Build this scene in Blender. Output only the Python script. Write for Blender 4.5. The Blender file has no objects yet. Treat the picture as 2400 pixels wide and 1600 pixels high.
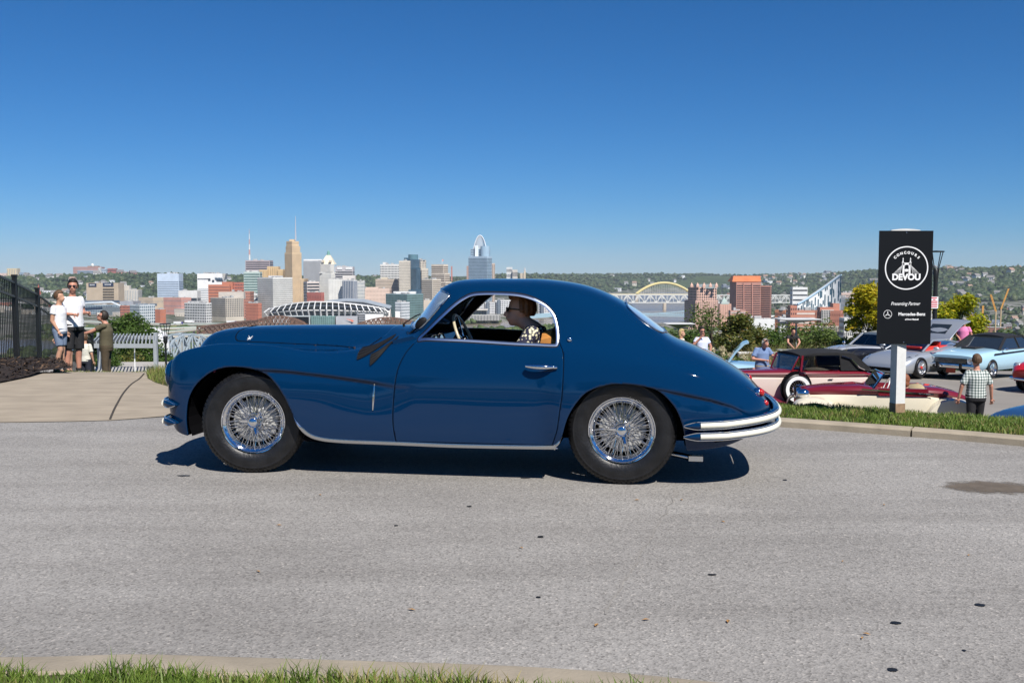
import bpy, bmesh, math, random
import numpy as np
from mathutils import Vector, Matrix
random.seed(7); RNG = np.random.default_rng(7)
R = math.radians
SC = bpy.context.scene
COL = SC.collection
# ------------------------------------------------------------------ camera
CAM_H, FPX, PITCH = 1.45, 2333.0, R(3.8)
cam_d = bpy.data.cameras.new('camera'); cam = bpy.data.objects.new('camera', cam_d); COL.objects.link(cam)
cam.location = (0, 0, CAM_H); cam.rotation_euler = (R(90) - PITCH, 0, 0)
cam_d.sensor_width = 36.0; cam_d.lens = 36.0 * FPX / 2400.0
cam_d.clip_start = 0.05; cam_d.clip_end = 60000
SC.camera = cam
# ------------------------------------------------------------------ sky and sun
SUN_EL, SUN_AZ = R(50), R(153)
wd = bpy.data.worlds.new('World'); SC.world = wd; wd.use_nodes = True
nt = wd.node_tree
bg = nt.nodes['Background']
sky = nt.nodes.new('ShaderNodeTexSky'); sky.sky_type = 'NISHITA'; sky.sun_disc = False
sky.sun_elevation = SUN_EL; sky.sun_rotation = SUN_AZ
sky.altitude = 1500; sky.air_density = 1.0; sky.dust_density = 0.0; sky.ozone_density = 6.0
# deep polarised blue: the whole sky graded evenly, channel by channel
EXPO = 0.5
sep = nt.nodes.new('ShaderNodeSeparateColor'); com = nt.nodes.new('ShaderNodeCombineColor'); nt.links.new(sky.outputs[0], sep.inputs[0])
for ch, (pw, k) in enumerate(((1.57, .0150), (1.10, .0515), (1.02, .0840))):
    a = nt.nodes.new('ShaderNodeMath'); a.operation = 'POWER'; a.inputs[1].default_value = pw; nt.links.new(sep.outputs[ch], a.inputs[0])
    b = nt.nodes.new('ShaderNodeMath'); b.operation = 'MULTIPLY'; b.inputs[1].default_value = k / (.085 * 2 ** EXPO); nt.links.new(a.outputs[0], b.inputs[0]); nt.links.new(b.outputs[0], com.inputs[ch])
nt.links.new(com.outputs[0], bg.inputs[0]); bg.inputs[1].default_value = 0.085
sun_d = bpy.data.lights.new('sun', 'SUN'); sun_d.energy = 4.6; sun_d.angle = R(0.5); sun_d.color = (1.0, 0.955, 0.89)
sun = bpy.data.objects.new('sun', sun_d); COL.objects.link(sun)
sdir = Vector((math.sin(SUN_AZ) * math.cos(SUN_EL), math.cos(SUN_AZ) * math.cos(SUN_EL), math.sin(SUN_EL)))
sun.rotation_euler = sdir.to_track_quat('Z', 'Y').to_euler(); sun.location = sdir * 60
vs = SC.view_settings; vs.view_transform = 'Standard'; vs.look = 'None'; vs.exposure = EXPO; vs.gamma = 1.0; vs.use_curve_mapping = False
SC.render.engine = 'CYCLES'
SC.cycles.use_denoising = True
SC.cycles.max_bounces = 8; SC.cycles.diffuse_bounces = 3; SC.cycles.glossy_bounces = 4
SC.cycles.transmission_bounces = 8; SC.cycles.transparent_max_bounces = 24; SC.cycles.volume_bounces = 0
SC.cycles.caustics_reflective = False; SC.cycles.caustics_refractive = False
# ------------------------------------------------------------------ pixel helpers (photograph is 2400 x 1600)
_F = Vector((0, math.cos(PITCH), -math.sin(PITCH))); _U = Vector((0, math.sin(PITCH), math.cos(PITCH)))
CAMP = Vector((0, 0, CAM_H))
def ray(px, py): return _F + Vector((1, 0, 0)) * ((px - 1200) / FPX) + _U * ((800 - py) / FPX)
def P(px, py, y):                       # point on the pixel's ray at distance y ahead
    v = ray(px, py); return CAMP + v * (y / v.y)
def G(px, py, z=0.0):                   # point of the pixel's ray on the level z
    v = ray(px, py); return CAMP + v * ((z - CAM_H) / v.z)
# ------------------------------------------------------------------ materials
_M = {}
def M(name, col, rough=.6, metal=0., var=.0, scale=4., bump=0., bscale=40., coat=0., spec=.5, detail=4., col2=None, trans=0., ior=1.45, stretch=None, dist=.02):
    if name in _M: return _M[name]
    m = bpy.data.materials.new(name); m.use_nodes = True; n = m.node_tree; b = n.nodes['Principled BSDF']
    c4 = (*col, 1)
    b.inputs['Base Color'].default_value = c4; b.inputs['Roughness'].default_value = rough
    b.inputs['Metallic'].default_value = metal; b.inputs['Specular IOR Level'].default_value = spec
    b.inputs['Coat Weight'].default_value = coat; b.inputs['Coat Roughness'].default_value = .02
    b.inputs['Transmission Weight'].default_value = trans; b.inputs['IOR'].default_value = ior
    tc = None
    def coords():
        nonlocal tc
        if tc is None:
            t = n.nodes.new('ShaderNodeTexCoord'); tc = t.outputs['Object']
            if stretch:
                mp = n.nodes.new('ShaderNodeMapping'); mp.inputs['Scale'].default_value = stretch
                n.links.new(tc, mp.inputs[0]); tc = mp.outputs[0]
        return tc
    if var or col2:
        nz = n.nodes.new('ShaderNodeTexNoise'); nz.inputs['Scale'].default_value = scale; nz.inputs['Detail'].default_value = detail
        n.links.new(coords(), nz.inputs['Vector'])
        rp = n.nodes.new('ShaderNodeValToRGB'); rp.color_ramp.elements[0].position = .3; rp.color_ramp.elements[1].position = .7
        a = col2 if col2 else tuple(max(0, x * (1 - var)) for x in col); z = col if col2 else tuple(min(1, x * (1 + var)) for x in col)
        rp.color_ramp.elements[0].color = (*a, 1); rp.color_ramp.elements[1].color = (*z, 1)
        n.links.new(nz.outputs['Fac'], rp.inputs[0]); n.links.new(rp.outputs[0], b.inputs['Base Color'])
    if bump:
        nb = n.nodes.new('ShaderNodeTexNoise'); nb.inputs['Scale'].default_value = bscale; nb.inputs['Detail'].default_value = 5
        n.links.new(coords(), nb.inputs['Vector'])
        bp = n.nodes.new('ShaderNodeBump'); bp.inputs['Strength'].default_value = bump; bp.inputs['Distance'].default_value = dist
        n.links.new(nb.outputs['Fac'], bp.inputs['Height']); n.links.new(bp.outputs[0], b.inputs['Normal'])
    _M[name] = m; return m
def MG(name, tint=(.9, .95, 1.), rough=.0, refl=.08, dens=.15, blue_diffuse=0.0):      # thin pane of glass: mostly clear, mirror-like at a slant
    if name in _M: return _M[name]
    m = bpy.data.materials.new(name); m.use_nodes = True; n = m.node_tree; n.nodes.clear()
    out = n.nodes.new('ShaderNodeOutputMaterial'); tr = n.nodes.new('ShaderNodeBsdfTransparent'); gl = n.nodes.new('ShaderNodeBsdfGlossy')
    tr.inputs[0].default_value = tuple(t * (1 - dens) for t in tint) + (1,); gl.inputs['Roughness'].default_value = rough; gl.inputs[0].default_value = (1, 1, 1, 1)
    fr = n.nodes.new('ShaderNodeFresnel'); fr.inputs[0].default_value = 1.5
    ad = n.nodes.new('ShaderNodeMath'); ad.operation = 'ADD'; ad.use_clamp = True; ad.inputs[1].default_value = refl
    n.links.new(fr.outputs[0], ad.inputs[0])
    mx = n.nodes.new('ShaderNodeMixShader'); n.links.new(ad.outputs[0], mx.inputs[0]); n.links.new(tr.outputs[0], mx.inputs[1]); n.links.new(gl.outputs[0], mx.inputs[2])
    if blue_diffuse:
        df = n.nodes.new('ShaderNodeBsdfDiffuse'); df.inputs[0].default_value = (.62, .80, .95, 1); m2 = n.nodes.new('ShaderNodeMixShader'); m2.inputs[0].default_value = blue_diffuse; n.links.new(mx.outputs[0], m2.inputs[1]); n.links.new(df.outputs[0], m2.inputs[2]); mx = m2  # even share of pale blue diffuse mixed over the pane
    n.links.new(mx.outputs[0], out.inputs[0]); _M[name] = m; return m
# ------------------------------------------------------------------ mesh builder
class MB:
    def __init__(s): s.v = []; s.f = []; s.m = []
    def add(s, vs, fs, mi=0):
        o = len(s.v); s.v.extend([tuple(p) for p in vs]); s.f.extend([tuple(i + o for i in f) for f in fs]); s.m.extend([mi] * len(fs)); return s
    def box(s, c, d, rz=0, mi=0, taper=1.0):
        x, y, z = d[0] / 2, d[1] / 2, d[2] / 2; cr, sr = math.cos(rz), math.sin(rz); vs = []
        for zz, k in ((-z, 1), (z, taper)):
            for xx, yy in ((-x, -y), (x, -y), (x, y), (-x, y)):
                xx *= k; yy *= k
                vs.append((c[0] + xx * cr - yy * sr, c[1] + xx * sr + yy * cr, c[2] + zz))
        return s.add(vs, [(3, 2, 1, 0), (4, 5, 6, 7), (0, 1, 5, 4), (1, 2, 6, 5), (2, 3, 7, 6), (3, 0, 4, 7)], mi)
    def beam(s, a, b, w, h=None, mi=0):
        a, b = Vector(a), Vector(b); d = (b - a)
        if d.length < 1e-6: return s
        d.normalize(); up = Vector((0, 0, 1)) if abs(d.z) < .95 else Vector((0, 1, 0)); sd = d.cross(up).normalized(); up = sd.cross(d); h = h or w
        vs = [p + sd * (sx * w / 2) + up * (sy * h / 2) for p in (a, b) for sx, sy in ((-1, -1), (1, -1), (1, 1), (-1, 1))]
        return s.add(vs, [(0, 1, 2, 3), (7, 6, 5, 4), (0, 4, 5, 1), (1, 5, 6, 2), (2, 6, 7, 3), (3, 7, 4, 0)], mi)
    def cyl(s, a, b, r0, r1=None, n=12, mi=0, caps=True):
        return s.tube([a, b], [r0, r0 if r1 is None else r1], n, mi=mi, caps=caps)
    def tube(s, pts, r, n=8, closed=False, mi=0, caps=True, flat=1.0, up0=None):
        pts = [Vector(p) for p in pts]; k = len(pts); rs = r if isinstance(r, (list, tuple)) else [r] * k
        fr = None; rings = []
        for i in range(k):
            if closed: t = pts[(i + 1) % k] - pts[i - 1]
            else: t = pts[min(i + 1, k - 1)] - pts[max(i - 1, 0)]
            if t.length < 1e-9: t = Vector((0, 0, 1))
            t.normalize()
            if fr is None:
                u = Vector(up0) if up0 else (Vector((0, 0, 1)) if abs(t.z) < .9 else Vector((0, 1, 0)))
            else: u = fr
            u = (u - t * u.dot(t)).normalized(); fr = u; w = t.cross(u)
            rings.append([pts[i] + (u * math.cos(2 * math.pi * j / n) * flat + w * math.sin(2 * math.pi * j / n)) * rs[i] for j in range(n)])
        fs = []
        for i in range(k if closed else k - 1):
            a, b = i * n, ((i + 1) % k) * n
            fs += [(a + j, a + (j + 1) % n, b + (j + 1) % n, b + j) for j in range(n)]
        if caps and not closed: fs += [tuple(range(n - 1, -1, -1)), tuple((k - 1) * n + j for j in range(n))]
        return s.add([p for rg in rings for p in rg], fs, mi)
    def lathe(s, prof, o=(0, 0, 0), ax=(0, 0, 1), n=32, mi=0, closed=False):
        ax = Vector(ax).normalized(); u = ax.orthogonal().normalized(); w = ax.cross(u); o = Vector(o); vs = []
        for r, h in prof:
            vs += [o + ax * h + (u * math.cos(2 * math.pi * j / n) + w * math.sin(2 * math.pi * j / n)) * r for j in range(n)]
        k = len(prof); fs = []
        for i in range(k if closed else k - 1):
            a, b = i * n, ((i + 1) % k) * n
            fs += [(a + j, a + (j + 1) % n, b + (j + 1) % n, b + j) for j in range(n)]
        return s.add(vs, fs, mi)
    def ell(s, c, r, n=12, k=8, mi=0, rot=None):
        vs = []; c = Vector(c)
        for i in range(k + 1):
            th = math.pi * i / k
            for j in range(n):
                p = Vector((r[0] * math.sin(th) * math.cos(2 * math.pi * j / n), r[1] * math.sin(th) * math.sin(2 * math.pi * j / n), r[2] * math.cos(th)))
                vs.append(c + (rot @ p if rot else p))
        fs = [(i * n + j, (i + 1) * n + j, (i + 1) * n + (j + 1) % n, i * n + (j + 1) % n) for i in range(k) for j in range(n)]
        return s.add(vs, fs, mi)
    def loft(s, rings, mi=0, closed=True, caps=True):
        n = len(rings[0]); k = len(rings); fs = []
        for i in range(k - 1):
            a, b = i * n, (i + 1) * n
            fs += [(a + j, a + (j + 1) % n, b + (j + 1) % n, b + j) for j in range(n if closed else n - 1)]
        if caps and closed: fs += [tuple(range(n - 1, -1, -1)), tuple((k - 1) * n + j for j in range(n))]
        return s.add([p for r in rings for p in r], fs, mi)
    def prism(s, poly, a, b, mi=0):          # poly: 2D points; a(p), b(p) map to both ends
        n = len(poly); vs = [a(p) for p in poly] + [b(p) for p in poly]
        return s.add(vs, [tuple(range(n - 1, -1, -1)), tuple(range(n, 2 * n))] + [(i, (i + 1) % n, n + (i + 1) % n, n + i) for i in range(n)], mi)
    def build(s, name, mats, parent=None, smooth=None, kind=None, label=None, recalc=True):
        me = bpy.data.meshes.new(name); me.from_pydata(s.v, [], s.f)
        if not isinstance(mats, (list, tuple)): mats = [mats]
        for m in mats: me.materials.append(m)
        if len(mats) > 1: me.polygons.foreach_set('material_index', s.m)
        if recalc:
            bm = bmesh.new(); bm.from_mesh(me); bmesh.ops.recalc_face_normals(bm, faces=bm.faces); bm.to_mesh(me); bm.free()
        if smooth is not None:
            me.polygons.foreach_set('use_smooth', [True] * len(me.polygons))
            if smooth < 179: me.set_sharp_from_angle(angle=R(smooth))
        me.update()
        o = bpy.data.objects.new(name, me); COL.objects.link(o)
        if parent: o.parent = parent
        if kind: o['kind'] = kind
        if label: o['label'] = label
        return o
def tag(o, label, cat, group=None):
    o['label'] = label; o['category'] = cat
    if group: o['group'] = group
    return o
def thing(name, label, cat, loc=(0, 0, 0), rz=0, group=None):
    o = bpy.data.objects.new(name, None); COL.objects.link(o); o.location = loc; o.rotation_euler = (0, 0, rz)
    o.empty_display_size = .1
    return tag(o, label, cat, group)
def dup(root, loc=None, rz=None, label=None, parent=None, scale=None):
    r = root.copy(); COL.objects.link(r)
    if parent is not None: r.parent = parent
    if loc is not None: r.location = loc
    if rz is not None: r.rotation_euler = (0, 0, rz)
    if scale is not None: r.scale = (scale,) * 3 if not isinstance(scale, tuple) else scale
    if label: r['label'] = label
    for ch in list(root.children):
        c = ch.copy(); COL.objects.link(c); c.parent = r
        for g in ch.children:
            d = g.copy(); COL.objects.link(d); d.parent = c
    return r
def npmesh(name, V, F, mat, parent=None, smooth=False, kind=None):     # V (n,3), F (m,k) arrays
    V = np.asarray(V, np.float32); F = np.asarray(F, np.int32); me = bpy.data.meshes.new(name)
    me.vertices.add(len(V)); me.vertices.foreach_set('co', V.ravel())
    m, k = F.shape; me.loops.add(m * k); me.loops.foreach_set('vertex_index', F.ravel())
    me.polygons.add(m); me.polygons.foreach_set('loop_start', np.arange(0, m * k, k, dtype=np.int32)); me.polygons.foreach_set('loop_total', np.full(m, k, np.int32))
    if smooth: me.polygons.foreach_set('use_smooth', np.ones(m, bool))
    for mm in (mat if isinstance(mat, (list, tuple)) else [mat]): me.materials.append(mm)
    me.update(calc_edges=True); me.validate()
    o = bpy.data.objects.new(name, me); COL.objects.link(o)
    if parent: o.parent = parent
    if kind: o['kind'] = kind
    return o
def cspline(xs, ys, q):                 # natural cubic spline
    xs = np.asarray(xs, float); ys = np.asarray(ys, float); n = len(xs); h = np.diff(xs); A = np.zeros((n, n)); b = np.zeros(n); A[0, 0] = A[-1, -1] = 1
    for i in range(1, n - 1):
        A[i, i - 1] = h[i - 1]; A[i, i] = 2 * (h[i - 1] + h[i]); A[i, i + 1] = h[i]
        b[i] = 6 * ((ys[i + 1] - ys[i]) / h[i] - (ys[i] - ys[i - 1]) / h[i - 1])
    m = np.linalg.solve(A, b); q = np.asarray(q, float); i = np.clip(np.searchsorted(xs, q) - 1, 0, n - 2); t0 = xs[i + 1] - q; t1 = q - xs[i]; hh = h[i]
    return m[i] * t0 ** 3 / (6 * hh) + m[i + 1] * t1 ** 3 / (6 * hh) + (ys[i] / hh - m[i] * hh / 6) * t0 + (ys[i + 1] / hh - m[i + 1] * hh / 6) * t1
def pchip(xs, ys, q):
    xs = np.asarray(xs, float); ys = np.asarray(ys, float); h = np.diff(xs); d = np.diff(ys) / h; m = np.zeros(len(xs)); m[0], m[-1] = d[0], d[-1]
    for i in range(1, len(xs) - 1):
        if d[i - 1] * d[i] > 0:
            w1, w2 = 2 * h[i] + h[i - 1], h[i] + 2 * h[i - 1]; m[i] = (w1 + w2) / (w1 / d[i - 1] + w2 / d[i])
    q = np.asarray(q, float); i = np.clip(np.searchsorted(xs, q) - 1, 0, len(xs) - 2); t = (q - xs[i]) / h[i]
    return ys[i] * (1 + 2 * t) * (1 - t) ** 2 + m[i] * h[i] * t * (1 - t) ** 2 + ys[i + 1] * t * t * (3 - 2 * t) + m[i + 1] * h[i] * t * t * (t - 1)
def gsm(a, s, axis=0):                  # gaussian smoothing along an axis, edge-padded
    r = int(3 * s) + 1; k = np.exp(-.5 * (np.arange(-r, r + 1) / s) ** 2); k /= k.sum()
    a = np.moveaxis(a, axis, 0); p = np.concatenate([2 * a[:1] - a[r:0:-1], a, 2 * a[-1:] - a[-2:-r - 2:-1]]); o = np.zeros_like(a)
    for i, w in enumerate(k): o += w * p[i:i + len(a)]
    return np.moveaxis(o, 0, axis)
def smoothpoly(pts, n=200, closed=True):     # dense curve through points (Catmull-Rom, arc-length)
    pts = np.asarray(pts, float); k = len(pts); out = []
    rng = range(k if closed else k - 1)
    for i in rng:
        p0, p1, p2, p3 = (pts[(i + j) % k] for j in (-1, 0, 1, 2)) if closed else (pts[max(i - 1, 0)], pts[i], pts[i + 1], pts[min(i + 2, k - 1)])
        for t in np.linspace(0, 1, 12, endpoint=False):
            out.append(.5 * (2 * p1 + (p2 - p0) * t + (2 * p0 - 5 * p1 + 4 * p2 - p3) * t * t + (3 * p1 - p0 - 3 * p2 + p3) * t ** 3))
    if not closed: out.append(pts[-1])
    out = np.array(out); c = np.vstack([out, out[:1]]) if closed else out
    L = np.r_[0, np.cumsum(np.linalg.norm(np.diff(c, axis=0), axis=1))]; q = np.linspace(0, L[-1], n, endpoint=not closed)
    return np.stack([np.interp(q, L, c[:, j]) for j in range(pts.shape[1])], 1)
def inpoly(pts, poly):
    x, y = pts[:, 0], pts[:, 1]; ins = np.zeros(len(pts), bool); n = len(poly); j = n - 1
    for i in range(n):
        xi, yi = poly[i]; xj, yj = poly[j]
        with np.errstate(divide='ignore', invalid='ignore'):
            c = ((yi > y) != (yj > y)) & (x < (xj - xi) * (y - yi) / (yj - yi + 1e-30) + xi)
        ins ^= c; j = i
    return ins
def nearest(pts, poly, closed=True):
    a = poly; b = np.roll(poly, -1, 0)
    if not closed: a, b = a[:-1], b[:-1]
    ab = b - a; best = np.full(len(pts), 1e9); res = np.zeros_like(pts)
    for i in range(len(a)):
        t = np.clip(((pts - a[i]) @ ab[i]) / (ab[i] @ ab[i] + 1e-12), 0, 1); q = a[i] + t[:, None] * ab[i]; d = np.linalg.norm(pts - q, axis=1)
        m = d < best; best[m] = d[m]; res[m] = q[m]
    return res, best
# ================================================================== the blue coupe
CAR_O = Vector((0.7428, 6.7538, 0.0)); CAR_YAW = R(8.65)
car = thing('vintage_coupe', 'glossy dark blue vintage fastback coupe with chrome wire wheels, driven along the road', 'car', CAR_O, -CAR_YAW)
PAINT = M('blue_car_paint', (.0008, .022, .072), rough=.55, metal=.0, coat=.85, spec=.0)
CHROME = M('chrome', (.80, .81, .83), rough=.06, metal=1.0)
CHROMED = M('brushed_trim', (.62, .63, .64), rough=.22, metal=1.0)
BLACK = M('black_rubber', (.007, .007, .008), rough=.6, spec=.25)
TYRE = M('tyre_rubber', (.010, .010, .011), rough=.40, var=.4, scale=14, bump=.15, bscale=60)
DARK = M('dark_underbody_and_shade', (.006, .006, .007), rough=.95, spec=.0)
GLASS = MG('car_glass', (.86, .95, 1.0), refl=.10, dens=.10)
TAN = M('tan_leather', (.55, .24, .06), rough=.5, var=.2, scale=9)
LINER = M('brown_headliner', (.035, .024, .017), rough=.9, var=.15)
CREAM = M('cream_rubber', (.72, .70, .60), rough=.45, var=.05)
WHT = M('white_enamel', (.8, .8, .78), rough=.3)
VC = .86                                    # distance from the outermost side to the centre line
ST = {
-3.430: [(.42,.47),(.38,.50),(.36,.56),(.36,.62),(.40,.67),(.50,.68),(.58,.69),(.66,.72),(.72,.75),(.77,.77),(.82,.78),(.86,.785)],
-3.400: [(.25,.375),(.20,.43),(.18,.52),(.18,.63),(.23,.745),(.38,.735),(.48,.73),(.58,.78),(.66,.83),(.73,.87),(.80,.885),(.86,.892)],
-3.350: [(.15,.31),(.12,.40),(.10,.52),(.10,.66),(.16,.832),(.34,.80),(.45,.78),(.55,.84),(.63,.90),(.71,.945),(.79,.96),(.86,.966)],
-3.200: [(.09,.262),(.06,.36),(.045,.52),(.05,.71),(.13,.898),(.29,.872),(.40,.855),(.49,.91),(.57,.97),(.66,1.003),(.76,1.016),(.86,1.02)],
-2.900: [(.06,.25),(.04,.36),(.02,.52),(.025,.74),(.12,.943),(.27,.917),(.38,.90),(.46,.945),(.53,.99),(.62,1.025),(.74,1.041),(.86,1.045)],
-2.600: [(.06,.24),(.04,.36),(.02,.52),(.025,.74),(.12,.936),(.26,.912),(.37,.90),(.445,.935),(.52,.985),(.61,1.025),(.73,1.045),(.86,1.052)],
-2.200: [(.06,.24),(.045,.36),(.035,.52),(.04,.72),(.115,.868),(.22,.893),(.33,.90),(.42,.93),(.50,.98),(.60,1.025),(.73,1.049),(.86,1.056)],
-1.800: [(.06,.24),(.045,.36),(.04,.52),(.05,.72),(.10,.85),(.17,.905),(.26,.935),(.36,.962),(.46,.995),(.58,1.03),(.72,1.053),(.86,1.059)],
-1.660: [(.06,.24),(.046,.36),(.042,.52),(.05,.72),(.095,.86),(.15,.92),(.21,.955),(.30,.98),(.41,1.005),(.55,1.035),(.70,1.055),(.86,1.064)],
-1.550: [(.06,.24),(.047,.36),(.043,.52),(.05,.72),(.09,.87),(.135,.935),(.19,.97),(.27,.995),(.38,1.03),(.52,1.10),(.68,1.165),(.86,1.19)],
-1.450: [(.06,.24),(.048,.36),(.043,.52),(.05,.72),(.088,.87),(.13,.95),(.165,.985),(.22,1.02),(.31,1.10),(.46,1.22),(.64,1.285),(.86,1.305)],
-1.380: [(.06,.24),(.048,.36),(.043,.52),(.05,.72),(.087,.87),(.125,.953),(.16,.99),(.20,1.05),(.28,1.18),(.41,1.30),(.60,1.36),(.86,1.378)],
-1.250: [(.06,.24),(.048,.36),(.043,.52),(.05,.72),(.086,.87),(.12,.953),(.155,.995),(.20,1.10),(.275,1.27),(.39,1.36),(.59,1.405),(.86,1.417)],
-1.000: [(.06,.24),(.048,.36),(.043,.52),(.05,.72),(.085,.87),(.12,.950),(.155,.99),(.21,1.13),(.28,1.30),(.38,1.372),(.58,1.413),(.86,1.424)],
-.690: [(.06,.24),(.048,.36),(.042,.52),(.049,.72),(.083,.87),(.118,.945),(.155,.988),(.215,1.13),(.285,1.298),(.385,1.371),(.58,1.412),(.86,1.423)],
-.540: [(.06,.24),(.044,.36),(.036,.52),(.044,.72),(.08,.87),(.117,.943),(.156,.986),(.218,1.127),(.29,1.29),(.388,1.362),(.58,1.402),(.86,1.412)],
-.440: [(.055,.24),(.022,.36),(.011,.52),(.022,.72),(.072,.87),(.116,.942),(.157,.985),(.22,1.12),(.295,1.278),(.39,1.35),(.58,1.389),(.86,1.399)],
-.300: [(.05,.24),(.012,.36),(.002,.52),(.012,.72),(.064,.87),(.113,.938),(.16,.982),(.235,1.11),(.31,1.25),(.41,1.322),(.59,1.36),(.86,1.371)],
-.100: [(.05,.24),(.010,.36),(.0,.52),(.010,.72),(.06,.868),(.112,.928),(.165,.972),(.25,1.075),(.34,1.185),(.44,1.255),(.61,1.286),(.86,1.294)],
.100: [(.05,.245),(.010,.36),(.0,.52),(.010,.70),(.06,.855),(.12,.91),(.18,.95),(.27,1.02),(.37,1.098),(.48,1.145),(.63,1.168),(.86,1.174)],
.250: [(.05,.25),(.012,.36),(.002,.50),(.013,.69),(.068,.84),(.13,.892),(.20,.928),(.29,.972),(.39,1.018),(.50,1.046),(.65,1.059),(.86,1.063)],
.350: [(.052,.252),(.016,.36),(.005,.49),(.016,.67),(.075,.825),(.14,.873),(.21,.905),(.30,.936),(.40,.959),(.52,.973),(.66,.981),(.86,.985)],
.500: [(.062,.257),(.03,.36),(.012,.48),(.024,.64),(.086,.795),(.15,.84),(.22,.87),(.31,.892),(.41,.908),(.53,.917),(.67,.922),(.86,.924)],
.700: [(.11,.28),(.072,.36),(.048,.46),(.058,.60),(.115,.73),(.18,.766),(.25,.788),(.34,.805),(.44,.816),(.55,.823),(.68,.829),(.86,.832)],
.850: [(.20,.328),(.15,.39),(.12,.46),(.128,.56),(.185,.655),(.24,.686),(.31,.704),(.39,.718),(.48,.728),(.58,.735),(.70,.74),(.86,.744)],
.950: [(.30,.38),(.24,.42),(.21,.47),(.215,.535),(.265,.60),(.32,.622),(.38,.638),(.45,.648),(.53,.656),(.62,.66),(.73,.664),(.86,.667)],
1.020: [(.43,.43),(.37,.455),(.35,.485),(.355,.515),(.39,.542),(.43,.553),(.48,.562),(.53,.568),(.59,.572),(.67,.575),(.76,.577),(.86,.579)],
1.055: [(.60,.465),(.57,.475),(.56,.485),(.56,.495),(.58,.503),(.61,.506),(.64,.508),(.67,.509),(.71,.51),(.75,.511),(.80,.512),(.86,.513)],
}
def car_grid():
    xs = np.array(sorted(ST)); K = np.array([ST[x] for x in xs])           # (n,12,2)
    # denser stations at both ends
    xd = np.unique(np.round(np.concatenate([np.linspace(-3.43, -3.3, 34), np.linspace(-3.3, .95, 400), np.linspace(.95, 1.055, 24)]), 6))
    xu = np.linspace(-3.43, 1.055, 900)
    C = np.zeros((len(xd), 12, 2))
    for k in range(12):
        for c in range(2):
            y = pchip(xs, K[:, k, c], xu); ys = gsm(y, 9.0)
            w = np.clip(np.minimum((xu + 3.43) / .12, (1.055 - xu) / .12), 0, 1); y = y * (1 - w) + ys * w
            C[:, k, c] = np.interp(xd, xu, y)
    NT = 168; Pg = np.zeros((len(xd), NT, 3)); q = np.linspace(0, 1, NT)
    for i in range(len(xd)):
        p = C[i]; L = np.r_[0, np.cumsum(np.sqrt(np.linalg.norm(np.diff(p, axis=0), axis=1) + 1e-6))]; L /= L[-1]
        pp = np.vstack([p, [2 * VC - p[-2, 0], p[-2, 1]]]); LL = np.r_[L, 2 - L[-2]]       # mirrored point keeps the centre flat
        Pg[i, :, 0] = xd[i]; Pg[i, :, 1] = np.minimum(cspline(LL, pp[:, 0], q), VC); Pg[i, :, 2] = cspline(LL, pp[:, 1], q)
    Pg[:, :, 1:] = gsm(Pg[:, :, 1:], 2.2, 1)
    Pg[:, -1, 1] = VC
    # step under the front and rear wing edges
    def step(x0, x1, zf, depth):
        x, z = Pg[:, :, 0], Pg[:, :, 2]; zz = zf(x); on = np.clip((x - x0) / .25, 0, 1) * np.clip((x1 - x) / .35, 0, 1)
        s = 1 / (1 + np.exp((z - zz + .004) / .0035)) * np.exp(-np.maximum(zz - z, 0) / .22)
        Pg[:, :, 1] += np.where(Pg[:, :, 1] < .3, depth * on * s, 0)
    step(-2.75, -1.45, lambda x: np.interp(x, [-2.68, -2.4, -2.08, -1.757, -1.60], [.774, .760, .728, .688, .662]), .022)
    step(.15, 1.0, lambda x: np.interp(x, [.23, .408, .601, .749, .876], [.685, .650, .610, .564, .497]), .02)
    return Pg
PG = car_grid()
WIN = smoothpoly([(-1.462,.990),(-1.371,1.088),(-1.268,1.188),(-1.199,1.250),(-1.137,1.293),(-1.087,1.314),(-1.016,1.322),(-.918,1.323),(-.771,1.316),(-.671,1.296),(-.598,1.266),(-.534,1.225),(-.486,1.168),(-.460,1.091),(-.450,1.02),(-.452,.967),(-.475,.958),(-.60,.962),(-.771,.967),(-1.119,.984),(-1.38,.990)], 260)
DOOR = np.vstack([smoothpoly([(-1.455,1.00),(-1.50,.945),(-1.54,.887),(-1.581,.787),(-1.607,.625),(-1.618,.473),(-1.616,.372),(-1.60,.262)], 90, False), smoothpoly([(-.478,.262),(-.455,.33),(-.439,.384),(-.421,.51),(-.404,.632),(-.398,.765),(-.399,.857),(-.408,.916),(-.436,.975)], 90, False), [(-.47, 1.02), (-1.40, 1.05)]])
ARCHF = np.vstack([[(-3.215, .10)], smoothpoly([(-3.199,.281),(-3.190,.41),(-3.166,.535),(-3.107,.640),(-3.016,.723),(-2.919,.771),(-2.807,.787),(-2.68,.776),(-2.56,.736),(-2.487,.669),(-2.424,.58),(-2.371,.466),(-2.335,.37),(-2.27,.295),(-2.16,.255),(-2.0,.243),(-1.9,.236)], 150, False), [(-1.9, .1)]])
ARCHR = np.vstack([[(-.55, .10), (-.55, .236)], smoothpoly([(-.50,.238),(-.456,.252),(-.420,.30),(-.402,.35),(-.373,.45),(-.332,.534),(-.261,.627),(-.191,.672),(-.092,.703),(-.01,.711),(.108,.704),(.23,.676),(.308,.622),(.377,.536),(.419,.426),(.440,.305),(.450,.25)], 150, False), [(.455, .1)]])
HOOD = np.vstack([smoothpoly([(-2.96,1.15),(-2.985,1.07),(-3.010,1.01),(-3.000,.972),(-2.975,.952),(-2.935,.945),(-2.56,.933),(-2.228,.924),(-1.925,.915),(-1.880,.922),(-1.850,.941),(-1.790,1.005),(-1.79,1.05),(-1.80,1.15)], 260, False)])
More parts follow.
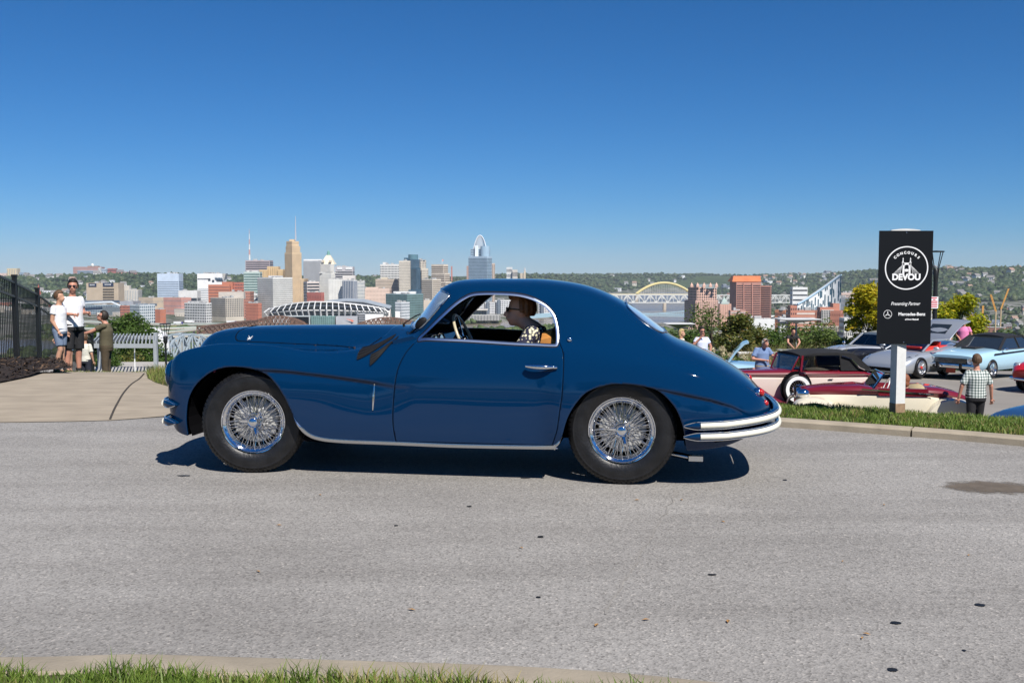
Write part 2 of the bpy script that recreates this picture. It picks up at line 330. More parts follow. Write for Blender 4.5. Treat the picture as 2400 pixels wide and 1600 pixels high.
WSH = smoothpoly([(.90,1.092),(.72,1.086),(.52,1.068),(.36,1.050),(.305,1.052),(.282,1.075),(.268,1.12),(.266,1.17),(.276,1.23),(.292,1.275),(.325,1.312),(.41,1.334),(.55,1.345),(.72,1.348),(.90,1.353)], 200)
RWN = smoothpoly([(.015,.95),(.010,.74),(.020,.60),(.045,.53),(.10,.49),(.18,.47),(.24,.48),(.27,.53),(.285,.62),(.29,.72),(.292,.95)], 160)
# name: (polygon, projection axes, mask)
CUTS = [('arch', ARCHF, (0, 2), lambda c: (c[:, 1] < .3) & (c[:, 2] < .86)), ('arch', ARCHR, (0, 2), lambda c: (c[:, 1] < .3) & (c[:, 2] < .80)),
        ('side', WIN, (0, 2), lambda c: (c[:, 1] < .45) & (c[:, 2] > .93)), ('wsh', WSH, (1, 2), lambda c: (c[:, 0] > -1.72) & (c[:, 0] < -1.20) & (c[:, 2] > 1.02)),
        ('rwn', RWN, (0, 1), lambda c: (c[:, 0] > -.1) & (c[:, 2] > .9)), ('hood', HOOD, (0, 2), lambda c: (c[:, 0] < -1.7) & (c[:, 2] > .90) & (c[:, 1] > .30)),
        ('door', DOOR, (0, 2), lambda c: (c[:, 1] < .35))]
def car_cut():
    nx, ntt = PG.shape[:2]; cen = (PG[:-1, :-1] + PG[1:, :-1] + PG[1:, 1:] + PG[:-1, 1:]) / 4; cf = cen.reshape(-1, 3)
    reg = np.full(len(cf), -1)
    for k in range(len(CUTS) - 1, -1, -1):
        nm, poly, ax, msk = CUTS[k]; m = msk(cf); i = np.where(m)[0]; i = i[inpoly(cf[i][:, ax], poly)]; reg[i] = k
    reg = reg.reshape(nx - 1, ntt - 1)
    Ps = np.gradient(PG, axis=0); Pt = np.gradient(PG, axis=1)
    rp = np.full((nx + 1, ntt + 1), -9); rp[1:-1, 1:-1] = reg
    quad = np.stack([rp[:-1, :-1], rp[1:, :-1], rp[:-1, 1:], rp[1:, 1:]], -1)          # regions around each vertex
    out = {}
    for r in [-1] + list(range(len(CUTS))):
        if r >= 0 and CUTS[r][0] in ('arch', 'side'): continue
        fi, fj = np.where(reg == r)
        if not len(fi): continue
        V = PG.copy()
        vi = np.zeros((nx, ntt), bool)
        for a in (0, 1):
            for b in (0, 1): vi[fi + a, fj + b] = True
        q = np.where(quad == -9, r, quad)
        other = (q != r).any(-1) & vi
        I, J = np.where(other); pr = []
        for i, j in zip(I, J):
            s = [k for k in q[i, j] if k != r]; c = [k for k in s if k >= 0] + ([r] if r >= 0 else []); pr.append(min(c))
        pr = np.array(pr)
        for k in set(pr):
            sel = pr == k; ii, jj = I[sel], J[sel]; nm, poly, ax, _ = CUTS[k]; p = PG[ii, jj]; p2 = p[:, ax]
            tgt, dist = nearest(p2, poly, True)
            cen2 = poly.mean(0); inside = inpoly(tgt + (cen2 - tgt) * 1e-4, poly)
            # direction from curve outwards
            d = .0022 if nm in ('door', 'hood') else 0.0
            if d:
                _, nn = nearest(tgt, poly, True); e = 1e-3; gx = np.zeros_like(tgt)
                for a_ in (0, 1):
                    dd = np.zeros(2); dd[a_] = e
                    def sd(t):
                        _, q_ = nearest(t, poly, True); return np.where(inpoly(t, poly), -q_, q_)
                    gx[:, a_] = sd(tgt + dd) - sd(tgt - dd)
                gx /= np.linalg.norm(gx, axis=1)[:, None] + 1e-9
                tgt = tgt + gx * (-d if k == r else d)
            A = np.stack([Ps[ii, jj][:, ax], Pt[ii, jj][:, ax]], -1); det = A[:, 0, 0] * A[:, 1, 1] - A[:, 0, 1] * A[:, 1, 0]
            ok = (np.abs(det) > 1e-9) & (dist < .03); dl = tgt - p2
            det = np.where(np.abs(det) < 1e-9, 1, det)
            ds = (A[:, 1, 1] * dl[:, 0] - A[:, 0, 1] * dl[:, 1]) / det; dt = (-A[:, 1, 0] * dl[:, 0] + A[:, 0, 0] * dl[:, 1]) / det
            ok &= (np.abs(ds) < 2.2) & (np.abs(dt) < 2.2)
            V[ii, jj] = np.where(ok[:, None], p + Ps[ii, jj] * ds[:, None] + Pt[ii, jj] * dt[:, None], p)
        idx = np.full((nx, ntt), -1); idx[vi] = np.arange(vi.sum()); VV = V[vi]; VV[:, 1] = np.minimum(VV[:, 1], VC)
        FF = np.stack([idx[fi, fj], idx[fi + 1, fj], idx[fi + 1, fj + 1], idx[fi, fj + 1]], 1)
        out[r] = (VV, FF)
    return out
CARP = car_cut()
def mir(V): W = V.copy(); W[:, 1] = 2 * VC - W[:, 1]; return W
def car_part(name, key, mats, both=True, side=0, thick=.012, label=None):
    V, F = CARP[key]
    if both: VV = np.vstack([V, mir(V)]); FF = np.vstack([F, F[:, ::-1] + len(V)])
    elif side == 0: VV, FF = V, F
    else: VV, FF = mir(V), F[:, ::-1]
    o = npmesh(name, VV, FF, mats, car, smooth=True)
    if both:
        bm = bmesh.new(); bm.from_mesh(o.data); bmesh.ops.remove_doubles(bm, verts=[v for v in bm.verts if abs(v.co.y - VC) < 2e-4], dist=2e-4); bm.to_mesh(o.data); bm.free()
    if thick:
        s = o.modifiers.new('shell', 'SOLIDIFY'); s.thickness = thick; s.offset = -1
        if len(o.data.materials) > 1: s.material_offset = 1
    if label: o['label'] = label
    return o
KEY = {c[0]: i for i, c in enumerate(CUTS)}
body = car_part('body', -1, [PAINT, LINER])
hood = car_part('hood', KEY['hood'], [PAINT, DARK])
for sd in (0, 1):
    dr = car_part('door', KEY['door'], [PAINT, LINER], False, sd)
    mb = MB(); y = lambda v: v if sd == 0 else 2 * VC - v
    pts = [(-.655 + .215 * t, y(.034 - .026 * math.sin(math.pi * min(1, t * 1.15 + .03)) ** .6), .823 - .008 * t) for t in np.linspace(0, 1, 14)]
    mb.tube(pts, [.010 + .009 * math.sin(math.pi * min(1, .12 + t)) for t in np.linspace(0, .88, 14)], 10)
    h = mb.build('handle', CHROME, dr, 60)
WGL = MG('windscreen_glass', (.80, .90, 1.0), refl=.45, dens=.12, blue_diffuse=.20); car_part('windshield', KEY['wsh'], [WGL], thick=0); car_part('rear_window', KEY['rwn'], [WGL], thick=0)
# end caps of the shell
for xi, nm in ((0, 'nose_panel'), (-1, 'tail_panel')):
    s = PG[xi]; ring = [tuple(p) for p in s] + [(p[0], 2 * VC - p[1], p[2]) for p in s[-2::-1]]
    mb = MB(); c = (s[0, 0] + (-.006 if xi == 0 else .006), VC, float(s[:, 2].mean())); n = len(ring)
    mb.add(ring + [c], [(i, (i + 1) % n, n) for i in range(n)]); mb.build(nm, PAINT, car, 60)
def surf_v(x, z, side_max=.5):
    X_ = PG[:, 0, 0]; i = int(np.clip(np.searchsorted(X_, x) - 1, 0, len(X_) - 2)); f = min(1, max(0, (x - X_[i]) / (X_[i + 1] - X_[i]))); o = []
    for col in (PG[i], PG[i + 1]):
        k = int(np.argmax(col[:, 1] > side_max)) or len(col); o.append(float(np.interp(z, np.maximum.accumulate(col[:k, 2]), col[:k, 1])))
    return o[0] * (1 - f) + o[1] * f
def on_side(pts, lift, sd):
    o = []
    for x, z in pts:
        v = surf_v(x, z) - lift; o.append((x, v if sd == 0 else 2 * VC - v, z))
    return o
def inset(poly, d):
    p = np.asarray(poly); t = np.roll(p, -1, 0) - np.roll(p, 1, 0); t /= np.linalg.norm(t, axis=1)[:, None] + 1e-9; n = np.stack([-t[:, 1], t[:, 0]], 1)
    if inpoly(p[:1] + n[:1] * 1e-3, p)[0] == False: n = -n
    return p + n * d
def ribbon(name, A, B, lift, sd, mat, parent, closed=True, mid=0.006):
    a, b = on_side(A, lift, sd), on_side(B, lift, sd); m_ = on_side((np.asarray(A) + np.asarray(B)) / 2, lift + mid, sd); c, e = on_side(A, -.008, sd), on_side(B, -.008, sd)
    n = len(a); mb = MB(); V = c + a + m_ + b + e; F = []
    for i in range(n if closed else n - 1):
        j = (i + 1) % n
        for k in range(4): F.append((k * n + i, k * n + j, (k + 1) * n + j, (k + 1) * n + i))
    mb.add(V, F); return mb.build(name, mat, parent, 50)
mb_far = None
for sd in (0, 1):
    ribbon('window_trim', inset(WIN, -.004), inset(WIN, .0135), .003, sd, M('satin_trim', (.74, .84, .98), rough=.28, metal=1.0), car, mid=.002)
    ribbon('window_seal', inset(WIN, -.012), inset(WIN, -.003), .001, sd, BLACK, car, mid=.001)
    SL = smoothpoly([(-2.352,.43),(-2.321,.358),(-2.257,.295),(-2.161,.262),(-1.983,.248),(-1.595,.243),(-1.121,.237),(-.495,.243),(-.456,.256),(-.425,.29),(-.405,.335)], 160, False)
    up = SL + np.array([.0, .0]); nrm = np.gradient(SL, axis=0); nrm = np.stack([-nrm[:, 1], nrm[:, 0]], 1); nrm /= np.linalg.norm(nrm, axis=1)[:, None]
    w = .024 * np.clip(np.minimum(np.arange(160) / 9, (159 - np.arange(160)) / 9), .12, 1)[:, None]
    ribbon('sill_trim', SL - nrm * .004, SL + nrm * w, .003, sd, CHROMED, car, closed=False, mid=.005)
    # dark tubes standing in for the shadow gap under the wing edges
    for cur, nm in (([(-2.63,.764),(-2.4,.757),(-2.08,.725),(-1.80,.690),(-1.615,.660)], 'wing_shadow_line'), ([(.25,.677),(.408,.645),(.601,.605),(.749,.559),(.84,.515)], 'wing_shadow_line')):
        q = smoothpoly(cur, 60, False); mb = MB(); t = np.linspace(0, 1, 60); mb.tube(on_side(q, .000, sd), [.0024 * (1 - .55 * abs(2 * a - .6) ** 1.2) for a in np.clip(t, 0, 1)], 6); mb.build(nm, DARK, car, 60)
    y = lambda v: v if sd == 0 else 2 * VC - v
    mb = MB(); q = [(-1.754 - .011 * t, .678 - .19 * t) for t in np.linspace(0, 1, 20)]
    mb.tube(on_side(q, .002, sd), [.0035 + .005 * math.sin(math.pi * t) for t in np.linspace(0.02, .98, 20)], 8); mb.build('side_vent', CHROME, car, 60)
    mb = MB(); sv = surf_v(-.367, 1.0); mb.lathe([(.0, -.022), (.010, -.021), (.017, -.014), (.021, -.004), (.023, .004)], (-.367, y(sv), 1.0), (0, 1 if sd == 0 else -1, 0), 16); mb.build('pillar_lamp', CHROME, car, 60)
    # headlamp: chrome ring and lens
    hl = MB(); hc = (-3.368, y(.235), .708); ax = (-1, (.10 if sd else -.10), .04)
    hl.lathe([(.098, -.04), (.106, .0), (.106, .018), (.098, .030), (.088, .034)], hc, ax, 32); hd = hl.build('headlight', PAINT, car, 60)
    l2 = MB(); l2.lathe([(.090, .033), (.086, .039), (.079, .040)], hc, ax, 32); l2.build('rim', CHROME, hd, 60)
    l3 = MB(); l3.lathe([(.080, .036), (.06, .048), (.03, .055), (.0, .057)], hc, ax, 28); l3.build('lens', M('headlamp_lens', (.55, .6, .62), rough=.08, metal=.7, coat=1), hd, 60)
    # tail lamps
    for (x, z, v, r) in ((.955, .628, .36, .034), (.985, .552, .37, .028)):
        tl = MB(); tl.lathe([(.0, -.06), (r * .8, -.05), (r, -.01), (r * 1.05, .012), (r * .9, .022)], (x - .015, y(v), z), (1, -.3 if sd == 0 else .3, .05), 18); t = tl.build('taillight', CHROME, car, 60)
        t2 = MB(); t2.ell((x + .010, y(v - .006), z), (.026, r * .84, r * .84), 14, 8); t2.build('lens', M('red_lens', (.42, .012, .010), rough=.12, coat=1), t, 60)
    # fishtail cowl vents: two tapered black ribbed flaps
    for (a, b) in (((-1.70, 1.015), (-1.905, .925)), ((-1.66, 1.005), (-1.80, .885))):
        mb = MB(); q = [(a[0] + (b[0] - a[0]) * t, a[1] + (b[1] - a[1]) * t - .018 * math.sin(math.pi * t)) for t in np.linspace(0, 1, 14)]
        pa = [(x + .012 * t, z - .032 - .048 * t) for (x, z), t in zip(q, np.linspace(0, 1, 14))]
        n = len(q); mb.loft([on_side([(q[i][0] * (1 - k) + pa[i][0] * k, q[i][1] * (1 - k) + pa[i][1] * k) for i in range(n)], .012, sd) for k in np.linspace(0, 1, 7)], closed=False, caps=False)
        for k in (.25, .5, .75): mb.tube(on_side([(q[i][0] * (1 - k) + pa[i][0] * k, q[i][1] * (1 - k) + pa[i][1] * k) for i in range(n)], .013, sd), .0032, 5)
        o = mb.build('cowl_flap', BLACK, car, 60)
    # shut lines of the bonnet and the door
    def hv(x, z):
        c_ = PG[int(np.argmin(np.abs(PG[:, 0, 0] - x)))]; c_ = c_[c_[:, 1] > .30]; return (x, y(float(np.interp(z, np.maximum.accumulate(c_[:, 2]), c_[:, 1]))), z)
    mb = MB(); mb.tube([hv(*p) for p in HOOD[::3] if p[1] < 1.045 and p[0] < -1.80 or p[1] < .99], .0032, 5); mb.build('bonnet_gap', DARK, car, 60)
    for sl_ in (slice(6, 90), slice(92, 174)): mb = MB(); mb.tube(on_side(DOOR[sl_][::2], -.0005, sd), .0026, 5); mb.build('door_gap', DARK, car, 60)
    # crossed-flag emblem on the bonnet side
    mb = MB(); sv = lambda x, z: (x, y(surf_v(x, z, .8) - .004), z)
    for p, q_ in (((-2.886, .955), (-2.858, .981)), ((-2.860, .957), (-2.892, .982)), ((-2.892, .968), (-2.856, .969))): mb.beam(sv(*p), sv(*q_), .0035, .003)
    mb.ell(sv(-2.876, .960), (.006, .003, .008), 8, 6)
    mb.build('emblem', WHT, car)
# front and rear bumpers: two blue blades with cream inserts and chrome outlines
def bumper(name, path, zc, hh, strip0, tipx):
    par = None; pts = smoothpoly(path, 60, False); full = np.vstack([pts, np.stack([pts[::-1][1:, 0], 2 * VC - pts[::-1][1:, 1]], 1)])
    N = len(full); t = np.gradient(full, axis=0); t /= np.linalg.norm(t, axis=1)[:, None]; nr = np.stack([t[:, 1], -t[:, 0]], 1)
    if nr[0, 1] > 0: nr = -nr
    s = np.r_[0, np.cumsum(np.linalg.norm(np.diff(full, axis=0), axis=1))]; e = np.minimum(s, s[-1] - s); k = np.clip(e / .085, .04, 1) ** .6
    zz = np.array([zc(x) for x in full[:, 0]])
    def ring(i, h, o, prot):
        p = full[i]; n = nr[i]; hk = h * k[i]
        return [(p[0] + n[0] * o_, p[1] + n[1] * o_, zz[i] + z_) for o_, z_ in ((o - .02, -hk), (o + prot * .5, -hk * .92), (o + prot * .9, -hk * .5), (o + prot, 0), (o + prot * .9, hk * .5), (o + prot * .5, hk * .92), (o - .02, hk))]
    mb = MB(); mb.loft([ring(i, hh, 0, .026) for i in range(N)]); par = mb.build(name, PAINT, car, 50)
    mb = MB(); ids = [i for i in range(N) if e[i] > strip0]
    mb.loft([[(full[i, 0] + nr[i, 0] * o_, full[i, 1] + nr[i, 1] * o_, zz[i] + z_) for o_, z_ in ((.016, -hh * .72), (.028, -hh * .62), (.0335, -hh * .3), (.0345, 0), (.0335, hh * .3), (.028, hh * .62), (.016, hh * .72))] for i in ids]); mb.build('insert', CREAM, par, 50)
    for sg in (-1, 1):
        mb = MB(); mb.tube([(full[i, 0] + nr[i, 0] * .012, full[i, 1] + nr[i, 1] * .012, zz[i] + sg * hh * k[i]) for i in range(N)], .0042, 6); mb.build('chrome_edge', CHROME, par, 60)
    return par
RB = [(.425, -.018), (.55, -.016), (.70, .006), (.85, .070), (.96, .158), (1.04, .285), (1.082, .44), (1.10, .63), (1.106, .86)]
bumper('rear_bumper', RB, lambda x: np.interp(x, [.42, .7, 1.0, 1.1], [.434, .448, .478, .488]), .026, .105, .43)
bumper('rear_bumper', RB, lambda x: np.interp(x, [.42, .7, 1.0, 1.1], [.361, .371, .396, .406]), .026, .105, .43)
FB = [(-3.262, .052), (-3.33, .085), (-3.395, .15), (-3.43, .24), (-3.452, .40), (-3.465, .60), (-3.47, .86)]
bumper('front_bumper', FB, lambda x: .497, .028, .155, 0); bumper('front_bumper', FB, lambda x: .362, .028, .155, 0)
va = [p for p in PG[:, 0] if p[0] > .60]; vr = smoothpoly(RB[2:], len(va), False); mb = MB(); rows_ = [[(p[0], p[1] + .01, p[2] + .02), (q_[0], q_[1] + .012, .385)] for p, q_ in zip(va, vr)]
mb.loft(rows_, closed=False, caps=False); mb.loft([[(x, 2 * VC - v, z) for x, v, z in r_] for r_ in rows_], closed=False, caps=False); mb.build('bumper_light_blocker', DARK, car)  # added dark pan, blocks sunlight slipping between bumper and tail
for x, v, sgn in ((1.03, .30, 1), (1.03, 1.42, 1), (-3.40, .38, -1), (-3.40, 1.34, -1)):
    mb = MB(); mb.box((x, v, .43), (.05, .03, .10)); mb.build('bumper_bracket', CHROMED, car)
# grille: shield of horizontal chrome bars on the nose
mb = MB()
for k in range(9):
    z = .44 + k * .035; w = .05 + .055 * (k / 8) ** .7; mb.tube([(-3.44 - .012, VC - w, z), (-3.458, VC, z), (-3.452, VC + w, z)], .006, 6)
gr = mb.build('grille', CHROME, car, 60)
mb = MB(); mb.tube([(-3.455, VC - .01, .42), (-3.452, VC - .06, .45), (-3.448, VC - .12, .70), (-3.44, VC - .09, .755), (-3.44, VC, .77), (-3.44, VC + .09, .755), (-3.448, VC + .12, .70), (-3.452, VC + .06, .45), (-3.455, VC + .01, .42)], .009, 8); mb.build('surround', CHROME, gr, 60)
# glass trims
def trim_from(poly, ax, fn, name, r=.006):
    mb = MB()
    mb.tube([fn(p) for p in poly], r, 6, closed=True); return mb.build(name, CHROMED, car, 60)
def ws_pt(p):
    v, z = p; v_ = min(v, VC); c = PG[(PG[:, 0, 0] > -1.72) & (PG[:, 0, 0] < -1.18)]
    xs = c[:, 0, 0]; zs = np.array([np.interp(v_, np.maximum.accumulate(k[:, 1]), k[:, 2]) for k in c]); return float(np.interp(z, np.maximum.accumulate(zs), xs)), v_, z
wl = [ws_pt(p) for p in WSH if p[0] <= VC]
i0 = max(range(len(wl)), key=lambda i: math.dist(wl[i], wl[i - 1])); wl = wl[i0:] + wl[:i0]
wl = [(a - .004, b, c + .003) for a, b, c in wl]
mb = MB(); mb.tube(wl, .006, 6); mb.tube([(a, 2 * VC - b, c) for a, b, c in wl], .006, 6)
cl = [ws_pt((VC, z)) for z in np.linspace(1.09, 1.35, 10)]; mb.tube([(a - .004, b, c) for a, b, c in cl], .006, 6)
mb.build('windshield_trim', CHROMED, car, 60)
def top_z(x, v):
    X_ = PG[:, 0, 0]; i = int(np.clip(np.searchsorted(X_, x) - 1, 0, len(X_) - 2)); f = (x - X_[i]) / (X_[i + 1] - X_[i]); j0 = 100
    return sum(w_ * float(np.interp(v, c[j0:, 1], c[j0:, 2])) for w_, c in ((1 - f, PG[i]), (f, PG[i + 1])))
rl = [(x, min(v, VC), top_z(x, min(v, VC)) + .004) for x, v in RWN if v <= VC]
i0 = max(range(len(rl)), key=lambda i: math.dist(rl[i], rl[i - 1])); rl = rl[i0:] + rl[:i0]
mb = MB(); mb.tube(rl, .006, 6); mb.tube([(a, 2 * VC - b, c) for a, b, c in rl], .006, 6); mb.build('rear_window_trim', CHROMED, car, 60)
# wipers and the small mirror on the cowl
mb = MB(); mb.tube([(-1.57, .36, 1.02), (-1.50, .33, 1.07), (-1.455, .30, 1.115)], .007, 6); mb.ell((-1.47, .30, 1.10), (.055, .014, .034), 10, 8, rot=Matrix.Rotation(-.8, 3, 'Y')); mb.build('cowl_mirror', BLACK, car, 60)
for v in (.52, 1.12):
    mb = MB(); mb.tube([(-1.655, v, 1.062), (-1.66, v, 1.085)], .009, 6); mb.tube([(-1.66, v, 1.085), (-1.60, v + .10, 1.135), (-1.585, v + .22, 1.15)], .005, 5); mb.build('wiper', BLACK, car, 60)
# underbody, wheel wells, cabin
mb = MB(); mb.box((-1.38, VC, .262), (1.85, 1.56, .03)); mb.box((-1.2, VC, .275), (3.7, .84, .03)); mb.build('floor_pan', DARK, car)
for sel in (PG[:, 0, 0] < -3.19, PG[:, 0, 0] > .44):
    b_ = PG[sel, 0]; mb = MB(); mb.loft([[(p[0], p[1] + .004, p[2] + .006), (p[0], VC, p[2] + .004), (p[0], 2 * VC - p[1] - .004, p[2] + .006)] for p in b_], closed=False, caps=False); mb.build('light_stop_pan', DARK, car)  # closing pans added to stop light leaking through the open shell ends
for xa in (-2.69, .005):
    for sd in (0, 1):
        y = (lambda v: v) if sd == 0 else (lambda v: 2 * VC - v); mb = MB(); n = 22; rg = []
        an = [math.pi * (-.105 + 1.21 * i / n) for i in range(n + 1)]
        A_ = [(xa + (.49 if xa < -1 else .455) * math.cos(a), y(.07), .40 + (.415 if xa < -1 else .39) * math.sin(a)) for a in an]; B_ = [(p[0], y(.44), p[2]) for p in A_]
        mb.add(A_ + B_, [(i, i + 1, n + 2 + i, n + 1 + i) for i in range(n)]); c = len(mb.v)
        mb.add(B_, [tuple(range(n + 1))]); mb.build('wheel_well', DARK, car)
for x in (-2.69, .005): mb = MB(); mb.cyl((x, .25, .385), (x, 1.47, .385), .03, n=10); mb.build('axle', DARK, car)
mb = MB(); mb.box((.52, .37, .148), (.10, .062, .036)); mb.tube([(.0, .40, .20), (.3, .40, .18), (.49, .37, .148)], .022, 8); mb.build('exhaust_pipe', CHROMED, car, 50)
mb = MB(); mb.box((.515, .37, .148), (.104, .050, .026)); mb.build('exhaust_bore', DARK, car)
# ---- wheels
def car_wheel(xc, vc, zc, steer, sd):
    w = bpy.data.objects.new('wheel', None); COL.objects.link(w); w.parent = car; w.empty_display_size = .05
    w.location = (xc, vc, zc); w.rotation_euler = (0, 0, (math.pi if sd else 0) + steer)
    if _wp:
        for ch in _wp[0].children: c = ch.copy(); COL.objects.link(c); c.parent = w
        return w
    _wp.append(w); n = 96; Rr = .383
    pf = [(.228, -.066), (.240, -.074), (.262, -.086), (.295, -.090), (.325, -.086), (.3345, -.0845), (.338, -.0855), (.342, -.083), (.356, -.074), (.369, -.060), (.3755, -.045)]
    for k in range(6):
        h = -.045 + .018 * k; pf += [(.3765, h + .001), (.3765, h + .012), (.370, h + .0135), (.370, h + .0165)]
    pf += [(.3755, .066), (.369, .072), (.356, .080), (.325, .088), (.262, .086), (.228, .066)]
    mb = MB(); mb.lathe(pf, ax=(0, 1, 0), n=n)
    for i in range(70):
        a = 2 * math.pi * i / 70; da = .028
        for s_ in (-1, 1):
            q = []
            for aa in (a - da, a + da):
                for r_, h_ in ((.352, -.0795), (.3695, -.068), (.3790, -.048), (.355, -.055)): q.append((r_ * math.cos(aa), h_ * (1 if s_ < 0 else -1), r_ * math.sin(aa)))
            mb.add(q, [(0, 1, 2, 3), (7, 6, 5, 4), (0, 4, 5, 1), (1, 5, 6, 2), (2, 6, 7, 3)])
    mb.build('tyre', TYRE, w, 35)
    mb = MB(); mb.lathe([(.229, -.060), (.2345, -.071), (.2325, -.076), (.227, -.075), (.222, -.066), (.212, -.060), (.203, -.056), (.199, -.046), (.193, -.040), (.1885, -.034), (.186, -.01), (.186, .03), (.20, .045), (.225, .06), (.229, .066)], ax=(0, 1, 0), n=72); mb.build('rim', CHROME, w, 50)
    mb = MB()
    def spoke(r0, h0, a0, r1, h1, a1, rad=.0021): mb.cyl((r0 * math.cos(a0), h0, r0 * math.sin(a0)), (r1 * math.cos(a1), h1, r1 * math.sin(a1)), rad, n=5, caps=False)
    for i in range(12):
        b = 2 * math.pi * i / 12
        for s_ in (-1, 1): spoke(.036, -.060, b + s_ * .05, .205, -.054, b + s_ * .42 + .13, .0025)
    for i in range(18):
        b = 2 * math.pi * i / 18
        for s_ in (-1, 1):
            spoke(.052, -.030, b, .190, -.026, b + s_ * .30 + .05); spoke(.060, .012, b + .17, .188, -.004, b + .17 + s_ * .36)
    mb.build('spokes', CHROME, w, 60, kind='stuff')
    mb = MB()
    for i in range(36):
        a = 2 * math.pi * i / 36 + .03; mb.ell((.2045 * math.cos(a), -.0585, .2045 * math.sin(a)), (.0042, .004, .0042), 6, 4)
    mb.build('nipples', CHROME, w, 60, kind='stuff')
    mb = MB(); mb.lathe([(.062, .03), (.062, -.028), (.052, -.034), (.040, -.058), (.044, -.066), (.042, -.084), (.034, -.092), (.030, -.090), (.026, -.094), (.0, -.096)], ax=(0, 1, 0), n=36); mb.build('hub', CHROME, w, 50)
    for a in (R(52), R(172), R(288)):
        mb = MB()
        d = Vector((math.cos(a), 0, math.sin(a))); s_ = Vector((-d.z, 0, d.x))
        r0, r1 = d * .036, d * .088; h0, h1 = Vector((0, -.070, 0)), Vector((0, -.098, 0)); q = []
        for c, wd_, h in ((r0, .017, h0), (r1, .010, h1)):
            q += [c + s_ * wd_ + h, c - s_ * wd_ + h, c - s_ * wd_ * .6 + h - Vector((0, .012, 0)), c + s_ * wd_ * .6 + h - Vector((0, .012, 0))]
        mb.add(q, [(0, 1, 2, 3), (7, 6, 5, 4), (0, 4, 5, 1), (1, 5, 6, 2), (2, 6, 7, 3), (3, 7, 4, 0)])
        mb.build('knock_off_ear', CHROME, w)
    mb = MB(); mb.lathe([(.0, .022), (.10, .020), (.158, .024), (.168, .034), (.170, .07)], ax=(0, 1, 0), n=48); mb.build('brake_drum', M('cast_aluminium', (.58, .58, .57), rough=.5, metal=.2, var=.1, scale=20), w, 50)
    mb = MB(); mb.lathe([(.0, .055), (.187, .055)], ax=(0, 1, 0), n=40); mb.build('back_plate', DARK, w)
    return w
_wp = []
car_wheel(.005, .150, .379, 0, 0); car_wheel(-2.695, .152, .379, R(11), 0)
car_wheel(.005, 2 * VC - .150, .379, 0, 1); car_wheel(-2.695, 2 * VC - .152, .379, R(11), 1)
# ---- cabin
mb = MB()
def seat(vc):
    mb = MB(); pr = [(-.98, .44), (-.62, .47), (-.54, .60), (-.47, 1.02), (-.51, 1.065), (-.58, 1.045), (-.67, .66), (-.77, .60), (-1.02, .62), (-1.07, .52)]
    k = 8; rg = []
    for i in range(k + 1):
        t = -1 + 2 * i / k; s = 1 - .10 * abs(t) ** 3; rg.append([(x * 1.0, vc + t * .25, .45 + (z - .45) * (1 - .09 * abs(t) ** 4)) for x, z in pr])
    mb.loft(rg); return mb.build('seat', TAN, car, 45)
seat(.50); seat(1.22)
mb = MB(); mb.loft([[(x, v, z) for x, z in ((-.26, .40), (-.16, .72), (-.10, .97), (-.17, 1.015), (-.26, .99), (-.32, .45))] for v in np.linspace(.22, 1.50, 7)]); mb.build('rear_bench', M('dark_leather', (.02, .021, .025), rough=.4), car, 45)
mb = MB(); mb.loft([[(x, v, z) for x, z in ((-1.60, .70), (-1.46, .74), (-1.40, .93), (-1.43, .985), (-1.52, 1.01), (-1.66, .98))] for v in np.linspace(.20, 1.52, 9)]); mb.build('dashboard', PAINT, car, 45)
for v in (.47, .66):
    mb = MB(); mb.lathe([(.0, .012), (.05, .012), (.056, .020), (.062, .012), (.06, -.01)], (-1.405, v, .945), (1, -.2, .1), 20); mb.build('gauge', CHROME, car, 50)
# steering wheel: cream rim on a raked column
SWC = Vector((-1.175, .50, .965)); SWA = Vector((.80, 0, .36)).normalized()
u = SWA.orthogonal().normalized(); w_ = SWA.cross(u)
mb = MB(); mb.tube([SWC + (u * math.cos(a) + w_ * math.sin(a)) * .205 for a in np.linspace(0, 2 * math.pi, 48, endpoint=False)], .0115, 8, closed=True)
sw = mb.build('steering_wheel', M('cream_bakelite', (.50, .44, .30), rough=.3, coat=.5), car, 60)
mb = MB(); mb.lathe([(.0, .03), (.03, .026), (.042, .0), (.03, -.03)], SWC - SWA * .01, SWA, 20)
for a in (0, math.pi / 2, math.pi, 3 * math.pi / 2): mb.cyl(SWC - SWA * .012, SWC + (u * math.cos(a + .4) + w_ * math.sin(a + .4)) * .20, .006, n=6)
mb.cyl(SWC - SWA * .02, SWC - SWA * .32, .02, n=10); mb.build('column', CHROME, sw, 60)
mb = MB(); mb.ell((-1.40, .86, 1.275), (.012, .10, .030), 10, 8); mb.build('rear_view_mirror', BLACK, car, 60)
# ================================================================== ground, road, kerbs, lawns
def sst(a, b, x): t = np.clip((np.asarray(x, float) - a) / (b - a), 0, 1); return t * t * (3 - 2 * t)
def vnoise(x, y, s, seed=0):               # cheap smooth value noise
    x = np.asarray(x, float) / s; y = np.asarray(y, float) / s; xi = np.floor(x).astype(int); yi = np.floor(y).astype(int); fx = x - xi; fy = y - yi
    fx = fx * fx * (3 - 2 * fx); fy = fy * fy * (3 - 2 * fy)
    def h(a, b): v = np.sin(a * 127.1 + b * 311.7 + seed * 74.7) * 43758.5453; return v - np.floor(v)
    return (h(xi, yi) * (1 - fx) + h(xi + 1, yi) * fx) * (1 - fy) + (h(xi, yi + 1) * (1 - fx) + h(xi + 1, yi + 1) * fx) * fy
RIV = smoothpoly([(-1500, 1150), (-900, 1330), (-300, 1640), (130, 2080), (420, 2700), (560, 3500), (660, 4600), (950, 5800), (1700, 7200)], 120, False)
LOT_Z = -1.95
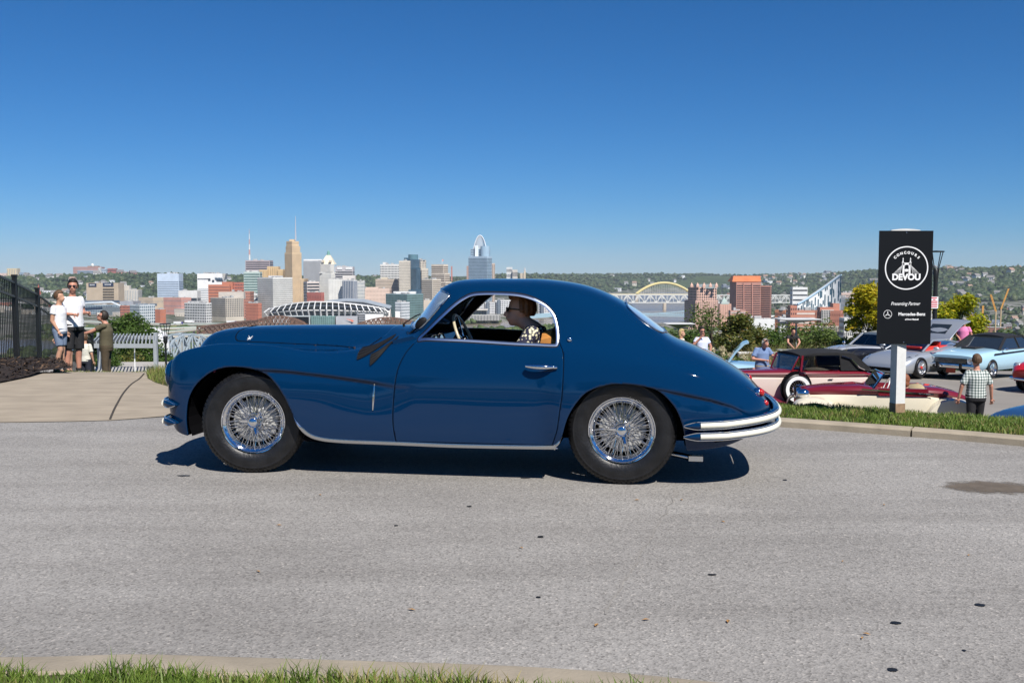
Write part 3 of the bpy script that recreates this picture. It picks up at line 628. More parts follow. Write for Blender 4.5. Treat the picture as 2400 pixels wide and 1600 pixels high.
def river_d(x, y):
    p = np.stack([np.ravel(x), np.ravel(y)], 1); return nearest(p, RIV, False)[1].reshape(np.shape(x))
def near_z(x, y):
    x = np.asarray(x, float); y = np.asarray(y, float)
    left = np.interp(y, [-80, -30, 14.4, 16, 18.7, 23, 30, 39, 58, 75, 95, 130, 250, 500], [2, 0, -.0, -.12, -.42, -1.0, -2.0, -3.3, -5.1, -5.4, -9, -24, -60, -92])
    right = np.interp(y, [-80, -30, 7, 9, 10.5, 12, 15.5, 17.2, 38, 42, 58, 110, 250, 500], [2, 0, -.02, -.15, -.4, -1.0, -2.1, LOT_Z - .2, LOT_Z - .4, -2.9, -5.5, -22, -60, -92])
    return left + (right - left) * sst(-1.5, 2.0, x)
PXR = [-400, 0, 100, 200, 330, 500, 700, 900, 1150, 1400, 1600, 1900, 2050, 2200, 2400, 2800]
def hill_z(x, y):
    r = np.hypot(x, y); px = 1200 + FPX * x / np.maximum(y, 1)
    base = np.interp(px, PXR, [3300, 3500, 3500, 3500, 3500, 3700, 3900, 3900, 4200, 5200, 5600, 4600, 3700, 3400, 3300, 3300])
    top = np.interp(px, PXR, [4600, 4700, 4700, 4600, 4600, 4700, 5000, 5000, 5600, 6800, 7600, 7000, 5600, 5000, 4800, 4800])
    ytop = np.interp(px, PXR, [660, 660, 657, 655, 652, 657, 657, 656, 652, 648, 646, 646, 643, 640, 638, 637])
    zt = CAM_H + (645 - ytop) * top / FPX; t = np.clip((r - base) / (top - base), 0, 1); s = t ** 1.1 * (1 - .25 * (1 - t))
    z = -92 + (zt + 92) * sst(0, 1, s) + (vnoise(x, y, 420, 1) - .5) * 34 * np.clip(t * 1.6, 0, 1) * np.clip((1.15 - t) * 3, .2, 1) + (vnoise(x, y, 130, 2) - .5) * 10 * np.clip(t * 2, 0, 1)
    return z, t
def terrain_z(x, y):
    x = np.asarray(x, float); y = np.asarray(y, float); r = np.hypot(x, y); n = near_z(x, y); h, t = hill_z(x, y)
    far = h + (vnoise(x, y, 260, 5) - .5) * 6 * (1 - np.clip(t, 0, 1)) * sst(600, 1200, r)
    rd = river_d(x, y); far = far - 14 * (1 - sst(120, 230, rd)) * (r > 700)
    return np.where(y < 5, np.where(y < -30, np.interp(y, [-9000, -600, -80, -30], [-8, 4, 1.0, 0]), n), np.where(r < 500, n, far))
def build_terrain():
    rr = np.r_[np.geomspace(2, 60, 90), np.geomspace(62, 9000, 190)]
    fw = np.radians(np.r_[np.arange(-38, 38.01, .35)]); th = np.r_[fw, np.radians(np.r_[np.arange(41, 320, 3.0)])]
    RR, TH = np.meshgrid(rr, th, indexing='ij'); X = RR * np.sin(TH); Y = RR * np.cos(TH); Z = terrain_z(X, Y) - .06
    m = (RR > 0) & (Y < 16) ; n, k = X.shape; V = np.stack([X, Y, Z], -1).reshape(-1, 3); i = np.arange(n - 1)[:, None]; j = np.arange(k)[None, :]; j2 = (j + 1) % k
    F = np.stack([i * k + j, i * k + j2, (i + 1) * k + j2, (i + 1) * k + j], -1).reshape(-1, 4)
    V = np.vstack([V, [[0, 0, -.06]]]); F = np.vstack([F, [[n * k, 1 + q - 1, (q + 1) % k, n * k] for q in range(0)] or np.zeros((0, 4), int)])
    m = bpy.data.materials.new('terrain_ground'); m.use_nodes = True; nd = m.node_tree; b = nd.nodes['Principled BSDF']; b.inputs['Roughness'].default_value = .95; b.inputs['Specular IOR Level'].default_value = .1
    geo = nd.nodes.new('ShaderNodeNewGeometry'); sp = nd.nodes.new('ShaderNodeSeparateXYZ'); nd.links.new(geo.outputs['Position'], sp.inputs[0])
    n1 = nd.nodes.new('ShaderNodeTexNoise'); n1.inputs['Scale'].default_value = .012; n1.inputs['Detail'].default_value = 8; nd.links.new(geo.outputs['Position'], n1.inputs['Vector'])
    r1 = nd.nodes.new('ShaderNodeValToRGB'); e = r1.color_ramp.elements; e[0].position = .38; e[0].color = (.035, .055, .018, 1); e[1].position = .62; e[1].color = (.06, .085, .028, 1); nd.links.new(n1.outputs[0], r1.inputs[0])
    n2 = nd.nodes.new('ShaderNodeTexNoise'); n2.inputs['Scale'].default_value = .03; n2.inputs['Detail'].default_value = 6; nd.links.new(geo.outputs['Position'], n2.inputs['Vector'])
    r2 = nd.nodes.new('ShaderNodeValToRGB'); e = r2.color_ramp.elements; e[0].position = .42; e[0].color = (.045, .06, .025, 1); e[1].position = .58; e[1].color = (.22, .21, .19, 1); nd.links.new(n2.outputs[0], r2.inputs[0])
    lt = nd.nodes.new('ShaderNodeMapRange'); lt.inputs[1].default_value = -84; lt.inputs[2].default_value = -76; nd.links.new(sp.outputs[2], lt.inputs[0])
    mx = nd.nodes.new('ShaderNodeMix'); mx.data_type = 'RGBA'; nd.links.new(lt.outputs[0], mx.inputs[0]); nd.links.new(r2.outputs[0], mx.inputs[6]); nd.links.new(r1.outputs[0], mx.inputs[7])
    nd.links.new(mx.outputs[2], b.inputs['Base Color'])
    o = npmesh('terrain', V, F, m, smooth=True); o['kind'] = 'structure'
    return o
build_terrain()
# river
WAT = M('river_water', (.20, .155, .105), rough=.22, spec=.5, bump=.12, bscale=.08, dist=.3)
nr = np.gradient(RIV, axis=0); nr = np.stack([-nr[:, 1], nr[:, 0]], 1); nr /= np.linalg.norm(nr, axis=1)[:, None]
wv = []; wf = []
for i in range(len(RIV)):
    for k in range(5): q = RIV[i] + nr[i] * (-225 + 112.5 * k); wv.append((q[0], q[1], -99.5))
for i in range(len(RIV) - 1):
    for k in range(4): wf.append((i * 5 + k, i * 5 + k + 1, i * 5 + k + 6, i * 5 + k + 5))
river = npmesh('river', wv, wf, WAT, smooth=True); river['kind'] = 'structure'
# ---- road
def asphalt():
    m = bpy.data.materials.new('worn_asphalt'); m.use_nodes = True; n = m.node_tree; b = n.nodes['Principled BSDF']; b.inputs['Roughness'].default_value = .82; b.inputs['Specular IOR Level'].default_value = .35
    tc = n.nodes.new('ShaderNodeTexCoord').outputs['Object']
    def noise(sc, det=5, rough=.6, dist=0, vec=None):
        q = n.nodes.new('ShaderNodeTexNoise'); q.inputs['Scale'].default_value = sc; q.inputs['Detail'].default_value = det; q.inputs['Roughness'].default_value = rough; q.inputs['Distortion'].default_value = dist; n.links.new(vec or tc, q.inputs['Vector']); return q.outputs['Fac']
    def ramp(f, stops):
        r = n.nodes.new('ShaderNodeValToRGB'); e = r.color_ramp.elements
        while len(e) < len(stops): e.new(.5)
        for x, (p, c) in zip(e, stops): x.position = p; x.color = (*c, 1)
        n.links.new(f, r.inputs[0]); return r.outputs[0]
    def mul(a, c, f=1.0, mode='MULTIPLY'):
        x = n.nodes.new('ShaderNodeMix'); x.data_type = 'RGBA'; x.blend_type = mode; x.inputs[0].default_value = f; n.links.new(a, x.inputs[6]); n.links.new(c, x.inputs[7]); return x.outputs[2]
    base = ramp(noise(.45, 6, .55), [(.30, (.245, .233, .217)), (.70, (.325, .311, .291))])
    vor = n.nodes.new('ShaderNodeTexVoronoi'); vor.inputs['Scale'].default_value = 105; n.links.new(tc, vor.inputs['Vector'])
    agg = ramp(vor.outputs['Color'], [(.0, (.48, .47, .46)), (.45, (.94, .94, .94)), (.80, (1.06, 1.055, 1.05)), (1.0, (1.65, 1.6, 1.55))])
    c = mul(base, agg); c = mul(c, ramp(noise(26, 4, .7), [(.30, (.88, .88, .88)), (.65, (1.06, 1.06, 1.06))]))
    mp = n.nodes.new('ShaderNodeMapping'); mp.inputs['Scale'].default_value = (.25, 1.6, 1); n.links.new(tc, mp.inputs[0])
    c = mul(c, ramp(noise(1.3, 4, .6, .4, mp.outputs[0]), [(.35, (.88, .875, .87)), (.65, (1.06, 1.06, 1.06))]))
    c = mul(c, ramp(noise(3.1, 3, .5), [(.70, (1, 1, 1)), (.82, (.78, .77, .75))]))
    n.links.new(c, b.inputs['Base Color'])
    bp = n.nodes.new('ShaderNodeBump'); bp.inputs['Strength'].default_value = .55; bp.inputs['Distance'].default_value = .004; n.links.new(vor.outputs['Distance'], bp.inputs['Height']); n.links.new(bp.outputs[0], b.inputs['Normal'])
    return m
ASPH = asphalt()
def sheet(name, pts, z, mat, kind='structure', parent=None, step=None):
    me = bpy.data.meshes.new(name); bm = bmesh.new(); bm.faces.new([bm.verts.new((p[0], p[1], z)) for p in pts]); bmesh.ops.triangulate(bm, faces=bm.faces); bm.to_mesh(me); bm.free(); me.materials.append(mat)
    o = bpy.data.objects.new(name, me); COL.objects.link(o)
    if kind: o['kind'] = kind
    if parent: o.parent = parent
    return o
def xy(px, py, z=0): g = G(px, py, z); return (g.x, g.y)
NEARK = smoothpoly([(-14, 2.3), (-7, 3.0), (-3.6, 3.50)] + [xy(px, py, .1) for px, py in ((0, 1531), (300, 1524), (600, 1532), (900, 1541), (1200, 1551), (1500, 1571), (1780, 1601))] + [(1.75, 2.95), (3.2, 2.2), (5.5, .4), (7.5, -2.5)], 160, False)
FARK = smoothpoly([(-40, 6.0), (-20, 8.3), (-9, 9.45)] + [xy(0, 990), xy(150, 988), xy(262, 985), xy(400, 975)] + [(-1.6, 10.45), (.5, 10.55)] + [xy(1837, 1001), xy(2040, 1016), xy(2245, 1032), xy(2400, 1046)] + [(5.6, 7.4), (8.5, 3.0), (10, -3)], 240, False)
road = sheet('road', [tuple(p) for p in FARK] + [(12, -14), (-12, -14), (-40, -2)], 0.0, ASPH)
CONC = M('kerb_concrete', (.31, .265, .20), rough=.9, var=.16, scale=5, bump=.35, bscale=70, dist=.006, detail=8)
CONC2 = M('path_concrete', (.315, .265, .20), rough=.9, var=.15, scale=2.2, bump=.3, bscale=90, dist=.004, detail=9, stretch=(1, 2.2, 1))
JOINT = M('dirty_joint', (.05, .042, .034), rough=1)
def kerb_run(name, line, side, w, h, label_split, lo=0, hi=None):
    # a kerb is cast in lengths: each length is a part of the kerb
    line = np.asarray(line)[lo:hi]; t = np.gradient(line, axis=0); t /= np.linalg.norm(t, axis=1)[:, None]; nn = np.stack([-t[:, 1], t[:, 0]], 1) * side
    s = np.r_[0, np.cumsum(np.linalg.norm(np.diff(line, axis=0), axis=1))]; root = bpy.data.objects.new(name, None); COL.objects.link(root); root['kind'] = 'structure'; root.location = (line[0][0], line[0][1], 0)
    cuts = np.arange(label_split[0], s[-1], label_split[1]); cuts = np.r_[0, cuts, s[-1]]
    for a, b in zip(cuts[:-1], cuts[1:]):
        if b - a < .1: continue
        q = np.linspace(a + .008, b - .008, max(3, int((b - a) / .12))); P_ = np.stack([np.interp(q, s, line[:, k]) for k in (0, 1)], 1); N_ = np.stack([np.interp(q, s, nn[:, k]) for k in (0, 1)], 1); rings = []
        for p, n_ in zip(P_, N_):
            rings.append([(p[0] + n_[0] * d - line[0][0], p[1] + n_[1] * d - line[0][1], z) for d, z in ((0, -.1), (.004, h * .75), (.018, h * .95), (.04, h), (w - .01, h + .004), (w, h - .008), (w, -.1))])
        mb = MB(); mb.loft(rings); mb.build('kerb_stone', CONC, root, 40)
    return root
kerb_run('kerb_near', NEARK, -1, .185, .10, (2.9, 3.05))
iA = int(np.argmin(np.hypot(FARK[:, 0] + 3.0, FARK[:, 1] - 10.35)))
kerb_run('kerb_far', FARK, 1, .15, .07, (1.0, 3.0), lo=iA)
# ---- concrete apron of the path (left), with its joint
AP = [xy(-500, 1006), xy(-200, 994), xy(0, 990.5), xy(150, 988.5), xy(262, 985.5), xy(400, 975.5), (-2.9, 10.55), (-2.9, 11.4), xy(391, 909), xy(364, 901), xy(346, 891), xy(344, 879), (-5.4, 14.9), (-5.55, 16.0), (-7.4, 16.0), (-8.0, 14.4), xy(-200, 930)]
def drape(name, poly, zf, mat, step=.25, kind='structure', off=0, smooth=True):
    P_ = np.array(poly); x0, y0 = P_.min(0); x1, y1 = P_.max(0); me = bpy.data.meshes.new(name); bm = bmesh.new()
    bm.faces.new([bm.verts.new((p[0], p[1], 0)) for p in poly]); 
    for ax, a, b in ((0, x0, x1), (1, y0, y1)):
        for c in np.arange(a + step, b, step):
            co = (c, 0, 0) if ax == 0 else (0, c, 0); no = (1, 0, 0) if ax == 0 else (0, 1, 0)
            bmesh.ops.bisect_plane(bm, geom=bm.verts[:] + bm.edges[:] + bm.faces[:], plane_co=co, plane_no=no)
    q_ = np.array([v.co[:2] for v in bm.verts]); zz_ = np.broadcast_to(zf(q_[:, 0], q_[:, 1]), len(q_))
    for v, z_ in zip(bm.verts, zz_): v.co.z = float(z_) + off
    bmesh.ops.recalc_face_normals(bm, faces=bm.faces)
    if bm.faces and sum(f.normal.z for f in bm.faces) < 0: bmesh.ops.reverse_faces(bm, faces=bm.faces)
    for f in bm.faces: f.smooth = smooth
    bm.to_mesh(me); bm.free(); me.materials.append(mat); o = bpy.data.objects.new(name, me); COL.objects.link(o)
    if kind: o['kind'] = kind
    return o
AZ = lambda x, y: np.interp(y, [0, 10.0, 10.6, 14.4, 16.2], [.006, .006, .02, .03, -.12])
apron = drape('path', AP, AZ, CONC2, .3)
q = smoothpoly([xy(338, 880), xy(327, 892), xy(308, 905), xy(290, 925), xy(275, 950), xy(262, 975), xy(258, 984)], 40, False)
mb = MB(); A_ = [(p[0] - .012, p[1], AZ(*p) + .004) for p in q]; B_ = [(p[0] + .012, p[1], AZ(*p) + .004) for p in q]; mb.add(A_ + B_, [(i, i + 1, 41 + i - 0, 40 + i) for i in range(39)]); jo = mb.build('path_joint', JOINT); jo['kind'] = 'structure'
# ---- lawns (earth sheets; blades are added further down)
SOIL = M('lawn_soil', (.045, .06, .018), rough=1, col2=(.075, .06, .03), scale=7)
LR = [tuple(p + n_ * .15) for p, n_ in zip(FARK[iA:], (lambda t: np.stack([-t[:, 1], t[:, 0]], 1) / np.linalg.norm(t, axis=1)[:, None])(np.gradient(FARK, axis=0)[iA:]))]
LR = [p for p in LR if p[1] > 3.5]
LAWNR = LR + [(14, 8), (14, 16.5), (-2.7, 16.5)]
def lz(x, y):
    d = nearest(np.stack([np.atleast_1d(x), np.atleast_1d(y)], 1), FARK[iA::3], False)[1]; c = np.interp(d, [0, .15, .8, 1.6, 2.6, 5.0, 6.5], [.062, .062, .045, .0, -.27, -1.25, -2.05]); return c
lawn_r = drape('lawn', LAWNR, lz, SOIL, .3)
LL = [xy(345, 880), xy(346, 891), xy(364, 901), xy(391, 909), (-2.95, 11.5), (-2.6, 16), (-5.3, 17.5)]
lawn_l = drape('lawn', LL, lambda x, y: np.interp(y, [11, 14.2, 16, 18], [.012, .035, -.08, -.3]), SOIL, .3)
t = np.gradient(NEARK, axis=0); nn = np.stack([t[:, 1], -t[:, 0]], 1) / np.linalg.norm(t, axis=1)[:, None]
LN = [tuple(p + n_ * .18) for p, n_ in zip(NEARK, nn)]
lawn_n = drape('lawn', LN[::4] + [(7, -6), (0, -9), (-14, -6)], lambda x, y: .085 + .01 * np.sin(3 * x) * np.cos(2 * y), SOIL, .5)
# back side of the road behind the camera: wide park lawn and trees far behind show in the paint's reflections
# ---- car park
LOTM = M('car_park_asphalt', (.235, .215, .19), rough=.9, var=.12, scale=.7, bump=.2, bscale=60, dist=.005)
lot = drape('car_park', [(-6, 16.6), (40, 16.6), (40, 40), (-6, 40)], lambda x, y: LOT_Z + np.interp(y, [16, 33, 40], [0, 0, -.45]), LOTM, 3.0)
YEL = M('yellow_kerb_paint', (.62, .42, .06), rough=.7, var=.2, scale=8)
mb = MB(); a_, b_ = P(2330, 966, 17.6), P(2470, 985, 16.6); mb.beam((a_.x, a_.y, LOT_Z + .06), (b_.x + 3, b_.y - .6, LOT_Z + .06), .2, .13)
yk = mb.build('parking_kerb', YEL); tag(yk, 'yellow painted kerb at the edge of the car park behind the lawn', 'kerb')
# ---- details lying on the asphalt: tar spots, an oil stain and a few leaves
TAR = M('tar', (.012, .012, .012), rough=.5)
def blot(name, px, py, rx, ry, mat, z=.004, seed=0, kind='structure', lab=None):
    g = G(px, py, 0); rg = random.Random(seed); n = 18; ph = [rg.uniform(.8, 1.12) for _ in range(n)]; mb = MB()
    mb.add([(g.x + rx * ph[i] * math.cos(2 * math.pi * i / n), g.y + ry * ph[i] * math.sin(2 * math.pi * i / n), z) for i in range(n)], [tuple(range(n))]); o = mb.build(name, mat); o['kind'] = kind; return o
for k, (px, py, rx, ry) in enumerate([(2099, 1460, .022, .018), (2092, 1570, .02, .018), (2296, 1418, .022, .02), (1267, 1258, .018, .02), (1262, 1400, .012, .01), (1100, 1187, .016, .015), (1669, 1347, .022, .012), (928, 1232, .014, .012), (1840, 1125, .016, .02), (2260, 1525, .008, .01), (1232, 1120, .04, .015), (430, 1115, .05, .02)]): blot('tar_spot', px, py, rx, ry, TAR, seed=k)
STAIN = M('oil_stain', (.125, .10, .075), rough=.85, var=.2, scale=9); n = STAIN.node_tree; tc_ = n.nodes.new('ShaderNodeTexCoord'); mp_ = n.nodes.new('ShaderNodeMapping'); mp_.inputs['Scale'].default_value = (2.5, 3.8, 1); n.links.new(tc_.outputs['Object'], mp_.inputs[0])
gd_ = n.nodes.new('ShaderNodeTexGradient'); gd_.gradient_type = 'SPHERICAL'; n.links.new(mp_.outputs[0], gd_.inputs[0]); nz_ = n.nodes.new('ShaderNodeTexNoise'); nz_.inputs['Scale'].default_value = 9; nz_.inputs['Detail'].default_value = 6; n.links.new(tc_.outputs['Object'], nz_.inputs['Vector'])
ad_ = n.nodes.new('ShaderNodeMath'); ad_.operation = 'MULTIPLY_ADD'; ad_.inputs[1].default_value = 1.1; n.links.new(nz_.outputs['Fac'], ad_.inputs[0]); n.links.new(gd_.outputs['Fac'], ad_.inputs[2]); mr_ = n.nodes.new('ShaderNodeMapRange'); mr_.inputs[1].default_value = .62; mr_.inputs[2].default_value = 1.0; mr_.inputs[4].default_value = .85; n.links.new(ad_.outputs[0], mr_.inputs[0]); n.links.new(mr_.outputs[0], n.nodes['Principled BSDF'].inputs['Alpha'])
so = blot('oil_stain', 2325, 1142, .40, .26, STAIN, seed=40); g_ = G(2325, 1142, 0); so.data.transform(Matrix.Translation((-g_.x, -g_.y, -.004))); so.location = (g_.x, g_.y, .004)
rc_ = random.Random(9); ck = [G(1590 - 175 * f + rc_.uniform(-5, 5), 1150 + 290 * f, 0) for f in np.linspace(0, 1, 34)]
mb = MB(); mb.add([(p.x + s_ * rc_.uniform(.002, .008), p.y, .003) for p in ck for s_ in (-1, 1)], [(2 * i, 2 * i + 1, 2 * i + 3, 2 * i + 2) for i in range(33)]); o = mb.build('road_crack', M('crack_dust', (.235, .222, .205), rough=1)); o['kind'] = 'structure'
LEAF = M('dead_leaf', (.30, .16, .05), rough=.8, var=.3, scale=30)
rl = random.Random(3)
for k in range(16):
    px, py = rl.uniform(60, 2350), rl.uniform(1150, 1500)
    g = G(px, py, 0); mb = MB(); a = rl.uniform(0, 6.28); s = rl.uniform(.012, .022); c_, s_ = math.cos(a), math.sin(a)
    mb.add([(g.x + s * c_, g.y + s * s_, .006), (g.x - s * .4 * s_, g.y + s * .4 * c_, .010), (g.x - s * c_, g.y - s * s_, .006), (g.x + s * .4 * s_, g.y - s * .4 * c_, .009)], [(0, 1, 2, 3)])
    o = mb.build('fallen_leaf', LEAF); tag(o, 'tiny dead leaf lying on the asphalt road', 'leaf', 'dead leaves on the road')
# ---- grass blades
def grass(name, poly, zf, n, h, wd, seed, col, holes=None, lean=.35):
    r = np.random.default_rng(seed); P_ = np.array(poly); x0, y0 = P_.min(0); x1, y1 = P_.max(0); q = np.zeros((0, 2))
    while len(q) < n:
        c = np.stack([r.uniform(x0, x1, n), r.uniform(y0, y1, n)], 1); q = np.vstack([q, c[inpoly(c, P_)]])
    q = q[:n]; z = np.broadcast_to(zf(q[:, 0], q[:, 1]), n); cl = vnoise(q[:, 0], q[:, 1], .22, seed); hh = h * (.55 + .9 * cl) * r.uniform(.6, 1.3, n); a = r.uniform(0, 2 * np.pi, n); w = wd * r.uniform(.6, 1.3, n)
    la = r.uniform(0, 2 * np.pi, n); ln = hh * lean * r.uniform(.2, 1.6, n); b = np.c_[q, z]; d = np.c_[np.cos(a), np.sin(a), np.zeros(n)] * w[:, None] / 2; l = np.c_[np.cos(la) * ln, np.sin(la) * ln, np.zeros(n)]
    up = np.c_[np.zeros(n), np.zeros(n), hh]; V = np.stack([b - d, b + d, b + l * .35 + up * .6 + d * .75, b + l * .35 + up * .6 - d * .75, b + l + up * .95], 1).reshape(-1, 3)
    i = np.arange(n) * 5; F = np.vstack([np.stack([i, i + 1, i + 2], 1), np.stack([i, i + 2, i + 3], 1), np.stack([i + 3, i + 2, i + 4], 1)])
    o = npmesh(name, V, F, col, kind='stuff'); return o
def blade_mat(name, c1, c2, c3):
    m = bpy.data.materials.new(name); m.use_nodes = True; n = m.node_tree; b = n.nodes['Principled BSDF']; b.inputs['Roughness'].default_value = .5; b.inputs['Specular IOR Level'].default_value = .3
    g = n.nodes.new('ShaderNodeNewGeometry'); w = n.nodes.new('ShaderNodeTexNoise'); w.inputs['Scale'].default_value = 3.0; w.inputs['Detail'].default_value = 3; n.links.new(g.outputs['Position'], w.inputs['Vector'])
    ad = n.nodes.new('ShaderNodeMath'); ad.operation = 'MULTIPLY_ADD'; ad.inputs[1].default_value = .55; n.links.new(g.outputs['Random Per Island'], ad.inputs[0]); n.links.new(w.outputs['Fac'], ad.inputs[2])
    r = n.nodes.new('ShaderNodeValToRGB'); e = r.color_ramp.elements; e[0].position = .40; e[0].color = (*c1, 1); e[1].position = .95; e[1].color = (*c2, 1); k = e.new(1.0); k.color = (*c3, 1); n.links.new(ad.outputs[0], r.inputs[0]); n.links.new(r.outputs[0], b.inputs['Base Color'])
    tr = n.nodes.new('ShaderNodeBsdfTranslucent'); n.links.new(r.outputs[0], tr.inputs[0]); mx = n.nodes.new('ShaderNodeMixShader'); mx.inputs[0].default_value = .3; n.links.new(b.outputs[0], mx.inputs[1]); n.links.new(tr.outputs[0], mx.inputs[2]); n.links.new(mx.outputs[0], n.nodes['Material Output'].inputs[0]); _M[name] = m; return m
GRN = blade_mat('grass_blades', (.075, .14, .018), (.20, .28, .05), (.34, .29, .11))
GRL = blade_mat('pale_grass_blades', (.10, .15, .03), (.26, .29, .08), (.36, .30, .13))
gn = grass('grass', [p for p in LN if -3.2 < p[0] < 1.6] + [(1.6, 2.55), (1.0, 2.5), (-2.6, 2.7), (-3.2, 2.9)], lambda x, y: .075, 26000, .062, .0055, 5, GRN, lean=.5); gn['label'] = 'thick green grass along the near kerb'
vis = [p for p in LR if p[1] > 7.2]
gr_ = grass('grass', vis + [(8.5, 8.5), (8.0, 13.2), (1.6, 14.2), (1.0, 11.5)], lz, 90000, .052, .008, 6, GRN, lean=.6); gr_['label'] = 'mown green grass on the strip above the car park'
gl_ = grass('grass', LL, lambda x, y: np.interp(y, [11, 14.2, 16, 18], [.012, .035, -.08, -.3]), 14000, .11, .010, 8, GRL, lean=.5); gl_['label'] = 'long pale grass beside the concrete path'
# ================================================================== foliage tools
def leaf_mat(name, c1, c2, c3=None, tr_=.35):
    m = bpy.data.materials.new(name); m.use_nodes = True; n = m.node_tree; b = n.nodes['Principled BSDF']; b.inputs['Roughness'].default_value = .55; b.inputs['Specular IOR Level'].default_value = .3
    g = n.nodes.new('ShaderNodeNewGeometry'); r = n.nodes.new('ShaderNodeValToRGB'); e = r.color_ramp.elements; e[0].position = 0; e[0].color = (*c1, 1); e[1].position = .8; e[1].color = (*c2, 1)
    if c3: k = e.new(1.0); k.color = (*c3, 1)
    n.links.new(g.outputs['Random Per Island'], r.inputs[0]); n.links.new(r.outputs[0], b.inputs['Base Color'])
    tr = n.nodes.new('ShaderNodeBsdfTranslucent'); n.links.new(r.outputs[0], tr.inputs[0]); mx = n.nodes.new('ShaderNodeMixShader'); mx.inputs[0].default_value = tr_; n.links.new(b.outputs[0], mx.inputs[1]); n.links.new(tr.outputs[0], mx.inputs[2]); n.links.new(mx.outputs[0], n.nodes['Material Output'].inputs[0]); _M[name] = m; return m
BARK = M('bark', (.10, .075, .055), rough=.95, var=.3, scale=12, bump=.5, bscale=30)
LG = leaf_mat('leaf_green', (.035, .075, .012), (.10, .165, .03)); LDK = leaf_mat('leaf_dark_green', (.02, .045, .012), (.06, .10, .025)); LYE = leaf_mat('leaf_yellow', (.22, .24, .01), (.50, .42, .015), (.62, .40, .02)); LOL = leaf_mat('leaf_olive', (.06, .08, .018), (.17, .19, .04), (.28, .18, .05))
def leaves(cl, n, size, seed, flat=.5):
    # cl: list of (centre, radius xyz) clumps; leaves lie mostly near each clump's surface
    r = np.random.default_rng(seed); C = np.array([c for c, _ in cl], float); S = np.array([s for _, s in cl], float); w = (S ** 2).sum(1); k = r.choice(len(cl), n, p=w / w.sum())
    d = r.normal(size=(n, 3)); d /= np.linalg.norm(d, axis=1)[:, None]; rad = r.uniform(.25, 1.0, n) ** .5 * (1 + .12 * r.normal(size=n)); c = C[k] + d * S[k] * rad[:, None]
    a = r.normal(size=(n, 3)); a[:, 2] *= flat; a /= np.linalg.norm(a, axis=1)[:, None]; u = np.cross(d + .6 * r.normal(size=(n, 3)), a); u /= np.linalg.norm(u, axis=1)[:, None] + 1e-9; s = size * r.uniform(.6, 1.4, n)[:, None]
    V = np.stack([c - a * s, c + u * s * .42 - a * s * .1, c + a * s, c - u * s * .42 - a * s * .1], 1).reshape(-1, 3); i = np.arange(n) * 4
    return V, np.stack([i, i + 1, i + 2, i + 3], 1)
def tree(name, label, cat, base, h, crown_h, rad, mat, nl, ls, seed, trunk=.12, group=None, bare=.25, lean=0, nclump=14, shape='round', branches=7):
    rg = random.Random(seed); t = thing(name, label, cat, base, 0, group); mb = MB(); z0 = h - crown_h; k = 7
    pts = [(lean * (i / k) ** 1.5 + rg.uniform(-.03, .03) * h * .1, rg.uniform(-.03, .03) * h * .1, h * .92 * i / k) for i in range(k + 1)]; mb.tube(pts, [max(.012, trunk * (1 - .85 * i / k)) for i in range(k + 1)], 8)
    cl = []
    for i in range(nclump):
        f = (i + .5) / nclump; z = z0 + crown_h * (.10 + .74 * f); a = rg.uniform(0, 6.28) + i * 2.4
        prof = {'round': math.sin(math.pi * min(1, .16 + .78 * f)) ** .8, 'cone': max(.18, 1 - .85 * f), 'flat': .55 + .45 * f, 'bush': (1 - f * .55)}[shape]; rr = rad * prof * rg.uniform(.35, .75)
        c = (math.cos(a) * rr + lean * f, math.sin(a) * rr, z); s = rad * rg.uniform(.30, .52) * (.7 + .4 * prof); cl.append((c, (s, s, s * rg.uniform(.55, .9))))
        if i % max(1, nclump // branches) == 0:
            b0 = Vector(pts[min(k, max(1, int(k * (z / h) * .75)))]); mb.tube([b0, b0.lerp(Vector(c), .5) + Vector((0, 0, .03 * h)), c], [trunk * .38, trunk * .22, .008], 5)
    mb.build('trunk', BARK, t, 60); V, F = leaves(cl, nl, ls, seed); o = npmesh('crown', V, F, mat, t); return t
# canopy lumps for woods seen from afar: many small ragged crowns in one mesh
def _ico():
    bm = bmesh.new(); bmesh.ops.create_icosphere(bm, subdivisions=2, radius=1); V = np.array([v.co[:] for v in bm.verts]); F = np.array([[v.index for v in f.verts] for f in bm.faces]); bm.free(); return V, F
IV, IF = _ico()
bm_ = bmesh.new(); bmesh.ops.create_icosphere(bm_, subdivisions=1, radius=1); JV = np.array([v.co[:] for v in bm_.verts]); JF = np.array([[v.index for v in f.verts] for f in bm_.faces]); bm_.free()
def canopy(name, pts, rad, mat, seed, label=None, hi=False, squash=.85):
    r = np.random.default_rng(seed); BV, BF = (IV, IF) if hi else (JV, JF); n = len(pts); pts = np.asarray(pts); s = rad * r.uniform(.6, 1.35, n); ang = r.uniform(0, 6.28, n)
    B = BV[None] * (1 + .32 * r.normal(size=(n, len(BV), 1))); c, s_ = np.cos(ang)[:, None], np.sin(ang)[:, None]
    X = B[..., 0] * c - B[..., 1] * s_; Y = B[..., 0] * s_ + B[..., 1] * c; Z = B[..., 2] * squash
    V = np.stack([X, Y, Z], -1) * s[:, None, None] + pts[:, None, :] + np.array([0, 0, .35]) * s[:, None, None]
    F = BF[None] + (np.arange(n) * len(BV))[:, None, None]; o = npmesh(name, V.reshape(-1, 3), F.reshape(-1, 3), mat, kind='stuff')
    if label: o['label'] = label
    return o
WOOD = leaf_mat('wood_canopy', (.022, .042, .014), (.055, .085, .028), (.085, .10, .035), .1); WOOD2 = leaf_mat('riverside_canopy', (.045, .075, .02), (.10, .14, .04), (.15, .15, .05), .1)
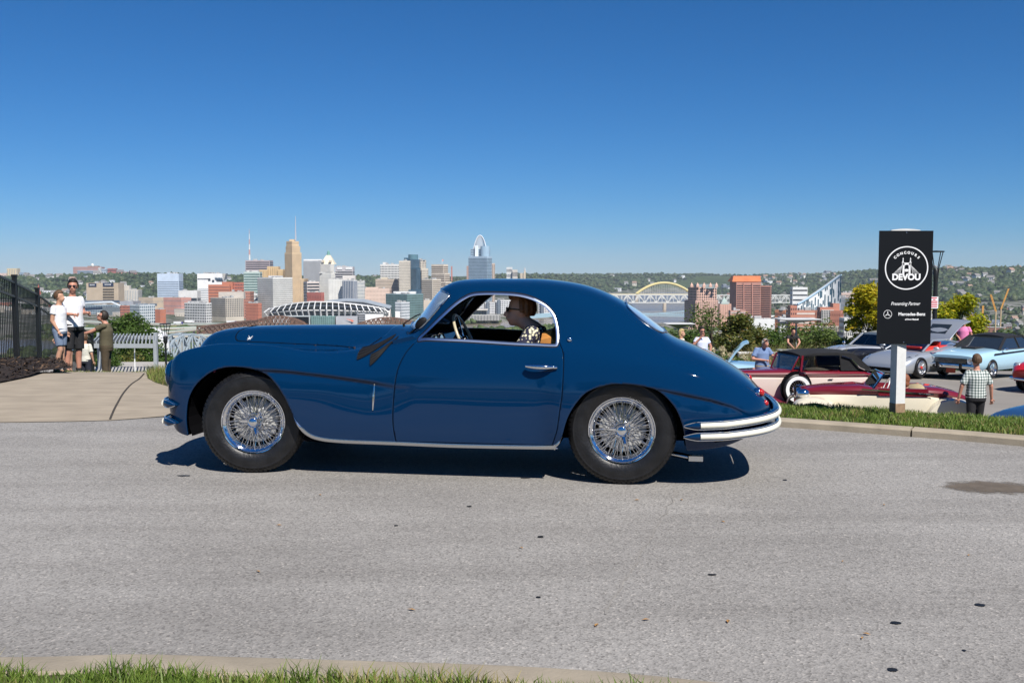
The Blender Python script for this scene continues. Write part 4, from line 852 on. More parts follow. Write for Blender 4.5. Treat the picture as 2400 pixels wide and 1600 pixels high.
# ================================================================== the city in the valley
GZ = -93.0
_wm = {}
def wallm(c, r=.8):
    c = tuple(min(.84, v * 1.15) for v in c)
    k = 'wall_%02d_%02d_%02d' % tuple(int(v * 99) for v in c); return M(k, c, rough=r, var=.10, scale=.05, detail=6)
WIND = M('window_dark', (.035, .042, .052), rough=.25, var=.35, scale=.12); WINB = M('window_blue', (.07, .12, .17), rough=.2, var=.3, scale=.08); WING = M('window_green', (.10, .17, .16), rough=.2, var=.3, scale=.08); WINL = M('window_pale', (.22, .28, .33), rough=.2, var=.25, scale=.1)
ROOFG = M('flat_roof', (.32, .31, .30), rough=.95, var=.2, scale=.06)
def face_windows(mb, o, ux, W, Hh, nrm, style, nx, ny, fx, fy, base=0.0, top=0.0, out=.3):
    # o: lower-left corner of the face, ux: unit vector along, nrm: outward; windows are panes standing in their frames
    def q(a, b, c, d, lift=out):
        p = o + nrm * lift; return [p + ux * a + Vector((0, 0, c)), p + ux * b + Vector((0, 0, c)), p + ux * b + Vector((0, 0, d)), p + ux * a + Vector((0, 0, d))]
    z0, z1 = base, Hh - top; dz = (z1 - z0) / ny; dx = W / nx
    if style == 'grid':
        for i in range(nx):
            for j in range(ny): mb.add(q(dx * (i + .5 - fx / 2), dx * (i + .5 + fx / 2), z0 + dz * (j + .5 - fy / 2), z0 + dz * (j + .5 + fy / 2)), [(0, 1, 2, 3)])
    elif style == 'hband':
        for j in range(ny): mb.add(q(W * .02, W * .98, z0 + dz * (j + .5 - fy / 2), z0 + dz * (j + .5 + fy / 2)), [(0, 1, 2, 3)])
    elif style == 'vband':
        for i in range(nx): mb.add(q(dx * (i + .5 - fx / 2), dx * (i + .5 + fx / 2), z0, z1), [(0, 1, 2, 3)])
def block(root, x0, x1, yt, D, wall, win, style='grid', nx=10, ny=10, fx=.55, fy=.55, side=0.0, ang=28, base=.04, top=.03, zb=None, depth=None, name='wall', par=True, roofm=None, ybot=None):
    # a rectangular mass seen between pixel columns x0..x1, its top at pixel row yt, at distance D
    a, b = P(x0, yt, D), P(x1, yt, D); zt = a.z; zb = GZ if zb is None else zb
    if ybot is not None: zb = P(x0, ybot, D).z
    W = b.x - a.x; s = abs(side); th = R(ang) if s else 0.0
    view = Vector((a.x + b.x, 2 * D, 0)).normalized(); rt = Vector((view.y, -view.x, 0)); W2 = W * rt.x if rt.x > .2 else W
    if s:
        sg = 1 if side > 0 else -1; fw = W * (1 - s) / math.cos(th); dp = W * s / math.sin(th)
        # right side seen: the front face runs away to the left, its right corner is nearest
        ux = Vector((math.cos(th), -math.sin(th) * sg, 0)); uy = Vector((math.sin(th) * sg, math.cos(th), 0))
        o = Vector((a.x, D, 0)) if sg > 0 else Vector((a.x + W * s, D, 0))
    else:
        fw = W; dp = depth or max(12, min(40, W * .6)); ux = Vector((1, 0, 0)); uy = Vector((0, 1, 0)); o = Vector((a.x, D, 0)); sg = 0
    R0 = root.location; o = o - Vector((R0.x, R0.y, 0)); Hh = zt - zb; z0 = zb - R0.z
    c = [o, o + ux * fw, o + ux * fw + uy * dp, o + uy * dp]; mb = MB(); mb.add([Vector((p.x, p.y, z0)) for p in c] + [Vector((p.x, p.y, z0 + Hh)) for p in c], [(0, 1, 5, 4), (1, 2, 6, 5), (2, 3, 7, 6), (3, 0, 4, 7), (3, 2, 1, 0)]); w = mb.build(name, wall, root)
    mb = MB(); inner = [p + (sum(c, Vector()) / 4 - p) * .03 for p in c]
    mb.add([Vector((p.x, p.y, z0 + Hh - .6)) for p in inner], [(0, 1, 2, 3)]); mb.build('roof', roofm or ROOFG, root)
    if name == 'wall' and D < 3200 and Hh > 18 and fw > 9:
        rg_ = random.Random(int(x0 * 7 + x1)); mb = MB(); ce = sum(c, Vector()) / 4
        for _ in range(rg_.randint(3, 6)):
            p_ = ce + ux * fw * rg_.uniform(-.36, .36) + uy * dp * rg_.uniform(-.36, .3); w_ = rg_.uniform(2, .2 * fw + 2); h_ = rg_.uniform(1.5, 5); mb.box((p_.x, p_.y, z0 + Hh + h_ / 2 - .7), (w_, rg_.uniform(2, 8), h_), math.atan2(ux.y, ux.x))
        mb.build('rooftop_plant', M('plant_grey', (.42, .42, .41), rough=.8, var=.3, scale=.2), root, kind='stuff')
    if win is not None and style:
        mb = MB(); bz = base * Hh; tp = top * Hh; fl = Vector((0, 0, z0))
        face_windows(mb, c[0] + fl, ux, fw, Hh, -uy, style, nx, ny, fx, fy, bz, tp)
        nsd = max(2, int(round(nx * dp / fw))) if style != 'hband' else 1
        if sg >= 0: face_windows(mb, c[1] + fl, uy, dp, Hh, ux, style, min(nsd, 30), ny, fx, fy, bz, tp)
        if sg <= 0: face_windows(mb, c[3] + fl, -uy, dp, Hh, -ux, style, min(nsd, 30), ny, fx, fy, bz, tp)
        if mb.f: mb.build('windows', win, root, kind='stuff', recalc=False)
    return c, z0, Hh, (ux, uy, fw, dp)
def bld(name, label, x0, x1, D, blocks, cat='building'):
    a = P((x0 + x1) / 2, 700, D); t = thing(name, label, cat, (a.x, D, GZ)); return t
def simple(name, label, x0, x1, yt, D, wc, wn, style, nx, ny, fx=.55, fy=.55, side=0, ang=28, pent=None, **k):
    t = bld(name, label, x0, x1, D, None); block(t, x0, x1, yt, D, wallm(wc), wn, style, nx, ny, fx, fy, side, ang, **k)
    if pent: block(t, pent[0], pent[1], pent[2], D + 6, wallm(pent[3] if len(pent) > 3 else wc), None, None, depth=14, name='penthouse', zb=P(x0, yt, D).z - 3)
    return t
tanc, whit, brk, gryc, pink, crm = (.50, .38, .24), (.62, .61, .58), (.36, .13, .08), (.36, .37, .38), (.52, .38, .31), (.56, .50, .41)
B = simple
B('apartment_slab', 'plain yellowish slab tower alone on the wooded ridge', 16, 40, 629, 4700, (.58, .46, .27), WINL, 'vband', 6, 1, .3)
B('office_block', 'small blue grey block beside the yellowish slab on the ridge', 43, 58, 638, 4720, (.20, .27, .35), WIND, 'grid', 3, 4)
B('apartment_block', 'low pale pink block on the ridge by the fence top', -6, 15, 640, 4700, (.55, .42, .36), WIND, 'grid', 6, 3)
t = bld('hospital', 'long red brick hospital with glass front and white dome on the hilltop', 171, 249, 4650, None)
block(t, 171, 237, 625.5, 4650, wallm((.37, .17, .13)), WINL, 'grid', 22, 5, .5, .5, zb=-20); block(t, 181, 232, 633, 4640, wallm((.30, .34, .40)), WINB, 'grid', 18, 3, .7, .6, name='glass_wing', zb=-20); block(t, 230, 236, 627, 4636, wallm(whit), WINB, 'vband', 2, 1, .3, name='stair_tower', zb=-20); block(t, 236, 249, 630, 4645, wallm((.36, .42, .50)), WINB, 'grid', 4, 4, name='end_wing', zb=-20); block(t, 205, 228, 623, 4660, wallm((.26, .18, .15)), None, None, name='plant_room', zb=20)
q = P(217, 622, 4655) - t.location; mb = MB(); mb.ell((q.x, q.y, q.z), (7, 7, 9), 12, 8); mb.build('dome', wallm(whit), t, 60)
B('clinic', 'dark red brick clinic with black top storey on the hill beside the hospital', 252, 271, 629, 4640, (.33, .11, .09), WIND, 'hband', 1, 4, 1, .3, zb=-30)
B('school', 'long low red roofed school on the hillside right of the clinic', 274, 316, 637, 4600, (.42, .20, .16), WIND, 'grid', 12, 2, zb=-40)
t = B('museum_block', 'tan windowless slab with two dark blue sign panels and louvred slots', 202, 277, 663, 2650, (.40, .32, .23), None, None, 0, 0, side=.0, depth=40)
for (a, b, c, d, m_) in ((207.5, 226, 664, 671.5, WIND), (241, 266, 662.5, 671, WIND)):
    p0, p1 = P(a, d, 2648.5), P(b, c, 2648.5); mb = MB(); mb.add([Vector((x, 2648.5, z)) - t.location for x, z in ((p0.x, p0.z), (p1.x, p0.z), (p1.x, p1.z), (p0.x, p1.z))], [(0, 1, 2, 3)]); mb.build('sign_panel', M('navy_panel', (.012, .022, .06), rough=.5), t)
    mb = MB(); zc = (p0.z + p1.z) / 2; w = (p1.x - p0.x); rg = random.Random(5)
    for k in range(6): x = p0.x + w * (.22 + .1 * k); mb.box(Vector((x, 2648.1, zc)) - t.location, (w * .06, .3, 3.2 if k in (0, 5) else 2.3))
    mb.build('lettering', WHT, t, kind='stuff')
for k in range(5):
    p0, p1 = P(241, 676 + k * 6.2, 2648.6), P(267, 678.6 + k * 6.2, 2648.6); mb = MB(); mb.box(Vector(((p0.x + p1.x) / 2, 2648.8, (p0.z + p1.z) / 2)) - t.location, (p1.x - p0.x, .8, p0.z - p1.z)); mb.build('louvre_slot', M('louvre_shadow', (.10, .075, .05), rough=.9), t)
B('concrete_block', 'pale beige block with thin upright ribs behind the tan slab', 278, 323, 679, 2700, (.50, .46, .40), WINL, 'vband', 12, 1, .35, pent=(281, 303, 669))
t = bld('arena', 'low glass fronted arena with dark sloping blue roof', 181, 282, 2350, None)
block(t, 181, 283, 714, 2350, wallm((.30, .36, .40)), WINB, 'grid', 26, 4, .75, .6); block(t, 183, 257, 705, 2360, wallm((.10, .14, .19)), None, None, name='roof_slab', zb=P(200, 711, 2360).z, depth=60); block(t, 240, 282, 719, 2335, wallm((.25, .30, .33)), WIND, 'vband', 20, 1, .6, name='entrance_hall')
mb = MB(); pr = [P(180, 712, 2340), P(262, 708, 2340), P(282, 717, 2340)]; mb.tube([p - t.location for p in pr], 2.2, 6); mb.build('eaves', wallm((.5, .55, .58)), t)
B('warehouse', 'grey gabled hall between the arena and the brick house', 278, 312, 706, 2420, (.30, .31, .34), None, None, 0, 0, depth=50)
B('brick_terrace', 'red brick terrace under the grey gabled hall', 281, 306, 716, 2250, brk, WIND, 'grid', 8, 4)
B('office_block', 'white framed glass office with curved corner near the riverside viaduct', 304, 363, 714, 1950, (.52, .56, .57), WINB, 'grid', 9, 6, .62, .62, side=.42, ang=40, pent=(318, 362, 711.5, (.16, .20, .24)))
B('brick_store', 'plain orange red brick store beside the glass office', 363, 386, 725, 1930, (.42, .15, .085), WINL, 'grid', 4, 3, .12, .2, side=.35)
B('flat_roofed_block', 'wide tan flat roofed block under the blue striped tower', 325, 384, 697, 2500, (.50, .40, .29), WINL, 'grid', 12, 2, .2, .3, side=.3)
B('market_hall', 'low building with pinkish red lattice front', 383, 448, 697, 2420, (.50, .25, .20), WINL, 'grid', 16, 3, .3, .3, side=.22)
B('warehouse', 'white low warehouse with dark band beside the lattice front', 418, 462, 681, 2700, (.58, .57, .55), WIND, 'hband', 1, 1, 1, .25)
B('office_tower', 'blue and white striped office tower with pale blue sign band', 368, 419, 641, 2950, (.46, .54, .64), M('tower_band', (.17, .22, .29), rough=.3), 'hband', 1, 14, 1, .42, top=.22, side=.0, pent=(392, 400, 638))
t = bld('office_tower', 'white angular office tower with black stripe and glass slots', 462, 529, 2800, None)
block(t, 462, 521, 641, 2800, wallm((.72, .71, .69)), WINB, 'hband', 1, 11, 1, .26, top=.42, depth=40)
mb = MB(); A_ = [P(520.5, 641, 2800), P(529, 641, 2812), P(522, 668, 2812), P(520.5, 668, 2800)]; A_ = [p - t.location for p in A_]; mb.add(A_ + [p + Vector((-2, 30, 0)) for p in A_], [(0, 1, 2, 3), (4, 5, 6, 7), (0, 1, 5, 4), (1, 2, 6, 5), (2, 3, 7, 6)]); mb.build('angled_wing', wallm((.62, .60, .55)), t)
for (a, b, c, d) in ((463, 489, 652.8, 653.8), (488, 493, 652.5, 657.5), (497, 502, 656, 660.5), (508, 523, 656.8, 659)):
    p0, p1 = P(a, d, 2798.5), P(b, c, 2798.5); mb = MB(); mb.box(Vector(((p0.x + p1.x) / 2, 2799, (p0.z + p1.z) / 2)) - t.location, (p1.x - p0.x, 1, p1.z - p0.z)); mb.build('glass_slot', WIND, t)
for k in range(5):
    mb = MB(); a, b = P(504 + k * 3.4, 650, 2798), P(508.5 + k * 3.4, 655.5, 2798); mb.beam(a - t.location, b - t.location, 2.6, 1.2); mb.build('slanted_window', WINB, t)
t = bld('brick_office', 'orange brick office with ribbon windows and a taller set-back wing', 488, 572, 2520, None)
block(t, 488, 538, 667, 2520, wallm((.44, .155, .085)), wallm((.20, .085, .06)), 'hband', 1, 9, 1, .35, top=.04); block(t, 520, 545, 660.5, 2530, wallm((.42, .145, .08)), None, None, name='lift_tower'); block(t, 538, 572, 661.5, 2540, wallm((.36, .12, .08)), WIND, 'grid', 9, 9, .55, .3, name='rear_wing')
B('hotel', 'white riverside hotel with square dark windows', 432, 502, 709, 1980, (.60, .60, .58), WIND, 'grid', 13, 7, .62, .58, side=.12, ang=30, pent=(440, 480, 706, (.45, .45, .44)))
B('concrete_tower', 'beige concrete grid tower with deep dark windows and wide top storey', 493, 573, 697, 2030, (.47, .42, .35), WIND, 'grid', 13, 9, .58, .55, side=.40, ang=42, base=.22, pent=(512, 571, 684, (.48, .43, .37)))
B('brick_block', 'dark red brick block with flat cornice behind the beige grid tower', 528, 586, 683, 2160, (.37, .16, .11), WIND, 'grid', 12, 9, .4, .4)
B('white_block', 'small white block with paired windows above the brick factory', 586, 603, 688, 2250, (.62, .62, .6), WIND, 'grid', 5, 5, .6, .6)
B('brick_factory', 'bright red brick factory with rows of small windows by the rusty bridge', 576, 615, 710, 1960, (.46, .17, .105), wallm((.28, .10, .07)), 'grid', 9, 6, .45, .55, side=.15)
t = bld('office_tower', 'mauve office tower with dark stripes and a red and white mast', 575, 632, 2750, None)
block(t, 575, 632, 610, 2750, wallm((.36, .30, .31)), WIND, 'hband', 1, 22, 1, .45, top=.02)
ms = P(585, 609, 2770) - t.location; me_ = P(584, 536, 2770) - t.location
for k in range(6): mb = MB(); a = ms.lerp(me_, k / 6); b = ms.lerp(me_, (k + 1) / 6); mb.cyl(a, b, 2.6 - .38 * k, 2.6 - .38 * (k + 1), 6); mb.build('mast_section', M('mast_red', (.55, .30, .27), rough=.6) if k % 2 else wallm(whit), t)
B('glass_tower', 'pale green glass block with white floor bands in front of the mauve tower', 571, 609, 637, 2480, (.40, .48, .44), WING, 'hband', 1, 15, 1, .5, pent=(577, 604, 634, whit))
t = bld('art_deco_block', 'golden tan stepped masonry block left of the tall tan tower', 608, 664, 2680, None)
for a, b, y in ((608, 627, 632), (626, 652, 624.5), (650, 663, 631)): block(t, a, b, y, 2680 + (y < 630) * 6, wallm((.56, .40, .21)), wallm((.36, .25, .13)), 'vband', 5, 1, .3, name='wing', depth=25)
B('grid_office', 'large white concrete office with a dense grid of square windows', 603, 684.5, 650, 2210, (.63, .62, .58), WIND, 'grid', 24, 20, .52, .55, side=.44, ang=40, base=.02, pent=(629, 660, 646, (.5, .5, .5)))
t = bld('skyscraper', 'tall tan stepped art deco skyscraper with slim mast', 663, 713, 2560, None); tw, tn = wallm((.56, .415, .255)), wallm((.34, .25, .165))
block(t, 664, 713, 653, 2552, tw, tn, 'vband', 14, 1, .4, name='podium_tower', depth=50); block(t, 667, 706, 592, 2556, tw, tn, 'grid', 11, 46, .42, .6, side=.45, ang=40, name='shaft'); block(t, 669.5, 703, 577, 2562, tw, tn, 'grid', 9, 6, .4, .5, side=.45, ang=40, zb=P(670, 600, 2562).z, name='upper_shaft'); block(t, 671, 700, 565.5, 2566, tw, tn, 'grid', 7, 3, .4, .5, side=.45, ang=40, zb=P(670, 590, 2566).z, name='crown'); block(t, 678, 690, 561, 2574, tw, None, None, zb=P(670, 572, 2574).z, name='crown_top', depth=14)
a, b = P(693, 564, 2575) - t.location, P(692.5, 506, 2575) - t.location; mb = MB(); mb.cyl(a, b, 2.0, .5, 6); mb.build('mast', M('mast_grey', (.5, .5, .54), rough=.5), t)
B('bank_tower', 'plain grey slab tower with white top beside the tan skyscraper', 711, 755, 611, 2740, (.30, .31, .325), wallm((.24, .25, .265)), 'vband', 24, 1, .4, pent=(711.5, 754.5, 607.5, (.66, .66, .66)))
B('striped_office', 'low office with pale pink side and dark ribbon windows below the grey slab', 711, 750, 660, 2480, (.58, .50, .46), WIND, 'hband', 1, 10, 1, .55, side=.66, ang=60)
t = bld('clock_tower', 'white classical tower with a pyramid roof and green lantern', 749, 786, 2550, None); ww = wallm((.66, .645, .59))
block(t, 749, 786, 639, 2550, ww, wallm((.42, .41, .38)), 'grid', 9, 24, .35, .5, side=.2, name='shaft', depth=30); block(t, 748, 787, 637.8, 2545, wallm((.5, .49, .46)), None, None, zb=P(750, 640.5, 2545).z, name='cornice', depth=36); block(t, 750.5, 784, 619, 2552, ww, wallm((.45, .43, .40)), 'vband', 9, 1, .4, zb=P(750, 638, 2552).z, side=.2, name='colonnade')
p0, p1, ap = P(751, 619, 2556), P(783.5, 619, 2556), P(766, 598, 2570); dz = 18; base_ = [Vector((p0.x, 2556, p0.z)), Vector((p1.x, 2556, p0.z)), Vector((p1.x, 2590, p0.z)), Vector((p0.x, 2590, p0.z))]; cx = (p0.x + p1.x) / 2
tp = [Vector((cx - 5, 2568, ap.z)), Vector((cx + 5, 2568, ap.z)), Vector((cx + 5, 2578, ap.z)), Vector((cx - 5, 2578, ap.z))]
mb = MB(); mb.add([v - t.location for v in base_ + tp], [(0, 1, 5, 4), (1, 2, 6, 5), (2, 3, 7, 6), (3, 0, 4, 7), (4, 5, 6, 7)]); mb.build('pyramid_roof', wallm((.64, .57, .43)), t)
c = Vector((cx, 2573, ap.z)) - t.location; mb = MB(); mb.lathe([(4.5, 0), (4.5, 4), (3.2, 4.5), (3.2, 9), (1.5, 11), (0, 13)], c, n=8); mb.build('lantern', M('verdigris', (.16, .36, .31), rough=.7), t)
for a in (757, 774): p = P(a, 612, 2554.5) - t.location; mb = MB(); mb.box(p, (6, 6, 5)); mb.build('dormer', wallm((.55, .47, .36)), t)
t = B('bank_office', 'grey office with dark ribbon windows and white sign boards under its roof', 785, 827, 625, 2720, (.42, .40, .41), WIND, 'hband', 1, 16, 1, .5, top=.10)
for a, b in ((789, 801), (809, 824)):
    p0, p1 = P(a, 631.5, 2712), P(b, 626, 2712); mb = MB(); mb.box(Vector(((p0.x + p1.x) / 2, 2719, (p0.z + p1.z) / 2)) - t.location, (p1.x - p0.x, 1, 6)); mb.build('sign_board', WHT, t)
B('white_annex', 'white masonry annex with three small windows near its top', 770, 803, 654, 2440, (.64, .63, .59), wallm((.5, .49, .46)), 'vband', 9, 1, .3)
B('striped_office', 'office with bold upright blue and white stripes', 802, 838, 656, 2400, (.60, .60, .58), M('stripe_blue', (.09, .13, .21), rough=.3), 'vband', 7, 1, .62, side=.18, pent=(803, 832, 645, (.58, .54, .50)))
B('grey_block', 'narrow pale grey block beside the striped office', 836, 854, 658, 2430, (.46, .46, .44), WINL, 'grid', 6, 9, .4, .4)
B('brick_block', 'squat dark red brick block above the stadium roof', 719, 762, 685, 2250, (.37, .115, .09), wallm((.25, .08, .065)), 'grid', 9, 3, .4, .4, side=.12)
B('pink_block', 'wide pale pink block left of the green glass office', 840, 913, 676, 2440, (.58, .44, .36), wallm((.42, .32, .26)), 'grid', 22, 6, .35, .45, pent=(858, 886, 673))
B('grid_tower', 'white tower with staggered dark windows and rooftop box', 891, 935, 619, 2720, (.58, .57, .54), WIND, 'grid', 13, 18, .6, .5, pent=(897, 905, 614.5, whit))
B('brown_office', 'brown gridded office with a red brick side', 880, 932, 654, 2530, (.42, .35, .28), wallm((.25, .21, .17)), 'grid', 20, 10, .55, .55, pent=(893, 908, 650, (.55, .48, .36)))
B('slender_tower', 'tan tower with fine square windows left of the blue glass tower', 935, 961, 611, 2480, (.54, .49, .41), WIND, 'grid', 10, 32, .42, .45)
t = bld('glass_tower', 'dark blue glass tower with a rounded crown', 957, 993, 2500, None); bg_ = wallm((.035, .085, .13), .25)
block(t, 957, 985, 628, 2500, bg_, WINB, 'grid', 9, 34, .85, .7, side=.3, name='shaft'); block(t, 960, 983, 608, 2506, bg_, WINB, 'grid', 8, 6, .85, .7, zb=P(960, 632, 2506).z, name='upper_shaft', depth=26); block(t, 947, 961, 604, 2512, bg_, None, None, zb=P(960, 632, 2512).z, name='shoulder', depth=14); block(t, 957, 993, 679, 2470, bg_, WINB, 'grid', 10, 6, .8, .7, name='podium')
p = P(968.5, 608, 2518); q = P(968.5, 596.5, 2518); mb = MB(); mb.lathe([(12.4, 0), (12.4, q.z - p.z), (0, q.z - p.z)], p - t.location, n=20); mb.build('rounded_crown', wallm((.09, .18, .22), .25), t, 40)
t = bld('stepped_tower', 'stepped tan tower right of the blue glass tower', 982, 1003, 2560, None)
block(t, 981, 998, 609.5, 2560, wallm((.54, .49, .41)), WIND, 'grid', 5, 30, .45, .45); block(t, 988, 1003, 629, 2550, wallm((.55, .50, .42)), WIND, 'grid', 5, 24, .45, .45, name='lower_wing')
t = bld('striped_tower', 'broad tan and cream striped office tower with a flared foot', 1011, 1060, 2430, None)
for a, b, y, d in ((1011, 1050, 619.5, 2430), (1011, 1054, 640, 2424), (1011, 1058, 660, 2418), (1011, 1061, 672, 2412)): block(t, a, b, y, d, wallm((.56, .49, .40)), M('brown_glass', (.14, .10, .075), rough=.3), 'hband', 1, int((760 - y) / 5.6), 1, .42, side=.25, name='tier')
a, b = P(1036, 619, 2440) - t.location, P(1036, 608, 2440) - t.location; mb = MB(); mb.cyl(a, b, .6, .6, 6); mb.build('flag_pole', wallm(whit), t); mb = MB(); mb.box(b + Vector((1.6, 0, -2)), (4, .5, 4.5)); mb.build('flag', M('flag_red', (.6, .25, .22), rough=.8), t)
B('striped_office', 'lower cream striped office in front of the broad striped tower', 988, 1033, 654, 2350, (.58, .52, .43), M('brown_glass', (.14, .10, .075)), 'hband', 1, 17, 1, .42, side=.4, ang=36)
B('glass_office', 'low green glass office block with white roof plant above the stadium end', 904, 992, 688, 2150, (.17, .26, .28), WING, 'grid', 14, 10, .85, .75, side=.38, ang=38, pent=(922, 974, 683, (.62, .63, .62)))
B('apartment_block', 'white and blue riverside flats beside the stadium end', 926, 958, 708, 2060, (.60, .62, .63), WINB, 'grid', 9, 6, .5, .5, side=.5)
B('brown_roofed_block', 'cream block with dark brown hipped top behind the windscreen', 993, 1012, 703, 2100, (.52, .45, .36), None, None, 0, 0)
t = bld('skyscraper', 'pale blue glass skyscraper crowned by open white steel arches', 1098, 1154, 2780, None); gw = wallm((.34, .44, .53), .3)
block(t, 1098, 1153, 601, 2780, gw, WINB, 'grid', 18, 34, .7, .62, side=.2, name='shaft'); block(t, 1103, 1148, 583, 2786, gw, WINB, 'grid', 15, 5, .7, .6, zb=P(1100, 604, 2786).z, name='upper_shaft', depth=40); block(t, 1113, 1121, 575, 2778, wallm((.60, .66, .70)), None, None, zb=P(1100, 618, 2778).z, name='white_fin', depth=8)
p = P(1137, 584, 2782); q = P(1137, 577, 2782); mb = MB(); mb.lathe([(13, -30), (13, q.z - p.z), (0, q.z - p.z)], p - t.location, n=18); mb.build('round_top', wallm((.30, .42, .52), .3), t, 40)
AW = M('crown_steel', (.66, .69, .72), rough=.5)
for dy, s_ in ((0, 1), (12, .96), (24, .9)):
    mb = MB(); pts = []
    for u_ in np.linspace(-1, 1, 17): pts.append(P(1125 + 15.2 * u_ * s_, 584 - 32 * s_ * (1 - abs(u_) ** 2.2), 2790 + dy) - t.location)
    mb.tube(pts, 1.7, 6); mb.build('crown_arch', AW, t)
mb = MB()
for k in range(15):
    u_ = -.91 + .13 * k; a = P(1125 + 15.2 * u_, 584 - 32 * (1 - abs(u_) ** 2.2), 2790) - t.location; mb.beam(a, P(1125 + 13 * u_, 585, 2800) - t.location, 1.7); b = P(1125 + 14 * u_, 584 - 29 * (1 - abs(u_) ** 2.2), 2814) - t.location; mb.beam(a, b, .9)
mb.build('crown_lattice', AW, t, kind='stuff')
B('slab_block', 'tan slab block right behind the arched crown skyscraper', 1153, 1160, 617, 3300, (.50, .40, .32), WIND, 'vband', 2, 1, .3); B('slab_block', 'narrow dark brick tower left behind the arched crown skyscraper', 1093.5, 1099, 623, 3300, (.33, .22, .18), None, None, 0, 0)
B('apartment_block', 'white block on the hill beyond the roof of the coupe', 1187, 1201, 626, 4900, (.58, .58, .56), WIND, 'grid', 5, 5); B('apartment_block', 'long pale block stepping down the hill beyond the coupe roof', 1201, 1213, 632, 4880, (.50, .46, .40), WIND, 'grid', 5, 3)
t = bld('church', 'pale hillside church with a thin spire', 1219, 1232, 4700, None); block(t, 1219, 1230, 640, 4700, wallm((.55, .46, .34)), WIND, 'vband', 3, 1, .2, zb=-40); block(t, 1228, 1232, 634, 4695, wallm((.55, .46, .34)), None, None, zb=-40, name='tower', depth=8); p = P(1230, 634, 4698) - t.location; mb = MB(); mb.lathe([(5, 0), (0, 18)], p, n=6); mb.build('spire', wallm((.45, .44, .42)), t)
B('hill_tower', 'red mast like tower on the ridge beyond the striped tower', 1057, 1060, 624, 4900, (.45, .16, .12), None, None, 0, 0)
# riverside flats seen through the coupe's side window
for x0, x1, y, lab in ((1085, 1110, 712, 'white riverside flats with grey balconies beside a dark block'), (1108, 1136, 705, 'dark and white riverside flats, the tall one of the row'), (1134, 1162, 709, 'white riverside flats with a row of dark windows'), (1160, 1196, 704, 'white riverside flats stepping up to the bridge'), (1262, 1295, 700, 'grey white riverside flats near the blue bridge')):
    t = bld('riverside_flats', lab, x0, x1, 2350, None); block(t, x0, x1, y, 2350, wallm((.62, .62, .62)), WIND, 'grid', 9, 7, .5, .55); block(t, x0 + 6, x0 + 13, y - 2, 2344, wallm((.13, .15, .18)), WINL, 'grid', 3, 7, .5, .4, name='dark_bay', depth=8)
t = bld('pavilion', 'low riverside pavilion with a long flat roof', 1080, 1140, 2200, None); block(t, 1082, 1140, 727, 2200, wallm((.42, .42, .40)), WINB, 'vband', 16, 1, .7); block(t, 1078, 1143, 724.5, 2190, wallm((.55, .52, .47)), None, None, zb=P(1100, 727.3, 2190).z, name='roof_slab', depth=40)
B('boathouse', 'long low pale boathouse on the river bank', 1096, 1172, 739, 2080, (.5, .5, .47), WIND, 'vband', 22, 1, .5)
# south bank
t = bld('pink_tower', 'pink stone apartment tower with a castellated green topped crown', 1612, 1688, 1640, None); pw = wallm((.54, .345, .27))
block(t, 1612, 1688, 704, 1640, pw, WIND, 'grid', 12, 15, .5, .45, side=-.24, ang=22, name='shaft'); block(t, 1619, 1684, 673, 1646, pw, WIND, 'grid', 9, 5, .5, .6, side=-.22, ang=22, zb=P(1620, 708, 1646).z, name='upper_shaft'); block(t, 1632, 1676, 666, 1652, wallm((.24, .29, .30)), None, None, zb=P(1620, 676, 1652).z, name='green_crown', depth=18); block(t, 1600, 1690, 766, 1630, pw, WIND, 'grid', 14, 3, .5, .5, side=-.15, ang=20, name='podium')
for x in (1621, 1635, 1650, 1665, 1679):
    p = P(x, 673, 1645) - t.location; mb = MB(); mb.lathe([(3.3, 0), (3.3, 3), (0, 8)], p, n=4); mb.build('gable', pw, t)
t = bld('courthouse_tower', 'narrow pink tower with pale green pointed roof beside the castellated tower', 1687, 1714, 1600, None); block(t, 1687, 1714, 712, 1600, wallm((.56, .34, .26)), wallm((.40, .24, .18)), 'vband', 5, 1, .3); p = P(1697, 712, 1606) - t.location; mb = MB(); mb.lathe([(9, 0), (7, 3), (0, 11)], p, n=4); mb.build('pointed_roof', M('pale_copper', (.33, .42, .38), rough=.7), t)
B('brick_podium', 'low pinkish brick block with white roof line in front of the striped brown tower', 1712, 1748, 727, 1560, (.44, .25, .20), wallm((.62, .60, .58)), 'hband', 1, 1, 1, .2, base=.85)
t = bld('brown_tower', 'reddish brown striped office tower with a bright orange hipped roof', 1716, 1808, 1800, None); bw = wallm((.40, .195, .15)); bn = M('brown_ribbon', (.045, .035, .035), rough=.3)
block(t, 1716, 1784, 660, 1800, bw, None, None, side=-.13, ang=20, name='shaft'); block(t, 1726, 1783.5, 661.5, 1797, bw, bn, 'hband', 1, 19, 1, .42, base=.02, top=.05, name='ribbon_bays', depth=6); block(t, 1783, 1808, 669, 1804, bw, bn, 'hband', 1, 18, 1, .42, side=.2, ang=30, name='right_wing')
for x in (1743, 1763): a, b = P(x, 662, 1796) - t.location, P(x, 745, 1796) - t.location; mb = MB(); mb.beam(a, b, 1.6, 1.2); mb.build('pier', bw, t)
p0, p1 = P(1716, 660, 1799), P(1784, 660, 1799); q0, q1 = P(1719, 646.5, 1812), P(1782, 646.5, 1812); mb = MB(); V = [Vector((p0.x, 1798, p0.z)), Vector((p1.x, 1798, p0.z)), Vector((p1.x, 1840, p0.z)), Vector((p0.x, 1840, p0.z)), Vector((q0.x, 1812, q0.z)), Vector((q1.x, 1812, q0.z)), Vector((q1.x, 1826, q0.z)), Vector((q0.x, 1826, q0.z))]
